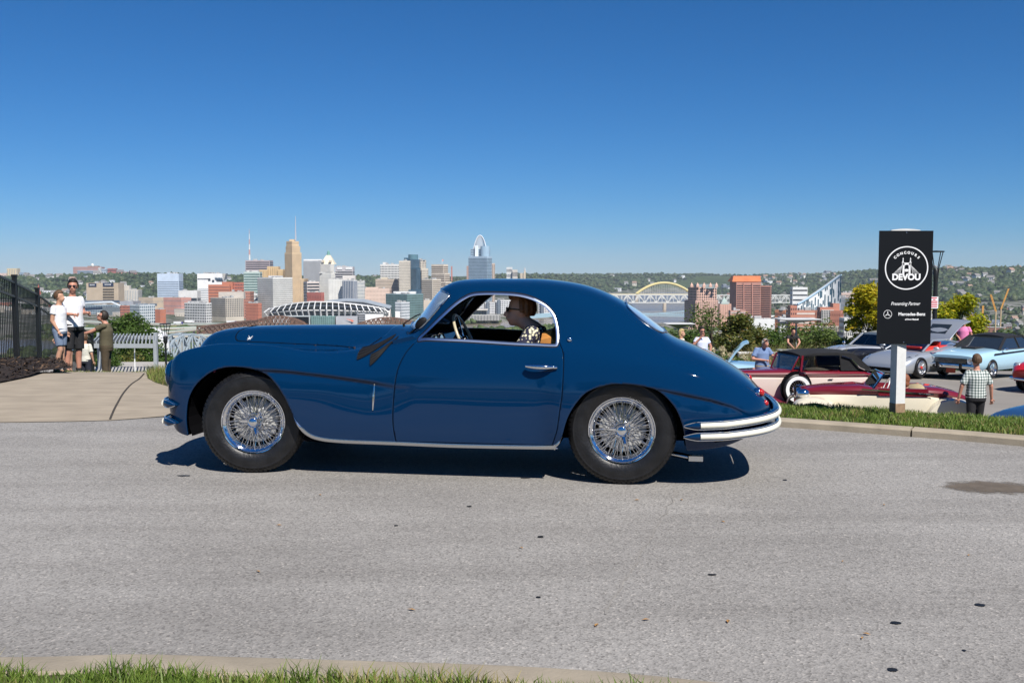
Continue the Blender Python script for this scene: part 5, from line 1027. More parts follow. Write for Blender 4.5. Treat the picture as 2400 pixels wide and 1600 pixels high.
mb.add([v - t.location for v in V], [(0, 1, 5, 4), (1, 2, 6, 5), (2, 3, 7, 6), (3, 0, 4, 7), (4, 5, 6, 7)]); mb.build('hipped_roof', M('orange_roof', (.55, .165, .06), rough=.7, var=.1, scale=.1), t)
# crescent tower: curved white and blue wedge rising to a point
t = bld('crescent_tower', 'white and blue crescent tower whose roof sweeps up to a sharp point', 1872, 1975, 1750, None); mb = MB(); mw = MB(); N = 26; TOP = []; rg = random.Random(4)
for i in range(N + 1):
    u_ = i / N; px = 1869 + 103 * u_; yt = 713 - 69 * u_ ** 1.12; D = 1750 + 30 * math.sin(math.pi * u_ * .8); TOP.append((P(px, yt, D) - t.location, D))
mb.loft([[Vector((p.x, p.y, 0)), p, p + Vector((2, 22, 0)), Vector((p.x + 2, p.y + 22, 0))] for p, D in TOP]); mb.build('shell', wallm((.66, .67, .66)), t)
for i in range(N):
    p, q = TOP[i][0], TOP[i + 1][0]; h = p.z; nf = max(1, int(h / 6.5))
    for j in range(nf):
        if rg.random() < .42:
            z0 = h * j / nf; z1 = min(h - 1, z0 + h / nf * rg.choice((1, 1.6, 2.2))); f0, f1 = (.1, .75) if rg.random() < .5 else (.3, .95)
            a, b = p.lerp(q, f0), p.lerp(q, f1); mw.add([(a.x, a.y - .4, z0), (b.x, b.y - .4, z0), (b.x, b.y - .4, z1), (a.x, a.y - .4, z1)], [(0, 1, 2, 3)])
mw.build('windows', M('crescent_blue', (.035, .10, .15), rough=.2), t, kind='stuff'); mb = MB(); mb.tube([p + Vector((0, -.5, 0)) for p, D in TOP], 1.5, 6); mb.build('roof_rim', M('rim_blue', (.35, .50, .62), rough=.4), t)
t = bld('court_building', 'red brick court building with tall white gridded window bay and tower', 1910, 1979, 1300, None); cb = wallm((.42, .175, .115))
block(t, 1910, 1979, 727, 1300, cb, wallm((.27, .11, .075)), 'grid', 14, 6, .4, .4, side=.25, name='main_block'); block(t, 1922, 1958, 720, 1294, cb, None, None, name='bay_wall', depth=12); block(t, 1926, 1954, 726, 1291, wallm((.58, .55, .50)), WIND, 'grid', 7, 8, .62, .7, name='window_bay', depth=4, zb=P(1920, 757, 1291).z); block(t, 1953, 1968, 711, 1302, cb, None, None, name='tower', depth=12); block(t, 1906, 1966, 764, 1284, wallm((.56, .50, .42)), WIND, 'vband', 18, 1, .5, name='arcade', depth=12)
t = bld('brick_garage', 'long red brick block with white bands left of the court building', 1852, 1912, 1350, None); block(t, 1852, 1912, 727, 1350, wallm((.43, .20, .14)), wallm((.60, .56, .50)), 'hband', 1, 7, 1, .3); block(t, 1853, 1868, 716, 1346, wallm((.43, .18, .12)), WIND, 'grid', 3, 8, .4, .4, name='corner_tower', depth=14)
B('white_office', 'white low office behind the crescent tower', 1858, 1893, 673, 2500, (.62, .62, .6), WIND, 'hband', 1, 5, 1, .3, pent=(1870, 1890, 682)); B('apartment_block', 'dark grey flats right of the crescent tower', 1964, 2000, 697, 2000, (.24, .25, .27), WINL, 'grid', 10, 5, .4, .4, side=.3); B('brick_flats', 'pale brick flats above the dark grey flats', 1972, 2010, 686, 2600, (.50, .38, .32), WIND, 'grid', 14, 4, .4, .4)
B('brick_mill', 'orange brick mill between the brown tower and the long brick block', 1816, 1850, 726, 1500, (.46, .19, .10), WIND, 'grid', 8, 4, .4, .5, side=.4, ang=35); B('white_hall', 'white flat hall below the brown tower', 1750, 1816, 747, 1300, (.66, .66, .64), None, None, 0, 0); B('tin_roofed_hall', 'pale hall with a shallow grey roof beside the orange brick mill', 1828, 1860, 742, 1420, (.5, .5, .5), WIND, 'hband', 1, 2, 1, .3)
B('white_block', 'white gridded block behind the court building', 1979, 2040, 745, 1250, (.55, .54, .51), WIND, 'grid', 14, 5, .45, .5); B('parking_deck', 'long white parking deck behind the black sign', 2034, 2212, 728, 1150, (.56, .54, .50), wallm((.34, .33, .31)), 'hband', 1, 5, 1, .3, side=.45, ang=35)
# ---- stadium: oval bowl with raking ribs and a white swept canopy
t = bld('stadium', 'large oval stadium with white canopy roof and slanting white ribs', 625, 925, 1950, None); sw_ = wallm((.68, .68, .67)); sg_ = wallm((.14, .17, .17))
def sp(px, py, D): return P(px, py, D) - t.location
NS = 40; top = []; bot = []; inn = []
for i in range(NS + 1):
    u_ = i / NS; px = 632 + 268 * u_; D = 1950 - 60 * math.sin(math.pi * u_); yt = np.interp(px, [632, 660, 690, 730, 780, 830, 870, 900], [722, 715, 709, 705.5, 706, 711, 716, 722]); top.append(sp(px, yt, D)); bot.append(sp(px - 6 + 12 * u_, 741, D + 4)); inn.append(sp(px + 14 - 20 * u_, yt + 3, D + 35))
mb = MB(); mb.loft([[a, b, b + Vector((0, 2, -2.2)), a + Vector((0, 0, -2.2))] for a, b in zip(top, inn)]); mb.build('canopy', sw_, t)
mb = MB(); mb.loft([[a + Vector((0, 14, -2)), b + Vector((0, 12, 0)), b + Vector((0, 40, 0)), a + Vector((0, 44, -8))] for a, b in zip(top, bot)]); mb.build('seating_bowl', M('seat_tiers', (.10, .115, .115), rough=.9, var=.4, scale=.12), t)
for k, z_ in enumerate((.30, .62)):
    mb = MB(); mb.tube([a.lerp(b, z_) + Vector((0, 6, 0)) for a, b in zip(top, bot)], 1.5, 5); mb.build('concourse', wallm((.50, .50, .49)), t)
for i in range(0, NS + 1, 2):
    mb = MB(); a, b = top[i], bot[i]; mb.tube([b + Vector((0, 2, 0)), b.lerp(a, .5) + Vector((-7 + 14 * i / NS, -4, 0)) , a], [1.7, 1.3, 1.0], 5); mb.build('rib', sw_, t)
far = [sp(768 + 150 * u_, np.interp(u_, [0, .3, .6, 1], [703.5, 698.5, 701, 716]), 2060) for u_ in np.linspace(0, 1, 20)]
mb = MB(); mb.loft([[a, a + Vector((0, -28, -4)), a + Vector((0, -28, -6)), a + Vector((0, 0, -3))] for a in far]); mb.build('far_canopy', wallm((.24, .27, .30)), t)
mb = MB(); mb.loft([[a + Vector((0, -20, -6)), a + Vector((0, -40, -26)), a + Vector((0, -2, -26))] for a in far]); mb.build('far_stand', wallm((.55, .50, .46)), t)
for a, b, y, c, w, st_, nm in ((640, 726, 740, (.42, .46, .47), None, None, 'service_block'), (680, 724, 742, (.66, .66, .64), None, None, 'white_wall'), (728, 784, 740.5, (.18, .30, .29), WING, 'grid', 'glass_hall'), (787, 840, 741, (.36, .37, .39), None, None, 'grey_wall'), (838, 856, 735, (.42, .43, .45), WIND, 'grid', 'stair_block'), (856, 898, 736.5, (.70, .70, .68), None, None, 'white_screen_wall')): block(t, a, b, y, 1880, wallm(c), w, st_ or 'grid', 12, 5, .8, .7, name=nm, depth=16)
mb = MB(); c0 = sp(820, 751, 1877); mb.add([c0 + Vector((dx, 0, dz)) for dx, dz in ((-8, 3.5), (4, 1.5), (8, -.5), (4, -3.0), (2, -.5))], [(0, 1, 2, 3, 4)]); mb.build('orange_emblem', M('emblem_orange', (.75, .20, .12), rough=.6), t)
mb = MB(); p = sp(932, 737, 1900); mb.box(p, (9, 1, 12)); mb.build('scoreboard', sw_, t)
# ---- bridges
def truss(name, label, A, B, n, h, wd, mat, arch=0.0, thick=1.2, lanes=10.0, group=None, piers=(), x=False, cat='bridge', deck=True):
    A, B = Vector(A), Vector(B); t = thing(name, label, cat, A, 0, group); d = (B - A); L = d.length; u = d.normalized(); s = Vector((0, 0, 1)).cross(u).normalized()
    for k, off in enumerate((-lanes / 2, lanes / 2)):
        mb = MB(); lo = [u * (L * i / n) + s * off for i in range(n + 1)]; up = [p + Vector((0, 0, h + arch * (1 - (2 * i / n - 1) ** 2))) for i, p in enumerate(lo)]
        if arch: up[0] = lo[0] + Vector((0, 0, h * .15)); up[-1] = lo[-1] + Vector((0, 0, h * .15))
        for i in range(n):
            mb.beam(lo[i], lo[i + 1], thick); mb.beam(up[i], up[i + 1], thick); mb.beam(lo[i], up[i], thick * .6)
            mb.beam(lo[i] if i % 2 == 0 else up[i], up[i + 1] if i % 2 == 0 else lo[i + 1], thick * .8)
            if x: mb.beam(up[i] if i % 2 == 0 else lo[i], lo[i + 1] if i % 2 == 0 else up[i + 1], thick * .7)
        mb.beam(lo[n], up[n], thick * .6); mb.build('truss_side', mat, t)
    if deck: mb = MB(); mb.beam(Vector((0, 0, -.5)), d + Vector((0, 0, -.5)), lanes, 1.2); mb.build('deck', M('bridge_deck', (.40, .39, .36), rough=.9), t)
    mb = MB()
    for i in range(0, n + 1): a = u * (L * i / n) - s * lanes / 2 + Vector((0, 0, h + (arch * (1 - (2 * i / n - 1) ** 2) if arch else 0))); mb.beam(a, a + s * lanes, thick * .6)
    mb.build('cross_braces', mat, t, kind='stuff')
    for f in piers: p = d * f; mb = MB(); zb = -104 - A.z; mb.box((p.x, p.y, (zb - 1) / 2 + p.z / 2), (8, 14, p.z - zb)); mb.build('pier', M('bridge_pier', (.48, .42, .34), rough=.9, var=.1, scale=.1), t)
    return t
RUST = M('rusty_steel', (.17, .095, .065), rough=.9, var=.35, scale=.3); WST = M('white_bridge_steel', (.62, .63, .60), rough=.6); BST = M('pale_blue_steel', (.32, .48, .56), rough=.6); GST = M('grey_blue_steel', (.36, .42, .46), rough=.6, var=.15, scale=.2); YST = M('yellow_bridge_steel', (.72, .62, .28), rough=.6)
truss('truss_bridge', 'white truss river bridge running behind the pink and brown towers', P(1430, 709, 2900), P(1880, 709, 2950), 34, 22, 10, WST, thick=2.3, lanes=12, piers=(.03, .28, .55, .8))
t = thing('arch_bridge', 'yellow arch bridge over the river', 'bridge', P(1492, 689, 4000)); X0, X1 = P(1492, 688, 4000), P(1621, 688, 4000)
for off in (-12, 12):
    mb = MB(); pts = [Vector((X0.x + (X1.x - X0.x) * u_, 4000 + off, X0.z + (P(1500, 662.5, 4000).z - X0.z) * (1 - (2 * u_ - 1) ** 2))) - t.location for u_ in np.linspace(0, 1, 25)]
    mb.tube(pts, 4.0, 6); mb.build('arch_rib', YST, t)
    mb = MB()
    for p in pts[2:-2]: mb.beam(p, (p.x, p.y, 0), .8)
    mb.build('hangers', WST, t, kind='stuff')
mb = MB(); mb.beam((-170, 0, -1), (X1.x - X0.x + 60, 0, -1), 24, 5); mb.build('deck', M('cream_deck', (.60, .54, .36), rough=.7), t)
for x in (0, X1.x - X0.x): mb = MB(); mb.box((x, 0, -16), (10, 26, 26)); mb.build('pier', M('bridge_pier', (.48, .42, .34)), t)
t = thing('suspension_bridge', 'pale blue suspension bridge low over the river', 'bridge', P(1440, 740, 2200)); a, b = P(1400, 737, 2200), P(1625, 742, 2200)
for off in (-6, 6):
    mb = MB(); N = 40
    for i in range(N + 1):
        p = a.lerp(b, i / N) - t.location + Vector((0, off, 0)); c = p + Vector((0, 0, 1 + 17 * (max(0, i / N - .2)) ** 1.7 * 1.15)); mb.beam(p, c, .5)
        if i: mb.beam(lc, c, 1.0); mb.beam(lp, p, .9); mb.beam(lp + Vector((0, 0, 5)), p + Vector((0, 0, 5)), .6); mb.beam(lp, p + Vector((0, 0, 5)), .5)
        lc, lp = c, p
    mb.build('cable_side', BST, t)
mb = MB(); mb.beam(a - t.location, b - t.location, 13, 1.5); mb.build('deck', M('blue_deck', (.30, .40, .44), rough=.8), t)
t2 = thing('bridge_tower', 'pale blue deck truss seen through the rear of the side window', 'bridge', P(1250, 745, 2150)); mb = MB(); a, b = P(1236, 742, 2150) - t2.location, P(1300, 737, 2150) - t2.location; mb.beam(a, b, 10, 9); mb.build('deck_girder', BST, t2)
truss('rail_bridge', 'rusty brown arched truss bridge in front of the stadium, the larger span', P(583, 763, 1450), P(720, 763, 1450), 14, 2, 9, RUST, arch=12, thick=1.5, lanes=9, x=True, piers=(0, 1)); truss('rail_bridge', 'rusty brown arched truss bridge below the green glass office', P(832, 765, 1450), P(985, 765, 1450), 14, 2, 9, RUST, arch=11, thick=1.5, lanes=9, x=True, piers=(0, 1)); truss('rail_bridge', 'rusty brown truss approach span low behind the bonnet', P(470, 783, 1250), P(596, 765, 1430), 12, 9, 9, RUST, thick=1.7, lanes=9, x=True, piers=(0, .5))
truss('steel_bridge', 'grey blue steel cantilever truss rising behind the lamp post', P(372, 838, 600), P(500, 838, 640), 6, 6, 9, GST, arch=9, thick=1.0, lanes=10, x=True, piers=(0, 1))
# ---- viaducts of the riverside motorway, with lorries on them
VIA = M('viaduct_concrete', (.46, .43, .37), rough=.9, var=.12, scale=.1); VG = M('viaduct_green', (.42, .50, .46), rough=.7)
def viaduct(label, pts, w, parapet=True):
    Q = [P(*p) for p in pts]; t = thing('viaduct', label, 'viaduct', Q[0]); loc = [q - Q[0] for q in Q]; D_ = smoothpoly([tuple(v) for v in loc], 50, False); mb = MB()
    for i in range(49): mb.beam(D_[i], D_[i + 1], w, 2.2)
    mb.build('deck', VIA, t); mb = MB()
    for i in range(49): mb.beam(D_[i] + np.array([0, -w / 2, 1.5]), D_[i + 1] + np.array([0, -w / 2, 1.5]), .5, 1.5)
    mb.build('parapet', VG, t)
    for i in range(3, 49, 6):
        mb = MB(); z = (GZ - 6) - Q[0].z; p = D_[i]; mb.box((p[0], p[1], (p[2] + z) / 2), (3, 3, p[2] - z)); mb.build('pillar', VIA, t)
    return t
viaduct('upper riverside viaduct with pale green railing above the bushes', [(150, 752, 1800), (300, 757, 1780), (430, 760, 1760), (620, 757, 1740)], 26); viaduct('curving lower viaduct running down behind the lamp post', [(260, 786, 1350), (400, 778, 1400), (500, 768, 1500), (640, 760, 1650)], 14); viaduct('broad lower viaduct along the river bank left of the bonnet', [(180, 770, 1500), (330, 770, 1500), (420, 769, 1520), (520, 765, 1560)], 18); viaduct('brown railway viaduct below the hillside bushes', [(250, 797, 1150), (400, 788, 1180), (560, 786, 1200)], 12)
LOR = M('lorry_white', (.75, .75, .74), rough=.5)
for px, py, D, L, c, lab in ((421, 756.5, 1752, 17, (.05, .04, .25), 'white lorry with dark blue cab on the upper viaduct'), (447, 753.5, 1765, 18, (.7, .7, .7), 'all white lorry on the upper viaduct below the hotel'), (545, 754.5, 1742, 18, (.7, .3, .25), 'white lorry with red cab on the upper viaduct below the beige tower')):
    p = P(px, py, D); t = thing('lorry', lab, 'lorry', (p.x, D - 11, p.z - 1.5)); mb = MB(); mb.box((0, 0, 2.6), (L * .78, 2.6, 3.4)); mb.build('trailer', LOR, t); mb = MB(); mb.box((L * .48, 0, 2.0), (2.6, 2.5, 3.0)); mb.build('cab', M('cab_%s' % lab[11:14].strip(), c, rough=.4), t)
    for x in (-L * .3, -L * .2, L * .3, L * .5): mb = MB(); mb.cyl((x, -1.2, .5), (x, 1.2, .5), .55, n=10); mb.build('wheel', BLACK, t)
# ================================================================== woods, hillside houses
def scat(n, px0, px1, d0, d1, seed, z_off=0, keep=None):
    r = np.random.default_rng(seed); px = r.uniform(px0, px1, n * 3); D = d0 * (d1 / d0) ** r.uniform(0, 1, n * 3) if d1 / d0 > 1.5 else r.uniform(d0, d1, n * 3)
    x = (px - 1200) / FPX * D; y = D; k = np.ones(len(x), bool)
    if keep is not None: k = keep(x, y, px)
    x, y = x[k][:n], y[k][:n]; return np.stack([x, y, terrain_z(x, y) + z_off], 1)
onhill = lambda x, y, px: (hill_z(x, y)[1] > .02) & (river_d(x, y) > 240)
flat_ = lambda x, y, px: (hill_z(x, y)[1] <= .05) & (river_d(x, y) > 250)
canopy('hill_wood', np.vstack([scat(6500, -150, 1250, 3500, 5300, 1, 3, onhill), scat(5500, 1100, 2550, 3300, 7800, 2, 3, onhill), scat(3200, 1850, 2500, 3300, 5500, 9, 3, onhill)]), 11.5, WOOD, 3, 'wooded hillsides around the city, one green mass')
canopy('valley_trees', np.vstack([scat(1500, 1700, 2500, 900, 3400, 4, 1, flat_), scat(900, -50, 1000, 2700, 3700, 5, 1, flat_), scat(260, 1400, 1700, 2600, 5200, 6, 1, flat_)]), 6.0, WOOD, 7, 'small trees among the houses of the valley town')
rb = lambda x, y, px: (river_d(x, y) > 165) & (river_d(x, y) < 330)
canopy('riverside_wood', np.vstack([scat(420, 1000, 1340, 1500, 2150, 8, 2, rb), scat(330, 395, 660, 1530, 1720, 10, 0), scat(200, 100, 420, 1530, 1720, 16, -1), scat(260, 1500, 1700, 1300, 1560, 11, 2)]), 6.5, WOOD2, 12, 'rounded green trees along the river bank', hi=True)
canopy('near_bank_wood', np.vstack([scat(1500, -150, 2550, 440, 1300, 18, 0, lambda x, y, px: (river_d(x, y) > 240) & (vnoise(x, y, 150, 9) > .36))]), 6.5, WOOD2, 19, 'woods and gardens on the near side of the river')
# slope just below the hilltop
canopy('slope_wood', np.vstack([scat(240, 150, 1150, 120, 420, 13, 1), scat(300, 1500, 2500, 95, 420, 14, 0)]), 4.0, WOOD2, 15, 'trees on the slope falling away below the hilltop', hi=True)
# ---- houses
def house_proto(name, wall, roof, flat=False, w=11, d=9, h=6):
    t = bpy.data.objects.new(name, None); COL.objects.link(t); mb = MB(); mb.box((0, 0, h / 2 - 2), (w, d, h + 4)); a = mb.build('wall', wall, t)
    if flat: mb = MB(); mb.box((0, 0, h + .15), (w + .4, d + .4, .5)); mb.build('roof', roof, t)
    else:
        r = 4.2; mb = MB(); V = [(-w / 2 - .4, -d / 2 - .5, h), (w / 2 + .4, -d / 2 - .5, h), (w / 2 + .4, d / 2 + .5, h), (-w / 2 - .4, d / 2 + .5, h), (-w / 2 - .4, 0, h + r), (w / 2 + .4, 0, h + r)]
        mb.add(V, [(0, 1, 5, 4), (2, 3, 4, 5), (1, 2, 5), (3, 0, 4)]); mb.build('roof', roof, t)
    mb = MB(); 
    for x in np.linspace(-w * .36, w * .36, 4):
        for z in (1.8, 4.4): mb.box((x, -d / 2 - .1, z), (1.2, .2, 1.5))
    mb.build('windows', WIND, t, kind='stuff'); return t
rf = lambda c: M('roof_%02d%02d%02d' % tuple(int(v * 99) for v in c), c, rough=.9, var=.15, scale=.3)
protos = [(house_proto('house', wallm((.70, .69, .66)), rf((.20, .19, .18))), 'small white gabled house with grey roof'), (house_proto('house', wallm((.66, .60, .50)), rf((.30, .20, .15))), 'small cream gabled house with brown roof'), (house_proto('house', wallm((.42, .20, .15)), rf((.16, .15, .15))), 'red brick gabled house with dark roof'), (house_proto('house', wallm((.62, .63, .64)), rf((.42, .43, .44)), True, 17, 12, 6), 'white flat roofed building'), (house_proto('house', wallm((.38, .18, .12)), rf((.50, .48, .45)), True, 20, 13, 8), 'red brick flat roofed building'), (house_proto('house', wallm((.48, .49, .50)), rf((.13, .15, .18))), 'grey gabled house with slate roof')]
sets = [(64, 1960, 2420, 3350, 4700, onhill, 'on the hillside beyond the black sign', 21), (50, 1420, 1960, 5300, 7000, onhill, 'high on the far wooded ridge', 22), (34, 60, 330, 3500, 4400, onhill, 'on the wooded hillside below the hospital', 23), (14, 330, 620, 3600, 4600, onhill, 'on the hill behind the striped blue tower', 24), (22, 830, 1240, 3900, 5000, onhill, 'on the hill behind the glass towers', 25), (95, 1980, 2440, 1000, 3200, flat_, 'in the valley behind the parked cars', 26), (18, 1400, 1720, 3000, 5000, flat_, 'on the flat land beyond the river', 27)]
lowp = [(house_proto('low_building', wallm((.56, .50, .42)), rf((.42, .41, .40)), True, 34, 20, 12), 'long beige flat roofed building'), (house_proto('low_building', wallm((.40, .17, .12)), rf((.36, .34, .33)), True, 26, 18, 14), 'dark brick flat roofed building'), (house_proto('low_building', wallm((.66, .66, .64)), rf((.55, .54, .52)), True, 40, 22, 9), 'wide white flat roofed building'), (house_proto('low_building', wallm((.34, .35, .37)), rf((.22, .22, .23)), True, 24, 18, 17), 'grey flat roofed building')]
sets2 = [(70, -20, 480, 2250, 3450, flat_, 'in the low quarter behind the arena', 31), (26, 480, 1010, 2450, 3300, flat_, 'among the downtown towers', 32), (40, 1000, 1240, 2380, 3300, flat_, 'on the river bank seen through the car window', 33), (26, 1700, 2060, 1150, 2400, flat_, 'around the brown and pink towers', 34)]
rg = random.Random(8); first = {}
for n, p0, p1, d0, d1, kp, where, seed in sets:
    for k, (x, y, z) in enumerate(scat(n, p0, p1, d0, d1, seed, 0, kp)):
        i = rg.choices(range(6), (10, 3, 1, 3, 0, 2) if d0 > 3000 else (4, 3, 5, 2, 4, 2))[0]; pr, nm = protos[i]; sc = rg.uniform(.8, 1.5) * (1.6 if d0 > 3000 else 1.0); lab = nm + ' ' + where
        if i not in first: o = pr; first[i] = 1; z += 7 if d0 > 3000 else 0; o.location = (x, y, z); o.rotation_euler = (0, 0, rg.uniform(-.9, .9)); o.scale = (sc,) * 3
        else: z += 7 if d0 > 3000 else 0; o = dup(pr, (x, y, z), rg.uniform(-.9, .9), None, None, sc)
        tag(o, lab, 'house', 'houses ' + where)
first = {}
for n, p0, p1, d0, d1, kp, where, seed in sets2:
    for k, (x, y, z) in enumerate(scat(n, p0, p1, d0, d1, seed, 0, kp)):
        i = rg.choices(range(4), (4, 2, 3, 2))[0]; pr, nm = lowp[i]; sc = rg.uniform(.6, 1.25)
        if i not in first: o = pr; first[i] = 1; o.location = (x, y, z); o.rotation_euler = (0, 0, rg.uniform(-.6, .6)); o.scale = (sc,) * 3
        else: o = dup(pr, (x, y, z), rg.uniform(-.6, .6), None, None, sc)
        tag(o, nm + ' ' + where, 'building', 'low buildings ' + where)
# church in the valley town, red pointed steeple above the fence
t = thing('church', 'church with a steep red steeple seen above the fence', 'church', (P(91, 680, 2900).x, 2900, GZ)); mb = MB(); mb.box((6, 4, 12), (22, 14, 30)); mb.build('nave', wallm((.40, .33, .27)), t); p = P(91, 690, 2900) - t.location; mb = MB(); mb.box((0, 0, p.z / 2), (8, 8, p.z)); mb.build('tower', wallm((.42, .36, .3)), t); mb = MB(); mb.lathe([(7, 0), (0, P(91, 665, 2900).z - P(91, 690, 2900).z)], p, n=4); mb.build('steeple', M('steeple_red', (.45, .10, .06), rough=.8), t)
# construction cranes in the valley
for px, py, px2, py2, D, lab in ((2334, 730, 2322, 690, 1500, 'orange crane boom leaning left above the valley roofs'), (2346, 724, 2364, 676, 1650, 'orange crane boom leaning right above the valley roofs'), (2303, 735, 2304, 716, 1400, 'short orange crane among the valley trees')):
    a, b = P(px, py, D), P(px2, py2, D); t = thing('crane', lab, 'crane', (a.x, D, GZ)); mb = MB(); a_, b_ = a - t.location, b - t.location; n = 9; s = Vector((1.7, 0, 0)); OR = M('crane_orange', (.62, .30, .05), rough=.6)
    for i in range(n):
        p, q = a_.lerp(b_, i / n), a_.lerp(b_, (i + 1) / n); mb.beam(p - s * .5, q - s * .5, .9); mb.beam(p + s * .5, q + s * .5, .9); mb.beam(p - s * .5, q + s * .5, .6)
    mb.build('boom', OR, t); mb = MB(); mb.box((a_.x, 0, a_.z / 2), (1.8, 1.8, a_.z)); mb.build('mast', M('crane_base', (.45, .34, .2), rough=.8), t)
# ================================================================== people
def cap(mb, a, b, r0, r1=None, n=12):
    r1 = r0 if r1 is None else r1; a, b = Vector(a), Vector(b); mb.cyl(a, b, r0, r1, n); mb.ell(a, (r0,) * 3, n, 8); mb.ell(b, (r1,) * 3, n, 8)
def ovals(mb, rows, n=20):     # rows: (centre xyz, rx, ry)
    mb.loft([[(c[0] + rx * math.cos(2 * math.pi * j / n), c[1] + ry * math.sin(2 * math.pi * j / n), c[2]) for j in range(n)] for c, rx, ry in rows])
def fuse(mb, name, mat, parent, vox=.014, it=3, extra=None):
    me = bpy.data.meshes.new(name); me.from_pydata(mb.v, [], mb.f); bm = bmesh.new(); bm.from_mesh(me); bmesh.ops.recalc_face_normals(bm, faces=bm.faces); bm.to_mesh(me); bm.free()
    o = bpy.data.objects.new('tmp', me); COL.objects.link(o); m = o.modifiers.new('r', 'REMESH'); m.mode = 'VOXEL'; m.voxel_size = vox; s = o.modifiers.new('s', 'SMOOTH'); s.iterations = it; s.factor = .5
    dg = bpy.context.evaluated_depsgraph_get(); ev = bpy.data.meshes.new_from_object(o.evaluated_get(dg)); bpy.data.objects.remove(o); ev.name = name
    if extra and extra.f:
        bm = bmesh.new(); bm.from_mesh(ev); m2 = bpy.data.meshes.new('x'); m2.from_pydata(extra.v, [], extra.f); bm.from_mesh(m2); bm.to_mesh(ev); bm.free(); bpy.data.meshes.remove(m2)
    ev.materials.clear(); ev.materials.append(mat); ev.polygons.foreach_set('use_smooth', [True] * len(ev.polygons)); r = bpy.data.objects.new(name, ev); COL.objects.link(r); r.parent = parent; return r
SKIN = M('skin', (.52, .29, .19), rough=.5, var=.06, scale=9); SKINR = M('skin_ruddy', (.50, .24, .165), rough=.5, var=.08, scale=9)
def fab(name, c, var=.10, sc=9): return M(name, c, rough=.85, var=var, scale=sc, bump=.35, bscale=14, dist=.02)
LENS = M('sunglass_lens', (.01, .01, .012), rough=.1, coat=1); SHOE = M('dark_shoe', (.03, .03, .033), rough=.6)
def hand(mb, w, d, side, s=1.0, curl=.35):          # palm and five fingers from the wrist w along d
    w, d = Vector(w), Vector(d).normalized(); x = d.cross(Vector((0, -1, 0)));
    if x.length < .2: x = d.cross(Vector((1, 0, 0)))
    x.normalize(); nrm = x.cross(d).normalized(); p = w + d * .05 * s; mb.ell(p, (.03 * s, .018 * s, .03 * s), 10, 6); mb.tube([w, p, w + d * .095 * s], [.026 * s, .034 * s, .028 * s], 8, flat=.55)
    for k, (o, L) in enumerate(((-.030, .060), (-.010, .072), (.010, .068), (.029, .052))):
        b = w + d * .088 * s + x * o * s; m = b + (d * (1 - curl * .4) + nrm * curl * .6) * L * .55 * s; e = m + (d * (1 - curl) + nrm * curl) * L * .5 * s; mb.tube([b, m, e], [.0095 * s, .0088 * s, .0065 * s], 6)
    b = w + d * .03 * s - x * side * .028 * s; mb.tube([b, b + (d * .6 - x * side * .75 + nrm * .2) * .035 * s, b + (d * .95 - x * side * .5 + nrm * .35) * .062 * s], [.012 * s, .010 * s, .0075 * s], 6)
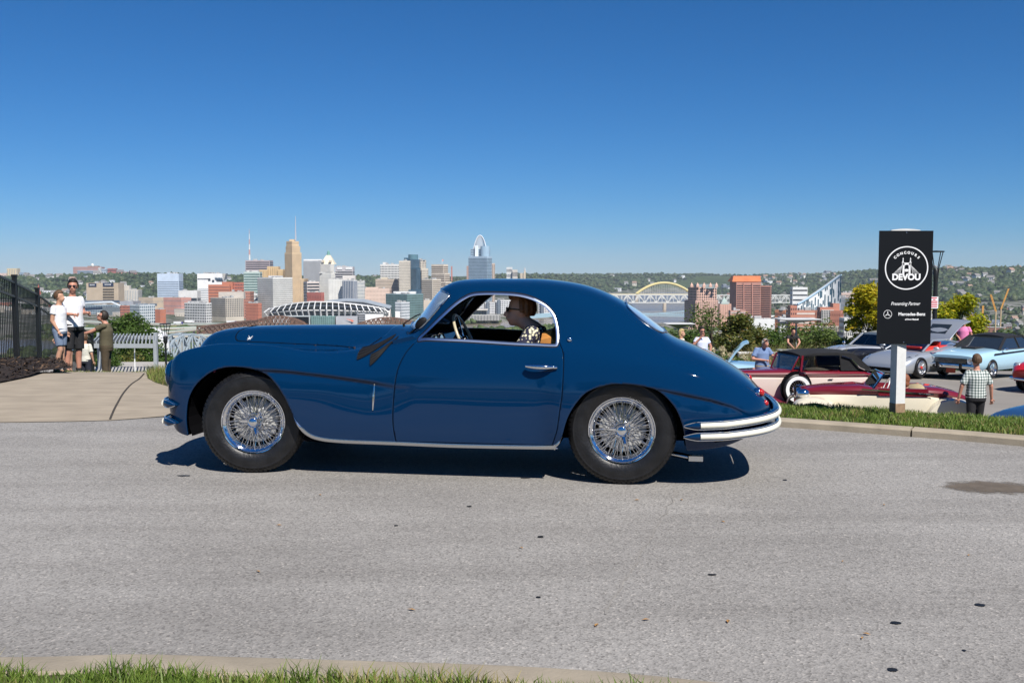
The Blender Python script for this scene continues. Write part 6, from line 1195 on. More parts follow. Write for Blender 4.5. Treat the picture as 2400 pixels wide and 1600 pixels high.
def person(label, loc, rz, h, J=None, skin=None, hair=None, top=None, bottom=None, shoes=SHOE, socks=None, fat=1.0, sleeve=.5, leg=.62, cap_=None, glasses=False, hem=.0, turn=0.0, nod=0.0, seated=False, extra=None, long_hair=False, vox=.014, hvol=0.0):
    s = h / 1.8; skin = skin or SKIN; t = thing('person', label, 'person', loc, rz)
    D = dict(head=(0, -.02, 1.665), neck=(0, .0, 1.50), chest=(0, .01, 1.32), waist=(0, .0, 1.10), pelvis=(0, .0, .96), sl=(-.168, .01, 1.435), sr=(.168, .01, 1.435), el=(-.235, .02, 1.16), er=(.235, .02, 1.16), wl=(-.245, -.05, .91), wr=(.245, -.05, .91), hl=(-.09, 0, .93), hr=(.09, 0, .93), kl=(-.10, -.015, .50), kr=(.10, -.015, .50), al=(-.105, .02, .085), ar=(.105, .02, .085))
    D.update(J or {}); D = {k: Vector(v) * s for k, v in D.items()}; f = fat; mb = MB()
    def rows(g=0.0, lo=None):
        r = [(D['pelvis'] + Vector((0, 0, -.10 * s)), (.13 + g) * s * f, (.10 + g) * s * f), (D['pelvis'], (.165 + g) * s * f, (.122 + g) * s * f), (D['waist'], (.150 + g) * s * f, (.115 + g) * s * f * (1.05 if f > 1.05 else 1)), (D['chest'], (.172 + g) * s * (f * .6 + .4), (.125 + g) * s * (f * .6 + .4)), ((D['sl'] + D['sr']) / 2 + Vector((0, 0, -.02 * s)), (.150 + g) * s, (.095 + g) * s), ((D['sl'] + D['sr']) / 2 + Vector((0, 0, .045 * s)), (.085 + g) * s, (.065 + g) * s)]
        return r
    ovals(mb, rows()); nk = (D['sl'] + D['sr']) / 2 + Vector((0, 0, .02 * s)); cap(mb, nk, D['head'] + Vector((0, .01, -.07)) * s, .062 * s, .056 * s)
    hd = Matrix.Rotation(turn, 3, 'Z') @ Matrix.Rotation(-nod, 3, 'X'); H = lambda x, y, z: D['head'] + hd @ Vector((x, y, z)) * s
    mb.ell(H(0, .012, .025), (.077 * s, .098 * s, .105 * s), 16, 12, rot=hd); mb.ell(H(0, -.028, -.045), (.060 * s, .070 * s, .075 * s), 14, 10, rot=hd); mb.ell(H(0, -.052, -.09), (.036 * s, .036 * s, .030 * s), 10, 8, rot=hd)
    cap(mb, H(0, -.088, .012), H(0, -.112, -.028), .011 * s, .017 * s, 8)
    for sx in (-1, 1): mb.ell(H(.080 * sx, .012, -.005), (.012 * s, .022 * s, .034 * s), 8, 6, rot=hd)
    cap(mb, H(-.022, -.095, -.062), H(.022, -.095, -.062), .010 * s, n=8)
    for q in 'lr':
        cap(mb, D['s' + q], D['e' + q], .056 * s * (f * .3 + .7), .043 * s); cap(mb, D['e' + q], D['w' + q], .043 * s, .029 * s)
        cap(mb, D['h' + q] , D['k' + q], .088 * s * (f * .4 + .6), .058 * s); cap(mb, D['k' + q], D['k' + q].lerp(D['a' + q], .35) + Vector((0, .018 * s, 0)), .056 * s, .058 * s); cap(mb, D['k' + q].lerp(D['a' + q], .35) + Vector((0, .018 * s, 0)), D['a' + q], .058 * s, .038 * s)
        cap(mb, D['a' + q] + Vector((0, .01, -.04)) * s, D['a' + q] + Vector((0, -.14, -.055)) * s, .036 * s, .030 * s)
    fx = MB()
    for q, sd in (('l', -1), ('r', 1)): hand(fx, D['w' + q], D['w' + q] - D['e' + q] + Vector((0, 0, -.02)), sd, s)
    fuse(mb, 'body', skin, t, vox * s, extra=fx)
    if top is not None:
        m = MB(); r = rows(.016); zc = D['pelvis'] + Vector((0, 0, (-.045 + hem) * s)); r[0] = (zc, r[1][1] * 1.03, r[1][2] * 1.05); r[1] = (D['pelvis'] + Vector((0, 0, (.03 + max(0, hem)) * s)), r[1][1] * 1.0, r[1][2] * 1.02)
        if seated: r = r[2:]
        ovals(m, r)
        for q in 'lr':
            e = D['s' + q].lerp(D['e' + q], min(1, sleeve)); m.cyl(D['s' + q], e, .063 * s, .064 * s * (1.10 if sleeve < .9 else 1), 14); m.ell(D['s' + q] + Vector((0, 0, -.006)), (.063 * s,) * 3, 12, 8)
            if sleeve > 1: m.ell(e, (.062 * s,) * 3, 10, 8); m.cyl(D['e' + q], D['e' + q].lerp(D['w' + q], sleeve - 1), .062 * s, .05 * s, 12)
        fuse(m, 'shirt', top, t, vox * s, 2)
    if bottom is not None:
        m = MB(); g = .018; ovals(m, [(D['pelvis'] + Vector((0, 0, .07 * s)), (.155 + g) * s * f, (.115 + g) * s * f), (D['pelvis'], (.168 + g) * s * f, (.125 + g) * s * f), (D['pelvis'] + Vector((0, 0, -.11 * s)), (.160 + g) * s * f, (.118 + g) * s * f)])
        for q in 'lr':
            if leg <= 1: e = D['h' + q].lerp(D['k' + q], leg / .62 * .82 if leg < .62 else 1.0); m.ell(D['h' + q], (.10 * s,) * 3, 10, 8); m.cyl(D['h' + q], e, .105 * s * (f * .4 + .6), .088 * s, 14)
            else: m.ell(D['h' + q], (.10 * s,) * 3, 10, 8); m.cyl(D['h' + q], D['k' + q], .102 * s * (f * .4 + .6), .078 * s, 14); m.ell(D['k' + q], (.079 * s,) * 3, 10, 8); m.cyl(D['k' + q], D['a' + q] + Vector((0, 0, -.03 * s)), .078 * s, .066 * s, 14)
        fuse(m, 'trousers' if leg > 1 else 'shorts', bottom, t, vox * s, 2)
    for q in 'lr':
        if shoes:
            m = MB(); a = D['a' + q]; m.loft([[(a.x + x * w, a.y + y * s, a.z + z * s) for x, z in ((-.044 * s, -.083), (.044 * s, -.083), (.042 * s, zt), (-.042 * s, zt))] for y, w, zt in ((.075, .8, .0), (.03, 1.0, .025), (-.04, 1.0, .0), (-.12, 1.05, -.035), (-.185, .75, -.055))]); m.build('shoe', shoes, t, 60)
        if socks: m = MB(); a = D['a' + q]; m.cyl(a + Vector((0, 0, -.03 * s)), a.lerp(D['k' + q], socks[1]), .047 * s, .054 * s, 12); m.build('sock', socks[0], t, 60)
    if hair is not None:
        m = MB(); N = 16; rg = random.Random(int(h * 1000)); lo_ = -.105 if long_hair else -.035
        for i in range(9):
            for j in range(N):
                th = math.pi * (.02 + .60 * i / 8); ph = 2 * math.pi * j / N; d = Vector((math.sin(th) * math.cos(ph), math.sin(th) * math.sin(ph), math.cos(th)))
                if d.y < -.2 and d.z < .60: continue
                if d.z < -.15 and d.y < .1 and not long_hair: continue
                g = 1.06 + rg.uniform(-.02, .03) + (.06 if long_hair else hvol); m.ell(H(d.x * .077 * g, .012 + d.y * .098 * g, .025 + d.z * .105 * g), (.024 * s, .024 * s, .024 * s), 6, 5)
        if long_hair:
            for a in np.linspace(.25, math.pi - .25, 9): m.ell(H(.088 * math.cos(a), .02 + .085 * math.sin(a), -.07), (.026 * s, .026 * s, .055 * s), 6, 5)
        fuse(m, 'hair', hair, t, .010 * s, 2)
    if cap_ is not None:
        m = MB(); ovals(m, [(H(0, .01, .035), .088 * s, .108 * s), (H(0, .01, .085), .082 * s, .098 * s), (H(0, .012, .125), .055 * s, .065 * s), (H(0, .012, .138), .02 * s, .025 * s)], 16); m.loft([[H(x * .075, -.085 - k * .085 * (1 - .35 * x * x), .045 - .02 * k - .02 * x * x) + Vector((0, 0, z)) for x in (-1, -.5, 0, .5, 1)] for k, z in ((0, 0), (.5, 0), (1, 0), (1, .006), (0, .008))], closed=False, caps=False); m.build('cap', cap_, t, 60)
    if glasses:
        m = MB()
        for sx in (-1, 1): m.ell(H(.033 * sx, -.094, .012), (.030 * s, .012 * s, .020 * s), 10, 6, rot=hd); m.beam(H(.06 * sx, -.085, .018), H(.084 * sx, .01, .012), .006, .008)
        m.beam(H(-.01, -.103, .016), H(.01, -.103, .016), .006); m.build('sunglasses', LENS, t)
    return t
# ================================================================== left side: fence, mulch, people, pergola
FENCE = M('black_fence', (.014, .015, .016), rough=.42, var=.15, scale=5)
ft = thing('metal_fence', 'tall black metal picket fence climbing beside the mulch bed', 'fence', (-10.0, 20.0, 0))
fp = [(-7.4, 12.4), (-8.67, 16.2), (-9.98, 20.0), (-11.15, 23.4), (-12.2, 26.8), (-13.2, 30.2), (-14.2, 33.6)]
fz = lambda y: np.interp(y, [12, 16, 20, 23.4, 26.8, 30.2, 34], [.10, -.05, -.36, -.66, -1.15, -1.7, -2.3])
for i, (x, y) in enumerate(fp):
    z = fz(y); mb = MB(); mb.box((x + 10, y - 20, z + .84), (.075, .075, 1.9)); mb.box((x + 10, y - 20, z + 1.80), (.09, .09, .05)); mb.build('post', FENCE, ft)
    if i == len(fp) - 1: break
    x2, y2 = fp[i + 1]; z2 = fz(y2)
    for hh in (.15, 1.38, 1.66): mb = MB(); mb.beam((x + 10, y - 20, z + hh), (x2 + 10, y2 - 20, z2 + hh), .03, .04); mb.build('rail', FENCE, ft)
    n = 19 if i < 2 else 17
    if i == 0: pm = None
    for k in range(1, n):
        f = k / n; px, py, pz = x + (x2 - x) * f + 10, y + (y2 - y) * f - 20, z + (z2 - z) * f
        if pm is None: mb = MB(); mb.box((0, 0, .87), (.016, .016, 1.58)); o = mb.build('picket', FENCE, ft); pm = o.data
        else: o = bpy.data.objects.new('picket', pm); COL.objects.link(o); o.parent = ft
        o.location = (px, py, pz)
MUL = M('mulch', (.035, .022, .015), rough=1, col2=(.012, .008, .006), scale=16, bump=1, bscale=35, dist=.03)
MP = [xy(-260, 925), xy(-60, 908), xy(0, 903), xy(35, 896), xy(70, 889), xy(100, 880), xy(171, 877), (-6.9, 15.4), (-7.9, 17.4), (-9.9, 21.5), (-12, 21.5), (-9.2, 12)]
mz = lambda x, y: np.interp(y, [10, 12, 13, 15, 17, 19, 22], [.0, .02, .06, .10, .03, -.18, -.5]) + .05 * vnoise(x, y, .5, 3) - .045
mu = drape('mulch_bed', MP, mz, MUL, .16)
r = np.random.default_rng(4); q = np.stack([r.uniform(-11.5, -5.5, 9000), r.uniform(11.5, 21, 9000)], 1); q = q[inpoly(q, np.array(MP))]; n = len(q); a = r.uniform(0, 6.28, n); L = r.uniform(.015, .05, n); d = np.c_[np.cos(a) * L, np.sin(a) * L, r.uniform(-.01, .015, n)]; e = np.c_[-np.sin(a), np.cos(a), np.zeros(n)] * r.uniform(.005, .012, n)[:, None]; b = np.c_[q, mz(q[:, 0], q[:, 1]) + .012]
V = np.stack([b - d - e, b + d - e, b + d + e, b - d + e], 1).reshape(-1, 3); V[:, 2] += np.tile([0, .006, .012, .006], n); i = np.arange(n) * 4
mc = npmesh('mulch_chips', V, np.stack([i, i + 1, i + 2, i + 3], 1), leaf_mat('mulch_chip', (.012, .009, .007), (.045, .030, .020), (.16, .10, .06), .0), kind='stuff'); mc['label'] = 'dark wood chips of the mulch bed'
gz = lambda x, y: near_z(x, y)
gs = grass('grass', [(-8.0, 15.2), (-5.4, 15.0), (-5.0, 26), (-9.5, 26)], lambda x, y: near_z(x, y) - .03, 9000, .07, .010, 19, GRL, lean=.5); gs['label'] = 'rough grass where the path drops away'
WT = fab('white_tee', (.78, .78, .80), .04); BKS = fab('black_shorts', (.018, .018, .02)); OLV = fab('olive_tee', (.10, .085, .05)); BRW = fab('brown_trousers', (.075, .055, .033)); HBR = M('hair_brown', (.10, .055, .028), rough=.6, var=.3, scale=60); HDK = M('hair_dark', (.022, .016, .012), rough=.6, var=.3, scale=60); HGY = M('hair_grey', (.30, .28, .26), rough=.7, var=.2, scale=60)
def at(px, y, z): p = P(px, 800, y); return (p.x, y, z)
BGS = fab('grey_blue_shorts', (.16, .21, .30))
boy = person('boy in white t-shirt and grey blue shorts with a red side stripe', at(141, 18.6, -.36), R(78), 1.52, J=dict(el=(-.20, .04, 1.14), wl=(-.16, -.08, .93), er=(.22, .06, 1.15), wr=(.20, -.03, .90), kl=(-.08, -.06, .50), kr=(.09, .01, .5)), hair=HBR, top=WT, bottom=BGS, socks=(fab('white_sock', (.75, .75, .75)), .28), turn=R(8), leg=.60, hem=-.02)
mb = MB(); 
for k in range(3): mb.loft([[(-.118 - .012 * (1 - f) - .006, -.032 + k * .024 + dx - .02 * f, .80 - .26 * f) for dx in (0, .014)] + [(-.13 - .006, -.032 + k * .024 + .014 - .02 * f, .80 - .26 * f)] for f in (0, .5, 1)]); 
mb.build('side_stripe', M('stripe_red', (.55, .03, .06), rough=.8), boy, label='red stripes down the side of the shorts')
man = person('man in white t-shirt, black shorts and sunglasses, hands held in front of him', at(173, 19.0, -.47), R(58), 1.84, J=dict(el=(-.24, .06, 1.17), wl=(-.16, -.24, 1.16), er=(.24, .04, 1.17), wr=(.12, -.27, 1.18), kl=(-.12, -.02, .5), al=(-.15, .02, .085)), hair=HDK, top=WT, bottom=BKS, glasses=True, turn=R(-42), fat=1.12, leg=.62, socks=(fab('dark_sock', (.03, .03, .03)), .14), shoes=M('grey_shoe', (.25, .24, .2), rough=.8), skin=SKINR, sleeve=.55)
person('man in olive t-shirt and brown trousers reaching out to a child', at(249, 22.8, -1.12), R(-82), 1.78, J=dict(sr=(.17, .0, 1.44), er=(.16, -.30, 1.30), wr=(.10, -.52, 1.24), el=(-.22, .05, 1.17), wl=(-.19, -.05, .93), head=(0, -.07, 1.64)), hair=HDK, top=OLV, bottom=BRW, leg=1.5, glasses=True, nod=R(18), skin=SKINR, fat=1.08, sleeve=.55)
person('small child in cream top and cap in front of the olive man', at(199, 22.3, -1.12), R(170), 1.26, J=dict(), hair=HBR, top=fab('cream_top', (.66, .64, .55)), bottom=fab('navy_shorts', (.02, .022, .035)), cap_=fab('cream_cap', (.66, .63, .54)), leg=.7, shoes=M('pale_shoe', (.6, .6, .6), rough=.7), sleeve=.8)
person('person in dark top and light blue shorts half hidden behind the man in white', at(153, 20.6, -.62), R(40), 1.55, hair=HDK, top=fab('navy_top', (.02, .022, .035)), bottom=fab('light_blue_shorts', (.25, .36, .52)), leg=.6)
# ---- pergola of grey painted timber on the lower terrace
PG_ = M('pergola_grey', (.31, .335, .35), rough=.6, var=.08, scale=3); TZ = -5.0
a0, a1 = at(212, 60, 0), at(364, 60, 0); pt = thing('pergola', 'grey slatted pergola on the terrace below the path', 'pergola', (a0[0], 60, TZ))
c = [Vector((0, 0, 0)), Vector((a1[0] - a0[0], 0, 0)), Vector((a1[0] - a0[0] - 2.9, 8.2, 0)), Vector((-2.9, 8.2, 0))]; ph = 2.2
for v in c[:2] + [c[2], c[3]]: mb = MB(); mb.box((v.x, v.y, ph / 2 + .1), (.20, .20, ph + .45)); mb.build('post', PG_, pt)
for u_, v_ in ((0, 1), (1, 2), (2, 3), (3, 0)): mb = MB(); mb.beam(c[u_] + Vector((0, 0, ph)), c[v_] + Vector((0, 0, ph)), .10, .26); mb.build('beam', PG_, pt)
for k in range(17): f = (k + .5) / 17; mb = MB(); mb.beam(c[0].lerp(c[1], f) + Vector((0, 0, ph + .17)), c[3].lerp(c[2], f) + Vector((0, 0, ph + .17)), .07, .2); mb.build('slat', PG_, pt)
mb = MB(); v = c[0].lerp(c[1], .78) + Vector((-.6, .5, 0)); mb.cyl(v, v + Vector((0, 0, ph)), .035, n=8); mb.build('white_pipe', WHT, pt)
sheet('terrace', [(-40, 52), (-17, 52), (-20, 74), (-45, 74)], TZ + .02, M('terrace_paving', (.38, .36, .33), rough=.9, var=.1, scale=1)); 
rl_ = thing('handrail', 'thin black handrail beside the pergola steps', 'handrail', at(300, 56, TZ))
for px in (0, 1.05, 2.6): mb = MB(); mb.cyl((px, 0, 0), (px, 0, 1.0 - px * .18), .03, n=8); mb.build('post', FENCE, rl_)
mb = MB(); mb.tube([(0, 0, 1.0), (1.05, 0, .82), (2.6, 0, .55)], .028, 8); mb.build('rail', FENCE, rl_)
# white marquee top behind the pergola
mt = thing('marquee', 'white marquee roof behind the pergola', 'tent', at(365, 90, -9)); mb = MB(); pts = [(P(px, py, 90) - mt.location) for px, py in ((330, 794), (338, 786), (352, 786), (372, 791), (392, 801), (396, 806))]; mb.loft([[p, p + Vector((-3.2, 9, .3)), p + Vector((-3.2, 9, -.5)), p + Vector((0, 0, -.7))] for p in pts]); mb.build('canvas', M('white_canvas', (.78, .78, .78), rough=.8), mt)
for px in (332, 394): q = P(px, 800, 90) - mt.location; mb = MB(); mb.cyl((q.x, 0.3, -2), (q.x, .3, q.z), .05, n=6); mb.build('pole', PG_, mt)
# lamp post
def lamp(label, px, D, zb, ytop, r=.055, hw=.30):
    t = thing('street_lamp', label, 'lamp', at(px, D, zb)); H = P(px, ytop, D).z - zb; mb = MB(); mb.cyl((0, 0, 0), (0, 0, H - 1.0 * hw / .3), r * 1.15, r, 12); mb.cyl((0, 0, 0), (0, 0, .35), r * 1.9, r * 1.5, 12); mb.build('pole', FENCE, t, 60); b = H - 1.0 * hw / .3
    mb = MB(); mb.lathe([(r, 0), (hw * .34, .12 * hw / .3), (hw * .34, .42 * hw / .3), (hw * .2, .48 * hw / .3)], (0, 0, b - .2), n=12); mb.build('lantern', FENCE, t, 60)
    for a in np.linspace(0, 2 * math.pi, 4, endpoint=False): d = Vector((math.cos(a + .6), math.sin(a + .6), 0)); mb = MB(); mb.tube([Vector((0, 0, b - .1)) + d * hw * .3, Vector((0, 0, b + .35 * hw / .3)) + d * hw * .45, Vector((0, 0, H - .04)) + d * hw * .98], .018 * hw / .3, 6); mb.build('arm', FENCE, t, 60)
    mb = MB(); mb.lathe([(0, .0), (hw, -.02), (hw * 1.02, -.06), (hw * .9, -.07), (0, -.05)], (0, 0, H), n=20); mb.build('hood', FENCE, t, 60); return t
lamp('slim black street lamp beside the pergola', 388, 56, -5.0, 757, .055, .30)
# bushes and trees of the slope
tree('round_tree', 'dense round green tree behind the olive man', 'tree', at(305, 82, -6.4), 5.0, 4.6, 2.5, LG, 9000, .13, 51, .12, nclump=20)
tree('round_tree', 'smaller dense green tree left of the olive man', 'tree', at(232, 82, -6.4), 3.6, 3.3, 1.5, LG, 5000, .13, 52, .1, nclump=14)
k = 60
for px, D, yt, rad, m_, lab in ((408, 66, 835, 1.8, LG, 'shrub with upright leafy stems below the steel bridge'), (436, 72, 828, 2.0, LDK, 'darker shrub between two shrubs left of the headlight'), (468, 68, 838, 1.9, LG, 'bright shrub nearest the headlight of the coupe'), (375, 70, 822, 2.2, LDK, 'dark shrub behind the right pergola post'), (335, 66, 830, 2.3, LG, 'bushy shrub seen under the pergola'), (292, 62, 836, 2.0, LOL, 'olive shrub under the pergola slats'), (262, 58, 835, 2.0, LG, 'leafy shrub behind the trousers of the olive man'), (225, 60, 832, 2.0, LDK, 'dark shrub behind the left pergola post')):
    D += 13; zb = float(near_z(-12, D)) - .8; h = P(px, yt, D).z - zb; tree('shrub', lab, 'shrub', at(px, D, zb), h, h * .95, rad, m_, 3600, .12, k, .06, nclump=14, shape='bush', branches=4, group='shrubs on the slope'); k += 1
# trees behind the photographer: they only show as dark tops mirrored in the blue paint
for k_, (x, y, h, rad) in enumerate(((-16, -24, 9, 4), (-8, -30, 11, 4.6), (-2.5, -34, 10, 3.6), (5, -30, 8, 4), (12, -34, 12, 5), (20, -28, 9, 4.2), (-26, -20, 10, 4.6), (30, -24, 10, 4.5), (-36, -12, 10, 5), (38, -16, 11, 5))): tree('park_tree', ['spreading', 'tall', 'slender', 'low', 'broad', 'round', 'old', 'full', 'dense', 'wide'][k_] + ' green tree on the park lawn across the road, mirrored in the coupe', 'tree', (x, y, 0), h, h * .75, rad, LDK, 2600, .34, 80 + k_, .22, nclump=14)
# ================================================================== right side: sign, lamp, plants, parked cars
LZ = LOT_Z
pb = G(2107, 962, .12); st = thing('event_sign', 'tall black event sign board with white emblem and lettering on a white wooden post', 'sign', (pb.x, pb.y, .10))
WP = M('white_painted_wood', (.66, .66, .64), rough=.6, var=.05, scale=14, bump=.1, bscale=30); DIRT = M('muddy_wood', (.30, .20, .12), rough=.9, var=.25, scale=20)
Ds = pb.y; sx = lambda px, py: P(px, py, Ds) - st.location
mb = MB(); ztop = sx(2107, 545).z; mb.box((0, .05, ztop / 2), (.102, .102, ztop), rz=R(14)); mb.build('post', WP, st); mb = MB(); mb.box((0, .05, .045), (.106, .106, .09), rz=R(14)); mb.build('post_foot', DIRT, st)
TL, TR, BR, BL = sx(2059, 541), sx(2185, 541), sx(2177, 807), sx(2054, 806); cx_ = (TL.x + TR.x + BL.x + BR.x) / 4; cz_ = (TL.z + BL.z) / 2; bw_, bh_ = (TR.x - TL.x), (TL.z - BL.z)
BRD = M('black_sign_board', (.004, .005, .007), rough=.45, spec=.3)
mb = MB(); mb.box((cx_, -.02, cz_), (bw_, .012, bh_)); brd = mb.build('board', BRD, st)
mb = MB(); mb.loft([[(cx_ + u_ * bw_ * .27, y, TL.z + .008 + .012 * (1 - u_ * u_)) for y in (-.012, .02)] + [(cx_ + u_ * bw_ * .27, y, TL.z - .02) for y in (.02, -.012)] for u_ in np.linspace(-1, 1, 9)]); mb.build('post_cap', WP, st)
for z in (TL.z - .018, BL.z + .02): mb = MB(); mb.lathe([(.005, 0), (.005, -.004), (0, -.005)], (cx_, -.026, z), (0, 1, 0), 10); mb.build('screw', CHROMED, st)
SW_ = M('sign_white', (.80, .80, .80), rough=.5)
def text(s, x, z, size, parent=st, mat=SW_, off=0.0, shear=0.0, align='CENTER', rot=0.0, y=-.0285, sxl=1.0, name='lettering', sp=1.0):
    cu = bpy.data.curves.new('t', 'FONT'); cu.body = s; cu.size = size; cu.align_x = align; cu.offset = off; cu.shear = shear; cu.extrude = .0008; cu.space_character = sp; cu.resolution_u = 3
    o = bpy.data.objects.new('t', cu); COL.objects.link(o); dg = bpy.context.evaluated_depsgraph_get(); me = bpy.data.meshes.new_from_object(o.evaluated_get(dg)); bpy.data.objects.remove(o); bpy.data.curves.remove(cu)
    me.materials.clear(); me.materials.append(mat); r = bpy.data.objects.new(name, me); COL.objects.link(r); r.parent = parent; r.location = (x, y, z); r.rotation_euler = (R(90), rot, 0); r.scale = (sxl, 1, 1); return r
pz = lambda px, py: sx(px, py)
rc = pz(2122, 628); rad = .2055
mb = MB(); mb.lathe([(rad - .0055, -.0295), (rad + .0055, -.0295), (rad + .0055, -.026), (rad - .0055, -.026)], (rc.x, 0, rc.z), (0, 1, 0), 64, closed=True); mb.build('emblem_ring', SW_, st)
for i, ch in enumerate('CONCOURS'):
    a = R(118 - i * 8.0 - 34 + 6); a = R(90 + 45 - i * 12.9); text(ch, rc.x + .150 * math.cos(a), rc.z + .150 * math.sin(a) - .012, .034, off=.0016, rot=-(a - math.pi / 2), name='arched_letter')
text('DEVOU', rc.x, rc.z - .115, .082, off=.0042, name='lettering')
mb = MB(); e = lambda x, z: (rc.x + x, -.0285, rc.z + z)
for sg in (-1, 1):
    mb.box(e(.030 * sg, -.01), (.018, .002, .11)); mb.box(e(.036 * sg, .052), (.020, .002, .012)); mb.box(e(.036 * sg, .07), (.010, .002, .026)); mb.lathe([(.007, 0), (0, .02)], e(.036 * sg, .083), n=6)
    for k in range(6): mb.beam(e(.040 * sg, .05 - k * .004), e((.062 + .013 * k) * sg, -.058), .003, .002)
mb.box(e(0, .040), (.075, .002, .022))
for k in range(9): a0_, a1_ = math.pi * k / 9, math.pi * (k + 1) / 9; mb.beam(e(.022 * math.cos(a0_), .012 + .022 * math.sin(a0_)), e(.022 * math.cos(a1_), .012 + .022 * math.sin(a1_)), .008, .002); mb.beam(e(.05 * math.cos(a0_), -.066 + .03 * math.sin(a0_)), e(.05 * math.cos(a1_), -.066 + .03 * math.sin(a1_)), .005, .002)
mb.ell(e(0, -.022), (.022, .002, .012), 10, 6); mb.build('bridge_emblem', SW_, st)
p = pz(2119, 715); text('Presenting Partner', p.x, p.z, .047, shear=.35, off=.0002, sxl=.80, name='script_lettering')
p = pz(2134, 739); text('Mercedes-Benz', p.x, p.z, .043, off=.0012, sxl=.98); p = pz(2134, 751); text('of Fort Mitchell', p.x, p.z + .006, .020, off=.0009, sxl=1.05)
sc_ = pz(2078, 736); mb = MB(); mb.lathe([(.0375, -.0295), (.041, -.0295), (.041, -.026), (.0375, -.026)], (sc_.x, 0, sc_.z), (0, 1, 0), 36, closed=True)
for a in (90, 210, 330): d = Vector((math.cos(R(a)), 0, math.sin(R(a)))); s_ = Vector((-d.z, 0, d.x)); c0 = Vector((sc_.x, -.0285, sc_.z)); mb.add([c0 + d * .038, c0 + s_ * .006, c0 - s_ * .006, c0 - d * .006], [(0, 1, 3), (0, 3, 2)])
mb.build('round_star_emblem', SW_, st)
# lamp post with a small notice
lp = lamp('tall black street lamp behind the event sign carrying a red and white notice', 2189, 40, -2.3, 587, .085, .30)
q = P(2190, 709, 39.85) - lp.location; mb = MB(); mb.box((q.x, -.12, q.z), (.33, .012, .47)); nb_ = mb.build('notice', SW_, lp)
for k, (w, h) in enumerate(((.15, .03), (.07, .028), (.19, .03), (.18, .026), (.19, .026), (.17, .026))): mb = MB(); mb.box((q.x, -.129, q.z + .185 - k * .07), (w * 1.4, .004, h * 1.4)); mb.build('printed_line', M('notice_red', (.60, .07, .09), rough=.7), nb_)
# ---- planting behind the car park
tree('yellow_tree', 'young tree with bright yellow autumn leaves behind the event sign', 'tree', at(2036, 42, -2.6), 4.0, 3.1, 1.25, LYE, 7500, .085, 101, .07, nclump=18)
tree('yellow_tree', 'young yellow green tree with a thin bare top right of the lamp', 'tree', at(2254, 46, -2.9), 3.75, 2.5, 1.15, leaf_mat('leaf_lime', (.16, .22, .01), (.40, .40, .015), (.55, .42, .02)), 6500, .085, 102, .06, nclump=16)
tree('shrubby_tree', 'dense olive green tree with reddish leaves behind the open blue bonnet', 'tree', at(1735, 44, -3.0), 3.1, 2.9, 1.15, LOL, 9000, .075, 103, .08, nclump=22)
LFE = leaf_mat('leaf_feathery', (.05, .09, .018), (.13, .19, .04), (.17, .20, .05))
tree('locust_tree', 'airy feathery tree beside the white parasol', 'tree', at(1868, 50, -4.0), 3.2, 2.6, 2.0, LFE, 7000, .075, 104, .07, nclump=20, shape='flat'); tree('locust_tree', 'feathery branches spreading in front of the pink tower', 'tree', at(1668, 48, -3.6), 3.6, 1.4, 1.5, LFE, 1100, .075, 105, .06, nclump=13, shape='flat'); tree('locust_tree', 'low feathery tree left of the parked silver saloon', 'tree', at(1935, 46, -3.4), 2.5, 2.2, 1.3, LFE, 5000, .075, 106, .05, nclump=14)
for k, (px, D, yt, rad, m_, lab) in enumerate(((1620, 40, 778, 1.2, LG, 'green shrub behind the man on the phone'), (1575, 42, 770, 1.3, LDK, 'dark shrub left of the blonde woman'), (1790, 46, 775, 1.4, LG, 'green shrub between the two feathery trees'), (2320, 45, 797, 1.8, LG, 'tall bright reeds behind the light blue car'), (2385, 44, 812, 1.5, LOL, 'brownish shrub at the far end of the reeds'), (2275, 44, 806, 1.1, LG, 'low reeds beside the man in pink'), (1985, 44, 800, 1.2, LFE, 'light shrub behind the saloon roof'), (2110, 46, 800, 1.5, LG, 'shrub hidden behind the event sign'))):
    zb = -2.6; h = P(px, yt, D).z - zb; tree('shrub', lab, 'shrub', at(px, D, zb), h, h * .95, rad, m_, 4200, .085, 120 + k, .04, nclump=14, shape='bush', branches=4, group='shrubs behind the car park')
FLW = leaf_mat('hydrangea_bloom', (.50, .44, .25), (.66, .60, .40), (.60, .42, .25), .2)
for k, (px, D, yt, rad) in enumerate(((1690, 33, 822, .7), (1722, 32, 838, .75), (1752, 32, 836, .6), (1668, 33, 812, .6), (1900, 33, 836, .4))):
    zb = LZ - .2; h = P(px, yt, D).z - zb; t = tree('hydrangea', ['round hydrangea bush with cream blooms left of the open bonnet', 'hydrangea bush with cream blooms right of the open bonnet', 'cream hydrangea bush beside the man in the cap', 'tall hydrangea beside the man on the phone', 'small hydrangea by the parasol table'][k], 'bush', at(px, D, zb), h, h * .9, rad, LG, 2200, .07, 140 + k, .03, nclump=10, shape='bush', branches=3, group='hydrangeas by the car park')
    rg = random.Random(k); cl = [((rg.uniform(-.8, .8) * rad, rg.uniform(-.9, .2) * rad, h * rg.uniform(.45, 1.0)), (.11, .11, .09)) for _ in range(16)]; V, F = leaves(cl, 2000, .028, 150 + k); npmesh('blooms', V, F, FLW, t, kind='stuff')
og = grass('ornamental_grass', [at(1745, 31, 0)[:2], at(1975, 31, 0)[:2], at(1975, 36, 0)[:2], at(1745, 36, 0)[:2]], lambda x, y: LZ + 0 * x, 5200, .75, .014, 160, blade_mat('straw_grass', (.12, .12, .03), (.32, .27, .10), (.42, .32, .14)), lean=.5); og['label'] = 'tufts of straw coloured ornamental grass behind the maroon car'
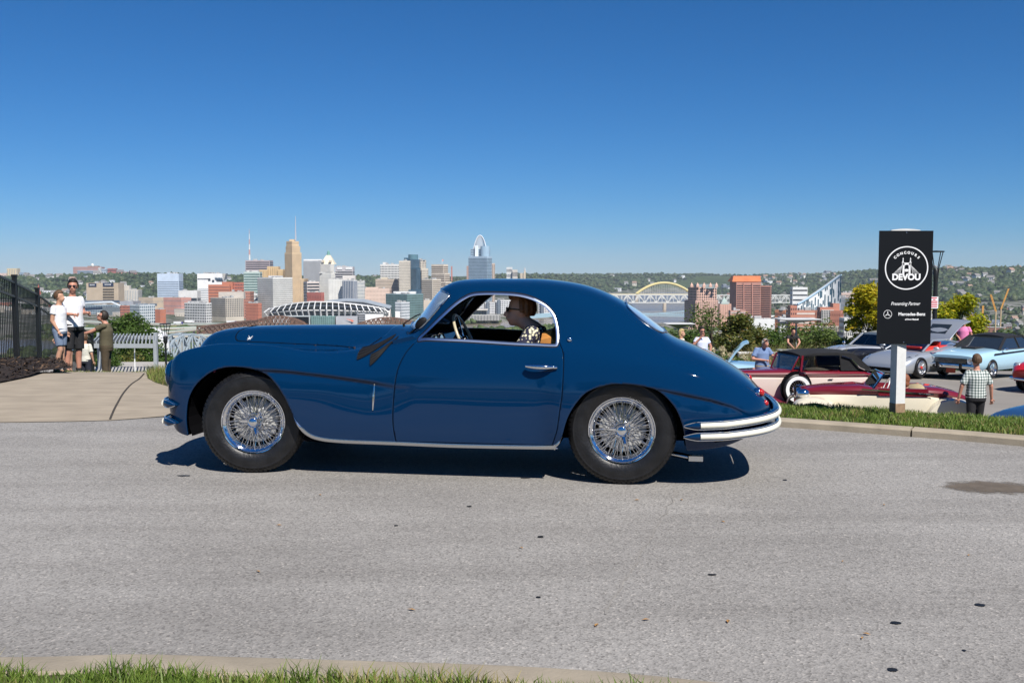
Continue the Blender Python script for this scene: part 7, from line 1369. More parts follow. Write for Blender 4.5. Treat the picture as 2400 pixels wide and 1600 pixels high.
wl = thing('low_wall', 'low white concrete wall behind the ornamental grass', 'wall', at(1850, 37.4, LZ)); mb = MB(); a_, b_ = at(1740, 37.4, 0), at(1975, 37.4, 0); mb.box((0, 0, .22), (b_[0] - a_[0], .4, .5)); mb.build('wall', M('white_concrete', (.62, .59, .54), rough=.9, var=.1, scale=2), wl); mb = MB(); mb.box((0, 0, .49), (b_[0] - a_[0] + .1, .5, .05)); mb.build('coping', M('white_coping', (.66, .64, .60), rough=.9), wl)
# parasols: square white sails on a mast
def sail(label, px0, pxc, px1, ye, yc, D, zb, table=False):
    c = P(pxc, yc, D); t = thing('parasol', label, 'parasol', (c.x, D, zb)); w = (P(px1, ye, D).x - P(px0, ye, D).x) / 2; zc = c.z - zb; ze = P(px0, ye, D).z - zb; SA = M('sail_cloth', (.52, .53, .53), rough=.8); N = 10; mb = MB(); g = []
    for i in range(N + 1):
        for j in range(N + 1):
            u_, v_ = -1 + 2 * i / N, -1 + 2 * j / N; r = max(abs(u_), abs(v_)); g.append((u_ * w, v_ * w * .9, zc + (ze - zc) * r ** .8))
    mb.add(g, [(i * (N + 1) + j, (i + 1) * (N + 1) + j, (i + 1) * (N + 1) + j + 1, i * (N + 1) + j + 1) for i in range(N) for j in range(N)]); o = mb.build('canopy', SA, t, 60); s = o.modifiers.new('s', 'SOLIDIFY'); s.thickness = .03
    mb = MB(); mb.cyl((0, 0, 0), (0, 0, zc), .035, n=8); mb.build('mast', PG_, t); return t
sail('white inverted parasol above the terrace table', 1822, 1866, 1915, 746, 757, 40, -2.3); sail('grey white parasol low over the river beyond the coupe tail', 1545, 1590, 1612, 757, 769, 46, -3.2)
tb = thing('cafe_table', 'pale metal cafe table under the white parasol', 'table', at(1868, 39.4, -2.25)); mb = MB(); mb.box((0, 0, .74), (1.5, .8, .035)); mb.build('table_top', PG_, tb)
for x in (-.65, .65):
    for y in (-.32, .32): mb = MB(); mb.cyl((x, y, 0), (x, y, .73), .02, n=6); mb.build('leg', PG_, tb)
for px, nm in ((1838, 'pale metal bench left of the cafe table'), (1900, 'pale metal bench right of the cafe table')):
    bn = thing('bench', nm, 'bench', at(px, 38.6, -2.25)); mb = MB(); mb.box((0, 0, .44), (1.0, .4, .04)); mb.build('seat', PG_, bn)
    for x in (-.42, .42): mb = MB(); mb.box((x, 0, .21), (.05, .34, .42)); mb.build('leg', PG_, bn)
# ---- parked cars
def lbody(name, st_, mat, parent, nx=60, label=None, thick=0):
    xs = [s[0] for s in st_]; A = np.array([s[1:] for s in st_]); q = np.linspace(xs[0], xs[-1], nx); rings = []
    v = [gsm(pchip(xs, A[:, k], q), 1.2) for k in range(5)]
    for i, x in enumerate(q):
        w, zb, zs, zt, cr = (a[i] for a in v); half = [(w * .90, zb), (w * .985, zb + .3 * (zs - zb)), (w, zb + .65 * (zs - zb)), (w * .965, zs - .02 * (zs - zb)), (w * (.90 - .1 * cr), zs + .45 * (zt - zs)), (w * .6, zt - .12 * (zt - zs)), (w * .3, zt - .02 * (zt - zs))]
        L = np.r_[0, np.cumsum([math.dist(half[k], half[k + 1]) for k in range(len(half) - 1)])]; tq = np.linspace(0, L[-1], 16); hy = pchip(L, [h[0] for h in half], tq); hz_ = pchip(L, [h[1] for h in half], tq)
        ring = [(x, -y, z) for y, z in zip(hy, hz_)] + [(x, 0, zt)] + [(x, y, z) for y, z in zip(hy[::-1], hz_[::-1])]; rings.append(ring)
    mb = MB(); mb.loft(rings); return mb.build(name, mat, parent, 50, label=label)
def glasshouse(parent, base, roof, zb, zr, wb, wr, roofm, glass, trim, pil=(.5,), curve=.05, pillarm=None):
    # base/roof: x of (front, rear); a glazed cabin under a separate roof panel
    x0, x1 = base; r0, r1 = roof; mb = MB(); N = 12; B0 = [(x0, -wb * .86, zb), (x0, wb * .86, zb), (x1, wb * .86, zb), (x1, -wb * .86, zb)]
    V = [(x0, -wb, zb), (x0, wb, zb), (x1, wb, zb), (x1, -wb, zb), (r0, -wr, zr), (r0, wr, zr), (r1, wr, zr), (r1, -wr, zr)]
    mb.add(V, [(0, 1, 5, 4), (1, 2, 6, 5), (2, 3, 7, 6), (3, 0, 4, 7)]); mb.build('glazing', glass, parent)
    mb = MB(); rows = []
    for i in range(N + 1):
        u_ = i / N; x = r0 + .04 + (r1 - r0 - .08) * u_ * 1.0; rows.append([(x, wr * 1.04 * s_, zr - .02 + .075 * (1 - s_ * s_) + curve * math.sin(math.pi * u_)) for s_ in np.linspace(-1, 1, 9)])
    mb.loft([r + [(r[-1][0], r[-1][1], zr - .05), (r[0][0], r[0][1], zr - .05)] for r in rows]); mb.build('roof', roofm, parent, 50)
    for s_ in (-1, 1):
        for a, b in (((x0, wb * s_, zb), (r0, wr * s_, zr)), ((x1, wb * s_, zb), (r1, wr * s_, zr))): mb = MB(); mb.beam(a, b, .07, .06); mb.build('pillar', pillarm or roofm, parent)
        for f in pil: mb = MB(); mb.beam((x0 + (x1 - x0) * f, wb * 1.005 * s_, zb), (r0 + (r1 - r0) * f, wr * 1.01 * s_, zr), .05, .04); mb.build('pillar', pillarm or roofm, parent)
        mb = MB(); mb.tube([(x0, wb * 1.01 * s_, zb), (x1, wb * 1.01 * s_, zb)], .012, 6); mb.build('belt_trim', trim, parent)
DGL = M('tinted_car_glass', (.02, .026, .03), rough=.06, coat=1, spec=.8)
def pwheel(parent, x, y, R_, wd, rimm, wall=None, spokes=5, capm=CHROME):
    sd = -1 if y < 0 else 1; w = bpy.data.objects.new('wheel', None); COL.objects.link(w); w.parent = parent; w.location = (x, y, R_)
    mb = MB(); mb.lathe([(R_ * .62, -wd / 2), (R_ * .9, -wd / 2 * 1.05), (R_ * .985, -wd * .38), (R_, 0), (R_ * .985, wd * .38), (R_ * .9, wd / 2 * 1.05), (R_ * .62, wd / 2)], ax=(0, 1, 0), n=32); mb.build('tyre', TYRE, w, 40)
    if wall: mb = MB(); mb.lathe([(R_ * .63, sd * wd * .535), (R_ * .87, sd * wd * .545)], ax=(0, 1, 0), n=32); mb.build('white_wall', wall, w)
    mb = MB(); mb.lathe([(R_ * .66, sd * wd * .5), (R_ * .62, sd * wd * .53), (R_ * .55, sd * wd * .40), (R_ * .50, sd * wd * .1)], ax=(0, 1, 0), n=32); mb.build('rim', rimm, w, 50)
    mb = MB(); mb.lathe([(0, sd * wd * .05), (R_ * .52, sd * wd * .05)], ax=(0, 1, 0), n=24); mb.build('back_plate', DARK, w)
    mb = MB()
    for k in range(spokes): a = 2 * math.pi * k / spokes; mb.beam((R_ * .1 * math.cos(a), sd * wd * .36, R_ * .1 * math.sin(a)), (R_ * .57 * math.cos(a), sd * wd * .42, R_ * .57 * math.sin(a)), R_ * (.13 if spokes < 12 else .02), R_ * .06 if spokes < 12 else R_ * .02)
    mb.build('spokes', rimm, w, kind='stuff'); mb = MB(); mb.lathe([(R_ * .16, sd * wd * .3), (R_ * .14, sd * wd * .5), (0, sd * wd * .56)], ax=(0, 1, 0), n=16); mb.build('hub_cap', capm, w, 50)
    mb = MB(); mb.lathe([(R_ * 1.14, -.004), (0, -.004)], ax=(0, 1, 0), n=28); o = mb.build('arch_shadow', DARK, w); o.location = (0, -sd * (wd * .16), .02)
    return w
def four(parent, xf, xr, y, R_, wd, *a, **k):
    for x in (xf, xr):
        for s_ in (-1, 1): pwheel(parent, x, s_ * y, R_, wd, *a, **k)
def pcar(name, label, px, D, fwd, z=LZ, cat='car'):
    p = P(px, 800, D); return thing(name, label, cat, (p.x, D, z), math.atan2(fwd[1], fwd[0]))
def paint(name, c, metal=0): return M(name, c, rough=.4, metal=metal, coat=1.0, spec=.3)
# light blue muscle car, black vinyl roof
t = pcar('muscle_car', 'light blue muscle car with black roof, bonnet scoop and side stripes', 2318, 34.2, (-.80, -.60)); LB = paint('light_blue_paint', (.40, .62, .74)); BV = M('black_vinyl', (.016, .016, .018), rough=.7, bump=.2, bscale=200)
lbody('body', [(-2.42, .78, .42, .70, .80, 0), (-2.2, .85, .32, .85, .95, 0), (-1.6, .90, .28, .88, .97, 0), (-.8, .91, .26, .86, .94, 0), (.7, .91, .26, .83, .955, 0), (1.6, .90, .27, .80, .92, 0), (2.3, .87, .34, .74, .83, 0), (2.42, .84, .40, .70, .78, 0)], LB, t)
glasshouse(t, (.85, -1.75), (.10, -1.0), .92, 1.32, .80, .62, BV, DGL, CHROME, (.52,), pillarm=BV); four(t, 1.45, -1.35, .80, .33, .24, CHROMED, None, 5)
mb = MB(); mb.loft([[(x, y, z) for y, z in ((-.26, .915), (-.24, .985), (.24, .985), (.26, .915))] for x in (.75, 1.0, 1.35)]); mb.build('bonnet_scoop', BV, t)
mb = MB(); mb.box((2.425, 0, .60), (.03, 1.10, .17)); mb.build('grille', M('dark_grille', (.02, .02, .022), rough=.5), t)
for k in range(4): mb = MB(); mb.box((2.447, 0, .545 + k * .037), (.012, 1.08, .008)); mb.build('grille_bar', CHROMED, t)
for s_ in (-1, 1):
    mb = MB(); mb.lathe([(0, .02), (.075, .015), (.09, .025), (.095, 0)], (2.42, s_ * .66, .61), (1, 0, 0), 18); mb.build('headlight', M('clear_lamp', (.6, .62, .64), rough=.1, metal=.5, coat=1), t, 50)
    for z in (.80, .835): mb = MB(); mb.beam((1.35, s_ * .905, z - .02), (-2.1, s_ * .885, z + .04), .01, .022); mb.build('side_stripe', BV, t)
    mb = MB(); mb.ell((.72, s_ * .96, .95), (.05, .08, .05), 10, 6); mb.build('door_mirror', CHROME, t, 60)
mb = MB(); mb.loft([[(x, y, z) for x, z in ((2.40, .36), (2.53, .37), (2.55, .42), (2.53, .49), (2.40, .50))] for y in np.linspace(-.90, .90, 9)]); mb.build('front_bumper', CHROME, t, 40)
for s_ in (-.4, .4): mb = MB(); mb.box((2.56, s_, .43), (.05, .06, .18)); mb.build('overrider', BLACK, t)
mb = MB(); mb.box((2.50, .05, .28), (.02, .32, .15)); mb.build('front_plate', M('plate_red_yellow', (.42, .07, .03), rough=.6), t)
# silver wedge sports car with raised engine lid and red cabin
t = pcar('sports_car', 'low silver sports car with red cabin and its rear engine lid raised', 2160, 34.5, (-.83, -.56)); SI = paint('silver_paint', (.50, .53, .56), .6)
lbody('body', [(-2.3, .93, .35, .88, 1.02, .3), (-1.9, .97, .20, .90, 1.06, .3), (-1.0, .97, .16, .88, 1.0, .2), (.2, .94, .15, .76, .90, .3), (1.2, .96, .15, .72, .84, .4), (1.9, .93, .16, .60, .70, .5), (2.25, .80, .18, .44, .52, .5), (2.34, .66, .20, .38, .42, .5)], SI, t)
RC = M('red_interior', (.55, .03, .02), rough=.6); mb = MB(); V = [(.95, -.68, .86), (.95, .68, .86), (.05, .56, 1.18), (.05, -.56, 1.18)]
mb = MB(); mb.loft([[(x, y * 1.0, z) for y, z in ((-.62, .85), (-.5, .98), (.5, .98), (.62, .85))] for x in (-.75, .4, .85)]); mb.build('cabin', RC, t)
for s_ in (-.34, .34): mb = MB(); mb.loft([[(x, s_ + y, z) for y in (-.22, .22)] + [(x - .06, s_ + .22, z), (x - .06, s_ - .22, z)] for x, z in ((-.1, .75), (-.22, 1.12))]); mb.build('seat', RC, t)
mb = MB(); mb.add([(1.0, -.70, .86), (1.0, .70, .86), (.22, .55, 1.17), (.22, -.55, 1.17)], [(0, 1, 2, 3)]); mb.build('windshield', MG('clear_glass', (.8, .85, .88), refl=.05, dens=.3), t)
mb = MB(); mb.loft([[(x, y, z + .03 * (1 - (y / .56) ** 2)) for y in np.linspace(-.56, .56, 7)] + [(x, .56, z - .04), (x, -.56, z - .04)] for x, z in ((.24, 1.17), (-.2, 1.21), (-.62, 1.19))]); mb.build('roof', SI, t, 50)
for s_ in (-1, 1):
    mb = MB(); mb.tube([(1.02, s_ * .72, .84), (.24, s_ * .57, 1.18), (-.6, s_ * .57, 1.19), (-1.3, s_ * .74, .98)], .035, 6); mb.build('pillar', SI, t, 60); mb = MB(); mb.loft([[(x, s_ * (y + .01), z) for y, z in ((w * .90, z0), (w * .97, z1))] + [(x, s_ * (w * .9), z1)] for x, w, z0, z1 in ((-1.5, .98, .55, .85), (-1.0, .97, .45, .80), (-.75, .96, .5, .62))]); mb.build('side_intake', DARK, t)
    mb = MB(); mb.loft([[(x, s_ * y, z) for y, z in ((y0, z0), (y0 + .10, z0 - .05), (y0 + .04, z0 - .10))] for x, y0, z0 in ((2.12, .60, .60), (1.75, .74, .72))]); mb.build('headlight', M('dark_lamp', (.05, .06, .08), rough=.15, coat=1), t); mb = MB(); mb.ell((.72, s_ * 1.03, .96), (.08, .11, .06), 10, 6); mb.build('door_mirror', SI, t, 60)
mb = MB(); mb.loft([[(x, y, z) for x, z in ((2.15, .24), (2.36, .24), (2.33, .40), (2.2, .42))] for y in np.linspace(-.72, .72, 7)]); mb.build('front_intake', DARK, t); mb = MB(); mb.box((2.3, 0, .205), (.14, 1.5, .03)); mb.build('splitter', SI, t)
four(t, 1.42, -1.32, .86, .345, .24, M('silver_alloy', (.62, .63, .65), rough=.25, metal=.9), None, 5, capm=M('caliper_red', (.6, .04, .03), rough=.4))
mb = MB(); mb.loft([[(x, y * s_, z + .05 * (1 - y * y)) for y in np.linspace(-.85, .85, 7)] + [(x + .03, .85 * s_, z - .04), (x + .03, -.85 * s_, z - .04)] for x, z, s_ in ((-.75, 1.20, .70), (-1.0, 1.46, .78), (-1.35, 1.72, .84), (-1.75, 1.80, .86))]); lid = mb.build('engine_lid', SI, t, 40); mb = MB(); mb.add([(-.86, -.34, 1.37), (-.86, .34, 1.37), (-1.20, .38, 1.68), (-1.20, -.38, 1.68)], [(0, 1, 2, 3)]); mb.build('lid_window', DGL, lid)
# two-tone saloon
t = pcar('saloon', 'tall two tone saloon, silver above and black below', 2052, 37.5, (-.88, -.47), -2.27); SV = paint('pale_silver_paint', (.55, .57, .60), .5); BP = paint('black_paint', (.008, .008, .010))
lbody('body', [(-2.5, .70, .42, .80, .92, 0), (-2.2, .82, .34, .92, 1.02, 0), (-1.2, .88, .30, .98, 1.06, 0), (.4, .89, .30, .98, 1.08, 0), (1.2, .88, .32, .97, 1.10, .6), (2.0, .84, .36, .88, 1.06, .8), (2.4, .70, .42, .76, .98, .8)], BP, t)
lbody('bonnet', [(.45, .80, .95, 1.06, 1.115, 0), (1.2, .66, .95, 1.06, 1.14, 0), (2.0, .48, .90, 1.02, 1.10, 0), (2.40, .34, .84, .96, 1.0, 0)], SV, t, 30); glasshouse(t, (.55, -1.65), (.0, -1.35), 1.06, 1.52, .78, .62, SV, MG('clear_glass', (.8, .85, .88)), CHROME, (.36, .70), curve=.09, pillarm=SV); four(t, 1.45, -1.45, .74, .37, .19, BP, None, 5)
mb = MB(); mb.loft([[(x, y, z) for y, z in ((-.6, .75), (-.6, 1.08), (.6, 1.08), (.6, .75))] for x in (-1.6, .3)]); mb.build('cabin', M('dark_cabin', (.03, .026, .024), rough=.8), t); mb = MB(); mb.box((2.44, 0, .78), (.10, .62, .46)); mb.build('grille', CHROME, t); mb = MB(); mb.tube([(2.5, -.85, .5), (2.58, 0, .5), (2.5, .85, .5)], .05, 8); mb.build('front_bumper', CHROME, t, 60)
for s_ in (-1, 1): mb = MB(); mb.ell((2.28, s_ * .60, .84), (.10, .11, .11), 12, 8); mb.build('headlight', CHROME, t, 60)
mb = MB(); mb.ell((.80, -.80, 1.18), (.06, .07, .06), 10, 6); mb.cyl((.80, -.80, 1.0), (.80, -.80, 1.16), .015); mb.build('spot_lamp', CHROME, t, 60)
# small red car at the edge
t = pcar('vintage_sports_car', 'bright red vintage sports car with round chrome headlights', 2508, 29.5, (-.86, -.51)); RD = paint('bright_red_paint', (.50, .012, .018))
lbody('body', [(-1.9, .55, .40, .60, .68, 0), (-1.5, .74, .28, .78, .88, 0), (0, .76, .24, .78, .86, 0), (1.1, .76, .26, .80, .90, .2), (1.7, .70, .30, .72, .84, .4), (1.98, .50, .38, .60, .68, .4)], RD, t); four(t, 1.2, -1.15, .64, .31, .17, CHROMED, None, 5)
for s_ in (-1, 1):
    mb = MB(); mb.lathe([(.115, -.25), (.118, 0), (.105, .012), (0, .035)], (1.72, s_ * .56, .74), (1, s_ * .12, .05), 20); mb.build('headlight', M('clear_lamp', (.6, .62, .64)), t, 50); mb = MB(); mb.ell((1.84, s_ * .46, .54), (.04, .05, .05), 10, 6); mb.build('side_lamp', CHROME, t, 60)
mb = MB(); mb.tube([(1.80, -.68, .40), (2.03, -.3, .40), (2.06, 0, .40), (2.03, .3, .40), (1.80, .68, .40)], .045, 8); mb.build('front_bumper', CHROME, t, 60); mb = MB(); mb.add([(.55, -.6, .86), (.55, .6, .86), (.3, .52, 1.18), (.3, -.52, 1.18)], [(0, 1, 2, 3)]); mb.build('windshield', MG('clear_glass'), t)
# dark blue car whose wing just shows by the yellow kerb
t = pcar('blue_car', 'dark blue car with only its wing showing beside the yellow kerb', 2585, 17.2, (-.95, -.3), LZ + .25); lbody('body', [(-2.0, .7, .35, .8, .95, 0), (-1.0, .82, .28, .85, .95, 0), (.6, .82, .26, .83, .92, 0), (1.6, .78, .28, .72, .82, .3), (2.0, .6, .36, .58, .64, .3)], paint('dark_blue_paint', (.02, .06, .15)), t); four(t, 1.2, -1.2, .7, .32, .19, CHROMED); glasshouse(t, (.5, -1.4), (.0, -.9), .92, 1.28, .7, .55, paint('dark_blue_paint', ()), DGL, CHROME)
# pale blue car with raised bonnet, hidden behind the coupe's tail
t = pcar('pale_blue_car', 'pale blue car with its bonnet propped open behind the tail of the coupe', 1660, 29, (.976, -.218)); pbp = paint('pale_blue_paint', (.30, .47, .60)); lbody('body', [(-2.1, .7, .4, .75, .85, 0), (-1.5, .82, .3, .84, .92, 0), (.4, .83, .28, .82, .92, 0), (1.6, .8, .3, .76, .86, .2), (2.0, .66, .38, .62, .7, .2)], pbp, t); four(t, 1.2, -1.3, .72, .32, .18, CHROMED)
mb = MB(); mb.loft([[(x, y, z) for y in (-.55, .55)] + [(x + .05, .55, z - .03), (x + .05, -.55, z - .03)] for x, z in ((.55, .92), (.75, 1.22), (.98, 1.46), (1.10, 1.50))]); mb.build('raised_bonnet', pbp, t, 40); glasshouse(t, (.4, -1.4), (-.1, -1.0), .9, 1.2, .72, .55, pbp, DGL, CHROME)
# maroon and cream tourer with black hood and side-mounted spare
t = pcar('touring_car', 'maroon over cream vintage tourer with black folding hood and white walled spare wheel', 1868, 24.2, (-.985, -.17)); MA = paint('maroon_paint', (.155, .006, .016)); CP = paint('cream_pink_paint', (.66, .55, .49))
def tub(name, mat, rows, parent, ang=40): mb = MB(); mb.loft([[(x, s_ * y, z) for s_, y, z in ((-1, w0, z0), (-1, w1, (z0 + z1) / 2), (-1, w1 * .97, z1 - .04), (-1, w1 * .86, z1), (1, w1 * .86, z1), (1, w1 * .97, z1 - .04), (1, w1, (z0 + z1) / 2), (1, w0, z0))] for x, w0, w1, z0, z1 in rows]); return mb.build(name, mat, parent, ang)
tub('lower_body', CP, [(2.05, .26, .30, .42, .98), (1.4, .36, .42, .40, .985), (.6, .52, .58, .38, .985), (.1, .62, .67, .36, .985), (-1.5, .62, .67, .36, .97), (-1.85, .55, .60, .42, .95)], t); tub('upper_body', MA, [(2.06, .24, .28, .975, 1.10), (1.4, .34, .42, .98, 1.12), (.6, .50, .58, .98, 1.135), (.1, .60, .675, .98, 1.15), (-1.4, .60, .675, .965, 1.12), (-1.75, .54, .62, .945, 1.02), (-1.95, .45, .50, .90, .95)], t)
mb = MB(); mb.box((2.10, 0, .76), (.08, .56, .66)); mb.build('radiator', CHROME, t)
for s_ in (-1, 1):
    mb = MB(); mb.ell((1.95, s_ * .44, .98), (.14, .13, .13), 14, 8); mb.build('headlight', CHROME, t, 60); pts = [(2.25, .52), (2.10, .80), (1.75, .92), (1.35, .84), (.95, .58), (.55, .40), (.1, .36)]
    mb = MB(); Q = smoothpoly(pts, 30, False); mb.loft([[(x, s_ * y, z - d) for y, d in ((.52, 0), (.66, -.01), (.80, .03), (.82, .09), (.80, .11), (.52, .06))] for x, z in Q]); mb.build('front_wing', MA, t, 50); mb = MB(); mb.box((-.45, s_ * .72, .35), (1.5, .26, .04)); mb.build('running_board', MA, t)
    mb = MB(); Q = smoothpoly([(-1.05, .45), (-1.2, .72), (-1.5, .86), (-1.85, .78), (-2.12, .50)], 24, False); mb.loft([[(x, s_ * y, z - d) for y, d in ((.50, 0), (.68, -.01), (.80, .03), (.81, .09), (.5, .05))] for x, z in Q]); mb.build('rear_wing', MA, t, 50)
WW = M('white_wall_rubber', (.74, .74, .72), rough=.6)
four(t, 1.62, -1.55, .68, .36, .15, CHROME, WW, 20)
sp_ = pwheel(t, .34, .735, .355, .15, CHROME, WW, 20); sp_.location.z = .72; sp_.name = 'spare_wheel'; mb = MB(); mb.box((.24, .80, 1.08), (.16, .03, .10)); mb.build('mirror', CHROME, t)
top_ = MB(); top_.loft([[(x, y, z + .05 * (1 - (y / .64) ** 2)) for y in np.linspace(-.64, .64, 9)] + [(x, .64, z - .06), (x, -.64, z - .06)] for x, z in ((.22, 1.50), (-.2, 1.555), (-.7, 1.56), (-1.15, 1.53))]); HB = M('black_canvas', (.012, .012, .013), rough=.9, var=.2, scale=6, bump=.4, bscale=9, dist=.02); top_.build('hood', HB, t, 50)
for s_ in (-1, 1):
    mb = MB(); mb.add([(-.78, s_ * .645, 1.50), (-1.15, s_ * .645, 1.53), (-1.62, s_ * .63, 1.16), (-1.58, s_ * .64, 1.12), (-.82, s_ * .65, 1.13)], [(0, 1, 2, 3, 4)]); o = mb.build('hood_side', HB, t); s2 = o.modifiers.new('s', 'SOLIDIFY'); s2.thickness = .02
    mb = MB(); mb.tube([(-.82, s_ * .67, 1.48), (-1.05, s_ * .68, 1.42), (-1.28, s_ * .68, 1.2), (-1.42, s_ * .67, 1.14)], .018, 6); mb.build('landau_bar', CHROME, t, 60); mb = MB(); mb.beam((.20, s_ * .63, 1.13), (.16, s_ * .62, 1.50), .05, .06); mb.build('pillar', MA, t); mb = MB(); mb.box((-.55, s_ * .675, .93), (.12, .02, .02)); mb.build('door_handle', CHROME, t)
    mb = MB(); mb.add([(.16, s_ * .645, 1.14), (-.78, s_ * .645, 1.14), (-.78, s_ * .64, 1.49), (.14, s_ * .64, 1.49)], [(0, 1, 2, 3)]); mb.build('side_window', MG('dim_glass', (.25, .26, .28), refl=.04, dens=.2), t)
mb = MB(); mb.add([(-1.15, -.62, 1.53), (-1.15, .62, 1.53), (-1.64, .6, 1.13), (-1.64, -.6, 1.13)], [(0, 1, 2, 3)]); mb.build('hood_back', HB, t); mb = MB(); mb.add([(.40, -.56, 1.13), (.40, .56, 1.13), (.24, .60, 1.48), (.24, -.60, 1.48)], [(0, 1, 2, 3)]); mb.build('windshield', MG('clear_glass'), t)
for s_ in (-1, 1): mb = MB(); mb.beam((.40, s_ * .57, 1.13), (.24, s_ * .61, 1.48), .03, .03); mb.build('windshield_frame', MA, t)
mb = MB(); mb.loft([[(x, y, z) for y, z in ((-.5, .7), (-.5, 1.16), (.5, 1.16), (.5, .7))] for x in (-.62, -.45)]); mb.build('seat', M('dark_seat', (.03, .02, .018), rough=.7), t)
# cream and maroon open roadster with boat tail
t = pcar('roadster', 'low open cream and maroon roadster with tan seat and folding windscreen', 2072, 21.6, (-.985, .17)); CR = paint('cream_paint', (.70, .64, .50))
tub('lower_body', CR, [(1.75, .24, .30, .45, .80), (1.2, .36, .42, .40, .84), (.5, .52, .58, .36, .87), (-.8, .56, .62, .34, .86), (-1.4, .40, .46, .38, .78), (-1.95, .12, .14, .5, .62)], t); tub('upper_body', MA, [(1.76, .26, .29, .79, .93), (1.2, .38, .42, .83, 1.0), (.55, .54, .58, .86, 1.03), (.2, .55, .60, .86, .98)], t)
tub('tail_deck', MA, [(-.78, .56, .62, .85, 1.02), (-1.1, .50, .57, .82, 1.0), (-1.5, .34, .42, .74, .90), (-1.95, .10, .14, .60, .68)], t); mb = MB(); mb.box((1.80, 0, .70), (.10, .46, .50)); mb.build('radiator', CHROME, t)
for s_ in (-1, 1):
    mb = MB(); mb.beam((.2, s_ * .585, .93), (-.8, s_ * .60, .93), .05, .16); mb.build('cockpit_side', MA, t); mb = MB(); Q = smoothpoly([(2.0, .42), (1.9, .70), (1.55, .80), (1.2, .72), (.85, .48), (.5, .34)], 26, False); mb.loft([[(x, s_ * y, z - d) for y, d in ((.42, .02), (.58, 0), (.72, .05), (.74, .12), (.44, .08))] for x, z in Q]); mb.build('front_wing', CR, t, 50)
    mb = MB(); Q = smoothpoly([(-.70, .40), (-.90, .70), (-1.2, .84), (-1.6, .76), (-2.05, .42)], 26, False); mb.loft([[(x, s_ * y, z - d) for y, d in ((.42, .02), (.60, 0), (.76, .05), (.78, .20), (.76, .34), (.44, .10))] for x, z in Q]); mb.build('rear_wing', CR, t, 50); mb = MB(); mb.ell((1.72, s_ * .42, .84), (.14, .11, .11), 14, 8); mb.build('headlight', CHROME, t, 60)
    mb = MB(); mb.beam((.55, s_ * .62, .98), (-.9, s_ * .64, .90), .02, .03); mb.build('chrome_strip', CHROME, t); mb = MB(); mb.beam((.30, s_ * .52, .98), (.08, s_ * .50, 1.30), .035, .035); mb.build('windscreen_frame', CHROME, t)
mb = MB(); mb.beam((.08, -.51, 1.30), (.08, .51, 1.30), .035, .035); mb.build('windscreen_frame', CHROME, t); mb = MB(); mb.add([(.29, -.50, 1.0), (.29, .50, 1.0), (.09, .49, 1.29), (.09, -.49, 1.29)], [(0, 1, 2, 3)]); mb.build('windscreen', MG('clear_glass'), t); four(t, 1.35, -1.25, .60, .33, .13, CHROME, None, 20)
mb = MB(); mb.loft([[(x, y * .46, z - .06 * y * y) for y in np.linspace(-1, 1, 9)] + [(x - .10, .40, z - .35), (x - .10, -.40, z - .35)] for x, z in ((-.50, .90), (-.62, 1.04), (-.78, 1.05))]); mb.build('seat', M('tan_seat', (.50, .40, .22), rough=.6, var=.1, scale=20), t, 50); mb = MB(); u_ = Vector((.35, 0, .9)); mb.tube([Vector((-.02, .24, 1.02)) + Vector((-.07 * math.sin(a), .19 * math.cos(a), .17 * math.sin(a))) for a in np.linspace(0, 2 * math.pi, 24, endpoint=False)], .012, 6, closed=True); mb.build('steering_wheel', WHT, t, 60)
rdst = t
# ---- people of the car park
BCH = M('black_trousers', (.016, .016, .018), rough=.85, bump=.3, bscale=12)
def check_mat():
    m = bpy.data.materials.new('check_shirt'); m.use_nodes = True; n = m.node_tree; b = n.nodes['Principled BSDF']; b.inputs['Roughness'].default_value = .85; tc = n.nodes.new('ShaderNodeTexCoord'); sp = n.nodes.new('ShaderNodeSeparateXYZ'); n.links.new(tc.outputs['Object'], sp.inputs[0]); out = []
    for ax in (0, 2):
        mu_ = n.nodes.new('ShaderNodeMath'); mu_.operation = 'MULTIPLY'; mu_.inputs[1].default_value = 18; n.links.new(sp.outputs[ax], mu_.inputs[0]); fr = n.nodes.new('ShaderNodeMath'); fr.operation = 'FRACT'; n.links.new(mu_.outputs[0], fr.inputs[0]); lt = n.nodes.new('ShaderNodeMath'); lt.operation = 'LESS_THAN'; lt.inputs[1].default_value = .42; n.links.new(fr.outputs[0], lt.inputs[0]); out.append(lt.outputs[0])
    ad = n.nodes.new('ShaderNodeMath'); ad.operation = 'ADD'; n.links.new(out[0], ad.inputs[0]); n.links.new(out[1], ad.inputs[1]); dv = n.nodes.new('ShaderNodeMath'); dv.operation = 'MULTIPLY'; dv.inputs[1].default_value = .5; n.links.new(ad.outputs[0], dv.inputs[0])
    r = n.nodes.new('ShaderNodeValToRGB'); e = r.color_ramp.elements; e[0].color = (.68, .70, .66, 1); e[1].color = (.03, .06, .055, 1); k = e.new(.5); k.color = (.26, .31, .29, 1); n.links.new(dv.outputs[0], r.inputs[0]); n.links.new(r.outputs[0], b.inputs['Base Color']); return m
person('man seen from behind in a green and white checked shirt and black trousers', at(2291, 20.2, LZ), R(176), 1.79, J=dict(el=(-.29, .02, 1.16), wl=(-.33, -.04, .90), er=(.29, .02, 1.16), wr=(.33, -.02, .91), kl=(-.10, -.06, .5), kr=(.10, .04, .5)), hair=HBR, top=check_mat(), bottom=BCH, leg=1.5, fat=1.12, sleeve=.85, skin=SKINR, long_hair=False)
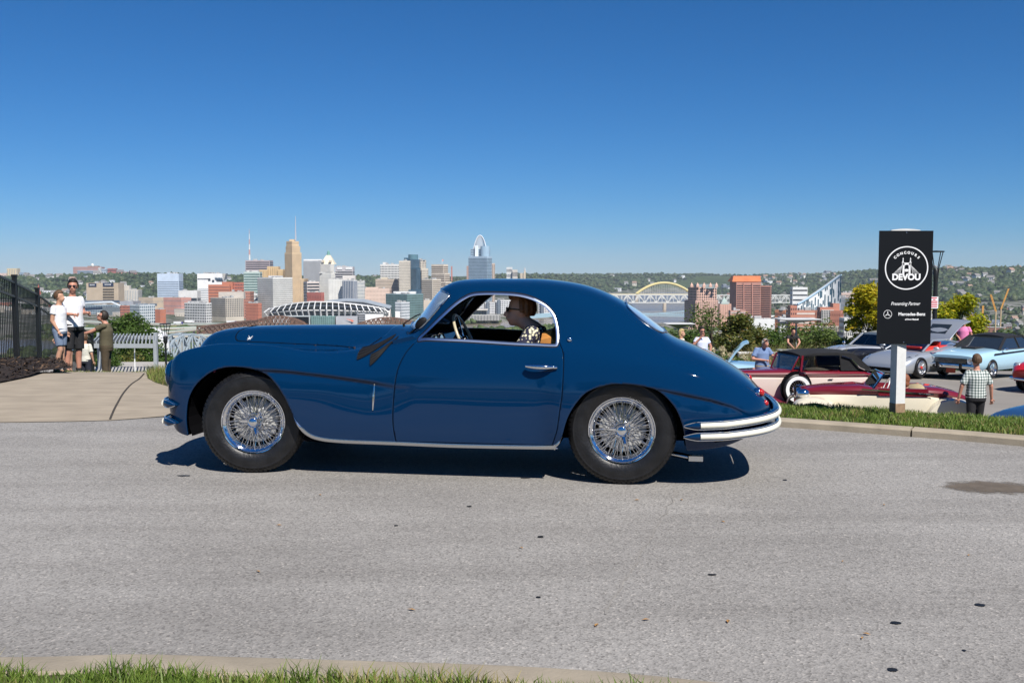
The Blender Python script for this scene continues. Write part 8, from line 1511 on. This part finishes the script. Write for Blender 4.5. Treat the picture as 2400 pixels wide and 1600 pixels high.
person('man in pale blue shirt with a lanyard holding a phone to his face', at(1645, 31.5, LZ), R(10), 1.76, J=dict(er=(.30, -.02, 1.17), wr=(.26, -.06, .95), el=(-.30, -.04, 1.22), wl=(-.08, -.16, 1.50)), hair=HDK, top=fab('pale_blue_shirt', (.58, .62, .76), .05), bottom=fab('denim', (.06, .09, .16)), leg=1.5, glasses=True, fat=1.18, skin=SKINR, sleeve=.6)
person('man in grey cap and blue shirt looking down at his hands', at(1787, 27.2, LZ), R(8), 1.74, J=dict(head=(.05, -.12, 1.60), el=(-.30, -.04, 1.16), wl=(.02, -.22, 1.13), er=(.28, -.12, 1.22), wr=(.30, -.28, 1.26)), hair=HGY, cap_=fab('grey_cap', (.22, .24, .21)), top=fab('blue_shirt', (.15, .22, .38), .08), bottom=fab('tan_trousers', (.36, .27, .17)), leg=1.5, nod=R(35), fat=1.15, sleeve=.75, hem=-.06, skin=SKINR)
person('man in black shirt leaning on the cafe table', at(1855, 39.9, -2.25), R(0), 1.76, J=dict(chest=(0, -.12, 1.18), head=(0, -.26, 1.50), neck=(0, -.2, 1.36), sl=(-.18, -.16, 1.30), sr=(.18, -.16, 1.30), el=(-.24, -.34, 1.06), wl=(-.05, -.52, .84), er=(.24, -.34, 1.06), wr=(.05, -.52, .84)), hair=HDK, top=fab('black_tee', (.015, .015, .017)), bottom=BCH, leg=1.5, skin=SKINR)
person('grey haired man in pink polo shirt beside the raised engine lid', at(2258, 37.6, LZ), R(-35), 1.78, J=dict(el=(-.26, .0, 1.17), wl=(-.10, -.20, 1.02), er=(.28, .02, 1.17), wr=(.24, -.10, .95)), hair=HGY, top=fab('pink_polo', (.74, .22, .42), .06), bottom=fab('dark_jeans', (.03, .035, .05)), leg=1.5, fat=1.15, sleeve=.6, skin=SKINR)
person('blonde woman in a pale top half hidden behind the coupe tail', at(1597, 32, LZ), R(60), 1.66, hair=M('hair_blonde', (.50, .36, .16), rough=.6, var=.2, scale=60), top=fab('pale_top', (.62, .58, .50)), bottom=fab('denim', (.06, .09, .16)), leg=1.5, long_hair=True)
p = rdst.matrix_basis @ Vector((-.40, .24, .12)); person('brown haired driver in black sitting in the open roadster', (p.x, p.y, LZ + .08), math.atan2(.17, -.985) + R(90), 1.74, J=dict(pelvis=(0, 0, .38), waist=(0, .02, .52), chest=(0, .03, .74), sl=(-.18, .02, .90), sr=(.18, .02, .90), neck=(0, .0, .95), head=(0, -.03, 1.10), hl=(-.09, 0, .36), hr=(.09, 0, .36), kl=(-.12, -.45, .46), kr=(.12, -.45, .46), al=(-.12, -.80, .30), ar=(.12, -.80, .30), el=(-.24, -.14, .70), wl=(-.16, -.36, .86), er=(.24, -.14, .70), wr=(.16, -.36, .86)), hair=M('hair_auburn', (.20, .07, .03), rough=.6, var=.3, scale=60), top=fab('black_tee', ()), bottom=BCH, leg=1.5, seated=True, shoes=None, long_hair=True, skin=SKINR)
# ================================================================== the woman driving the coupe
def floral():
    m = bpy.data.materials.new('floral_blouse'); m.use_nodes = True; n = m.node_tree; b = n.nodes['Principled BSDF']; b.inputs['Roughness'].default_value = .8; tc = n.nodes.new('ShaderNodeTexCoord'); v = n.nodes.new('ShaderNodeTexVoronoi'); v.inputs['Scale'].default_value = 42; n.links.new(tc.outputs['Object'], v.inputs['Vector'])
    r = n.nodes.new('ShaderNodeValToRGB'); r.color_ramp.interpolation = 'CONSTANT'; e = r.color_ramp.elements; e[0].color = (.70, .66, .45, 1); e[1].position = .42; e[1].color = (.018, .018, .045, 1); n.links.new(v.outputs['Distance'], r.inputs[0]); n.links.new(r.outputs[0], b.inputs['Base Color']); return m
q = Vector((-.655, .50, 0)); w = Matrix.Rotation(-CAR_YAW, 3, 'Z') @ q + CAR_O
HWD = M('hair_auburn_brown', (.17, .075, .03), rough=.45, var=.4, scale=50)
person('woman with short brown hair, sunglasses and floral blouse driving the blue coupe', (w.x, w.y, .145), R(-90) - CAR_YAW, 1.66, J=dict(pelvis=(0, .02, .46), waist=(0, .03, .62), chest=(0, .02, .84), sl=(-.17, .0, .965), sr=(.17, .0, .965), neck=(0, -.05, 1.02), head=(0, -.13, 1.130), hl=(-.09, 0, .40), hr=(.09, 0, .40), kl=(-.11, -.44, .50), kr=(.11, -.44, .50), al=(-.11, -.82, .34), ar=(.11, -.82, .34), el=(-.25, -.16, .72), wl=(-.19, -.40, .80), er=(.25, -.16, .72), wr=(.19, -.40, .80)), hair=HWD, top=floral(), bottom=M('dark_skirt', (.02, .02, .03), rough=.9), leg=1.5, shoes=None, seated=True, glasses=True, hvol=.10, skin=M('skin_fair', (.62, .36, .25), rough=.5), sleeve=.9, vox=.009, turn=R(14))
# ================================================================== the valley's haze
hm = bpy.data.materials.new('haze_air'); hm.use_nodes = True; n = hm.node_tree; n.nodes.clear(); o_ = n.nodes.new('ShaderNodeOutputMaterial'); v = n.nodes.new('ShaderNodeVolumePrincipled')
v.inputs['Color'].default_value = (.80, .90, 1.0, 1); v.inputs['Density'].default_value = 4.0e-5; v.inputs['Anisotropy'].default_value = 0.0; n.links.new(v.outputs[0], o_.inputs['Volume'])
mb = MB(); mb.box((0, 0, 40), (18400, 18400, 300)); hz = mb.build('haze', hm); hz['kind'] = 'stuff'; hz['label'] = 'thin blue haze over the valley'
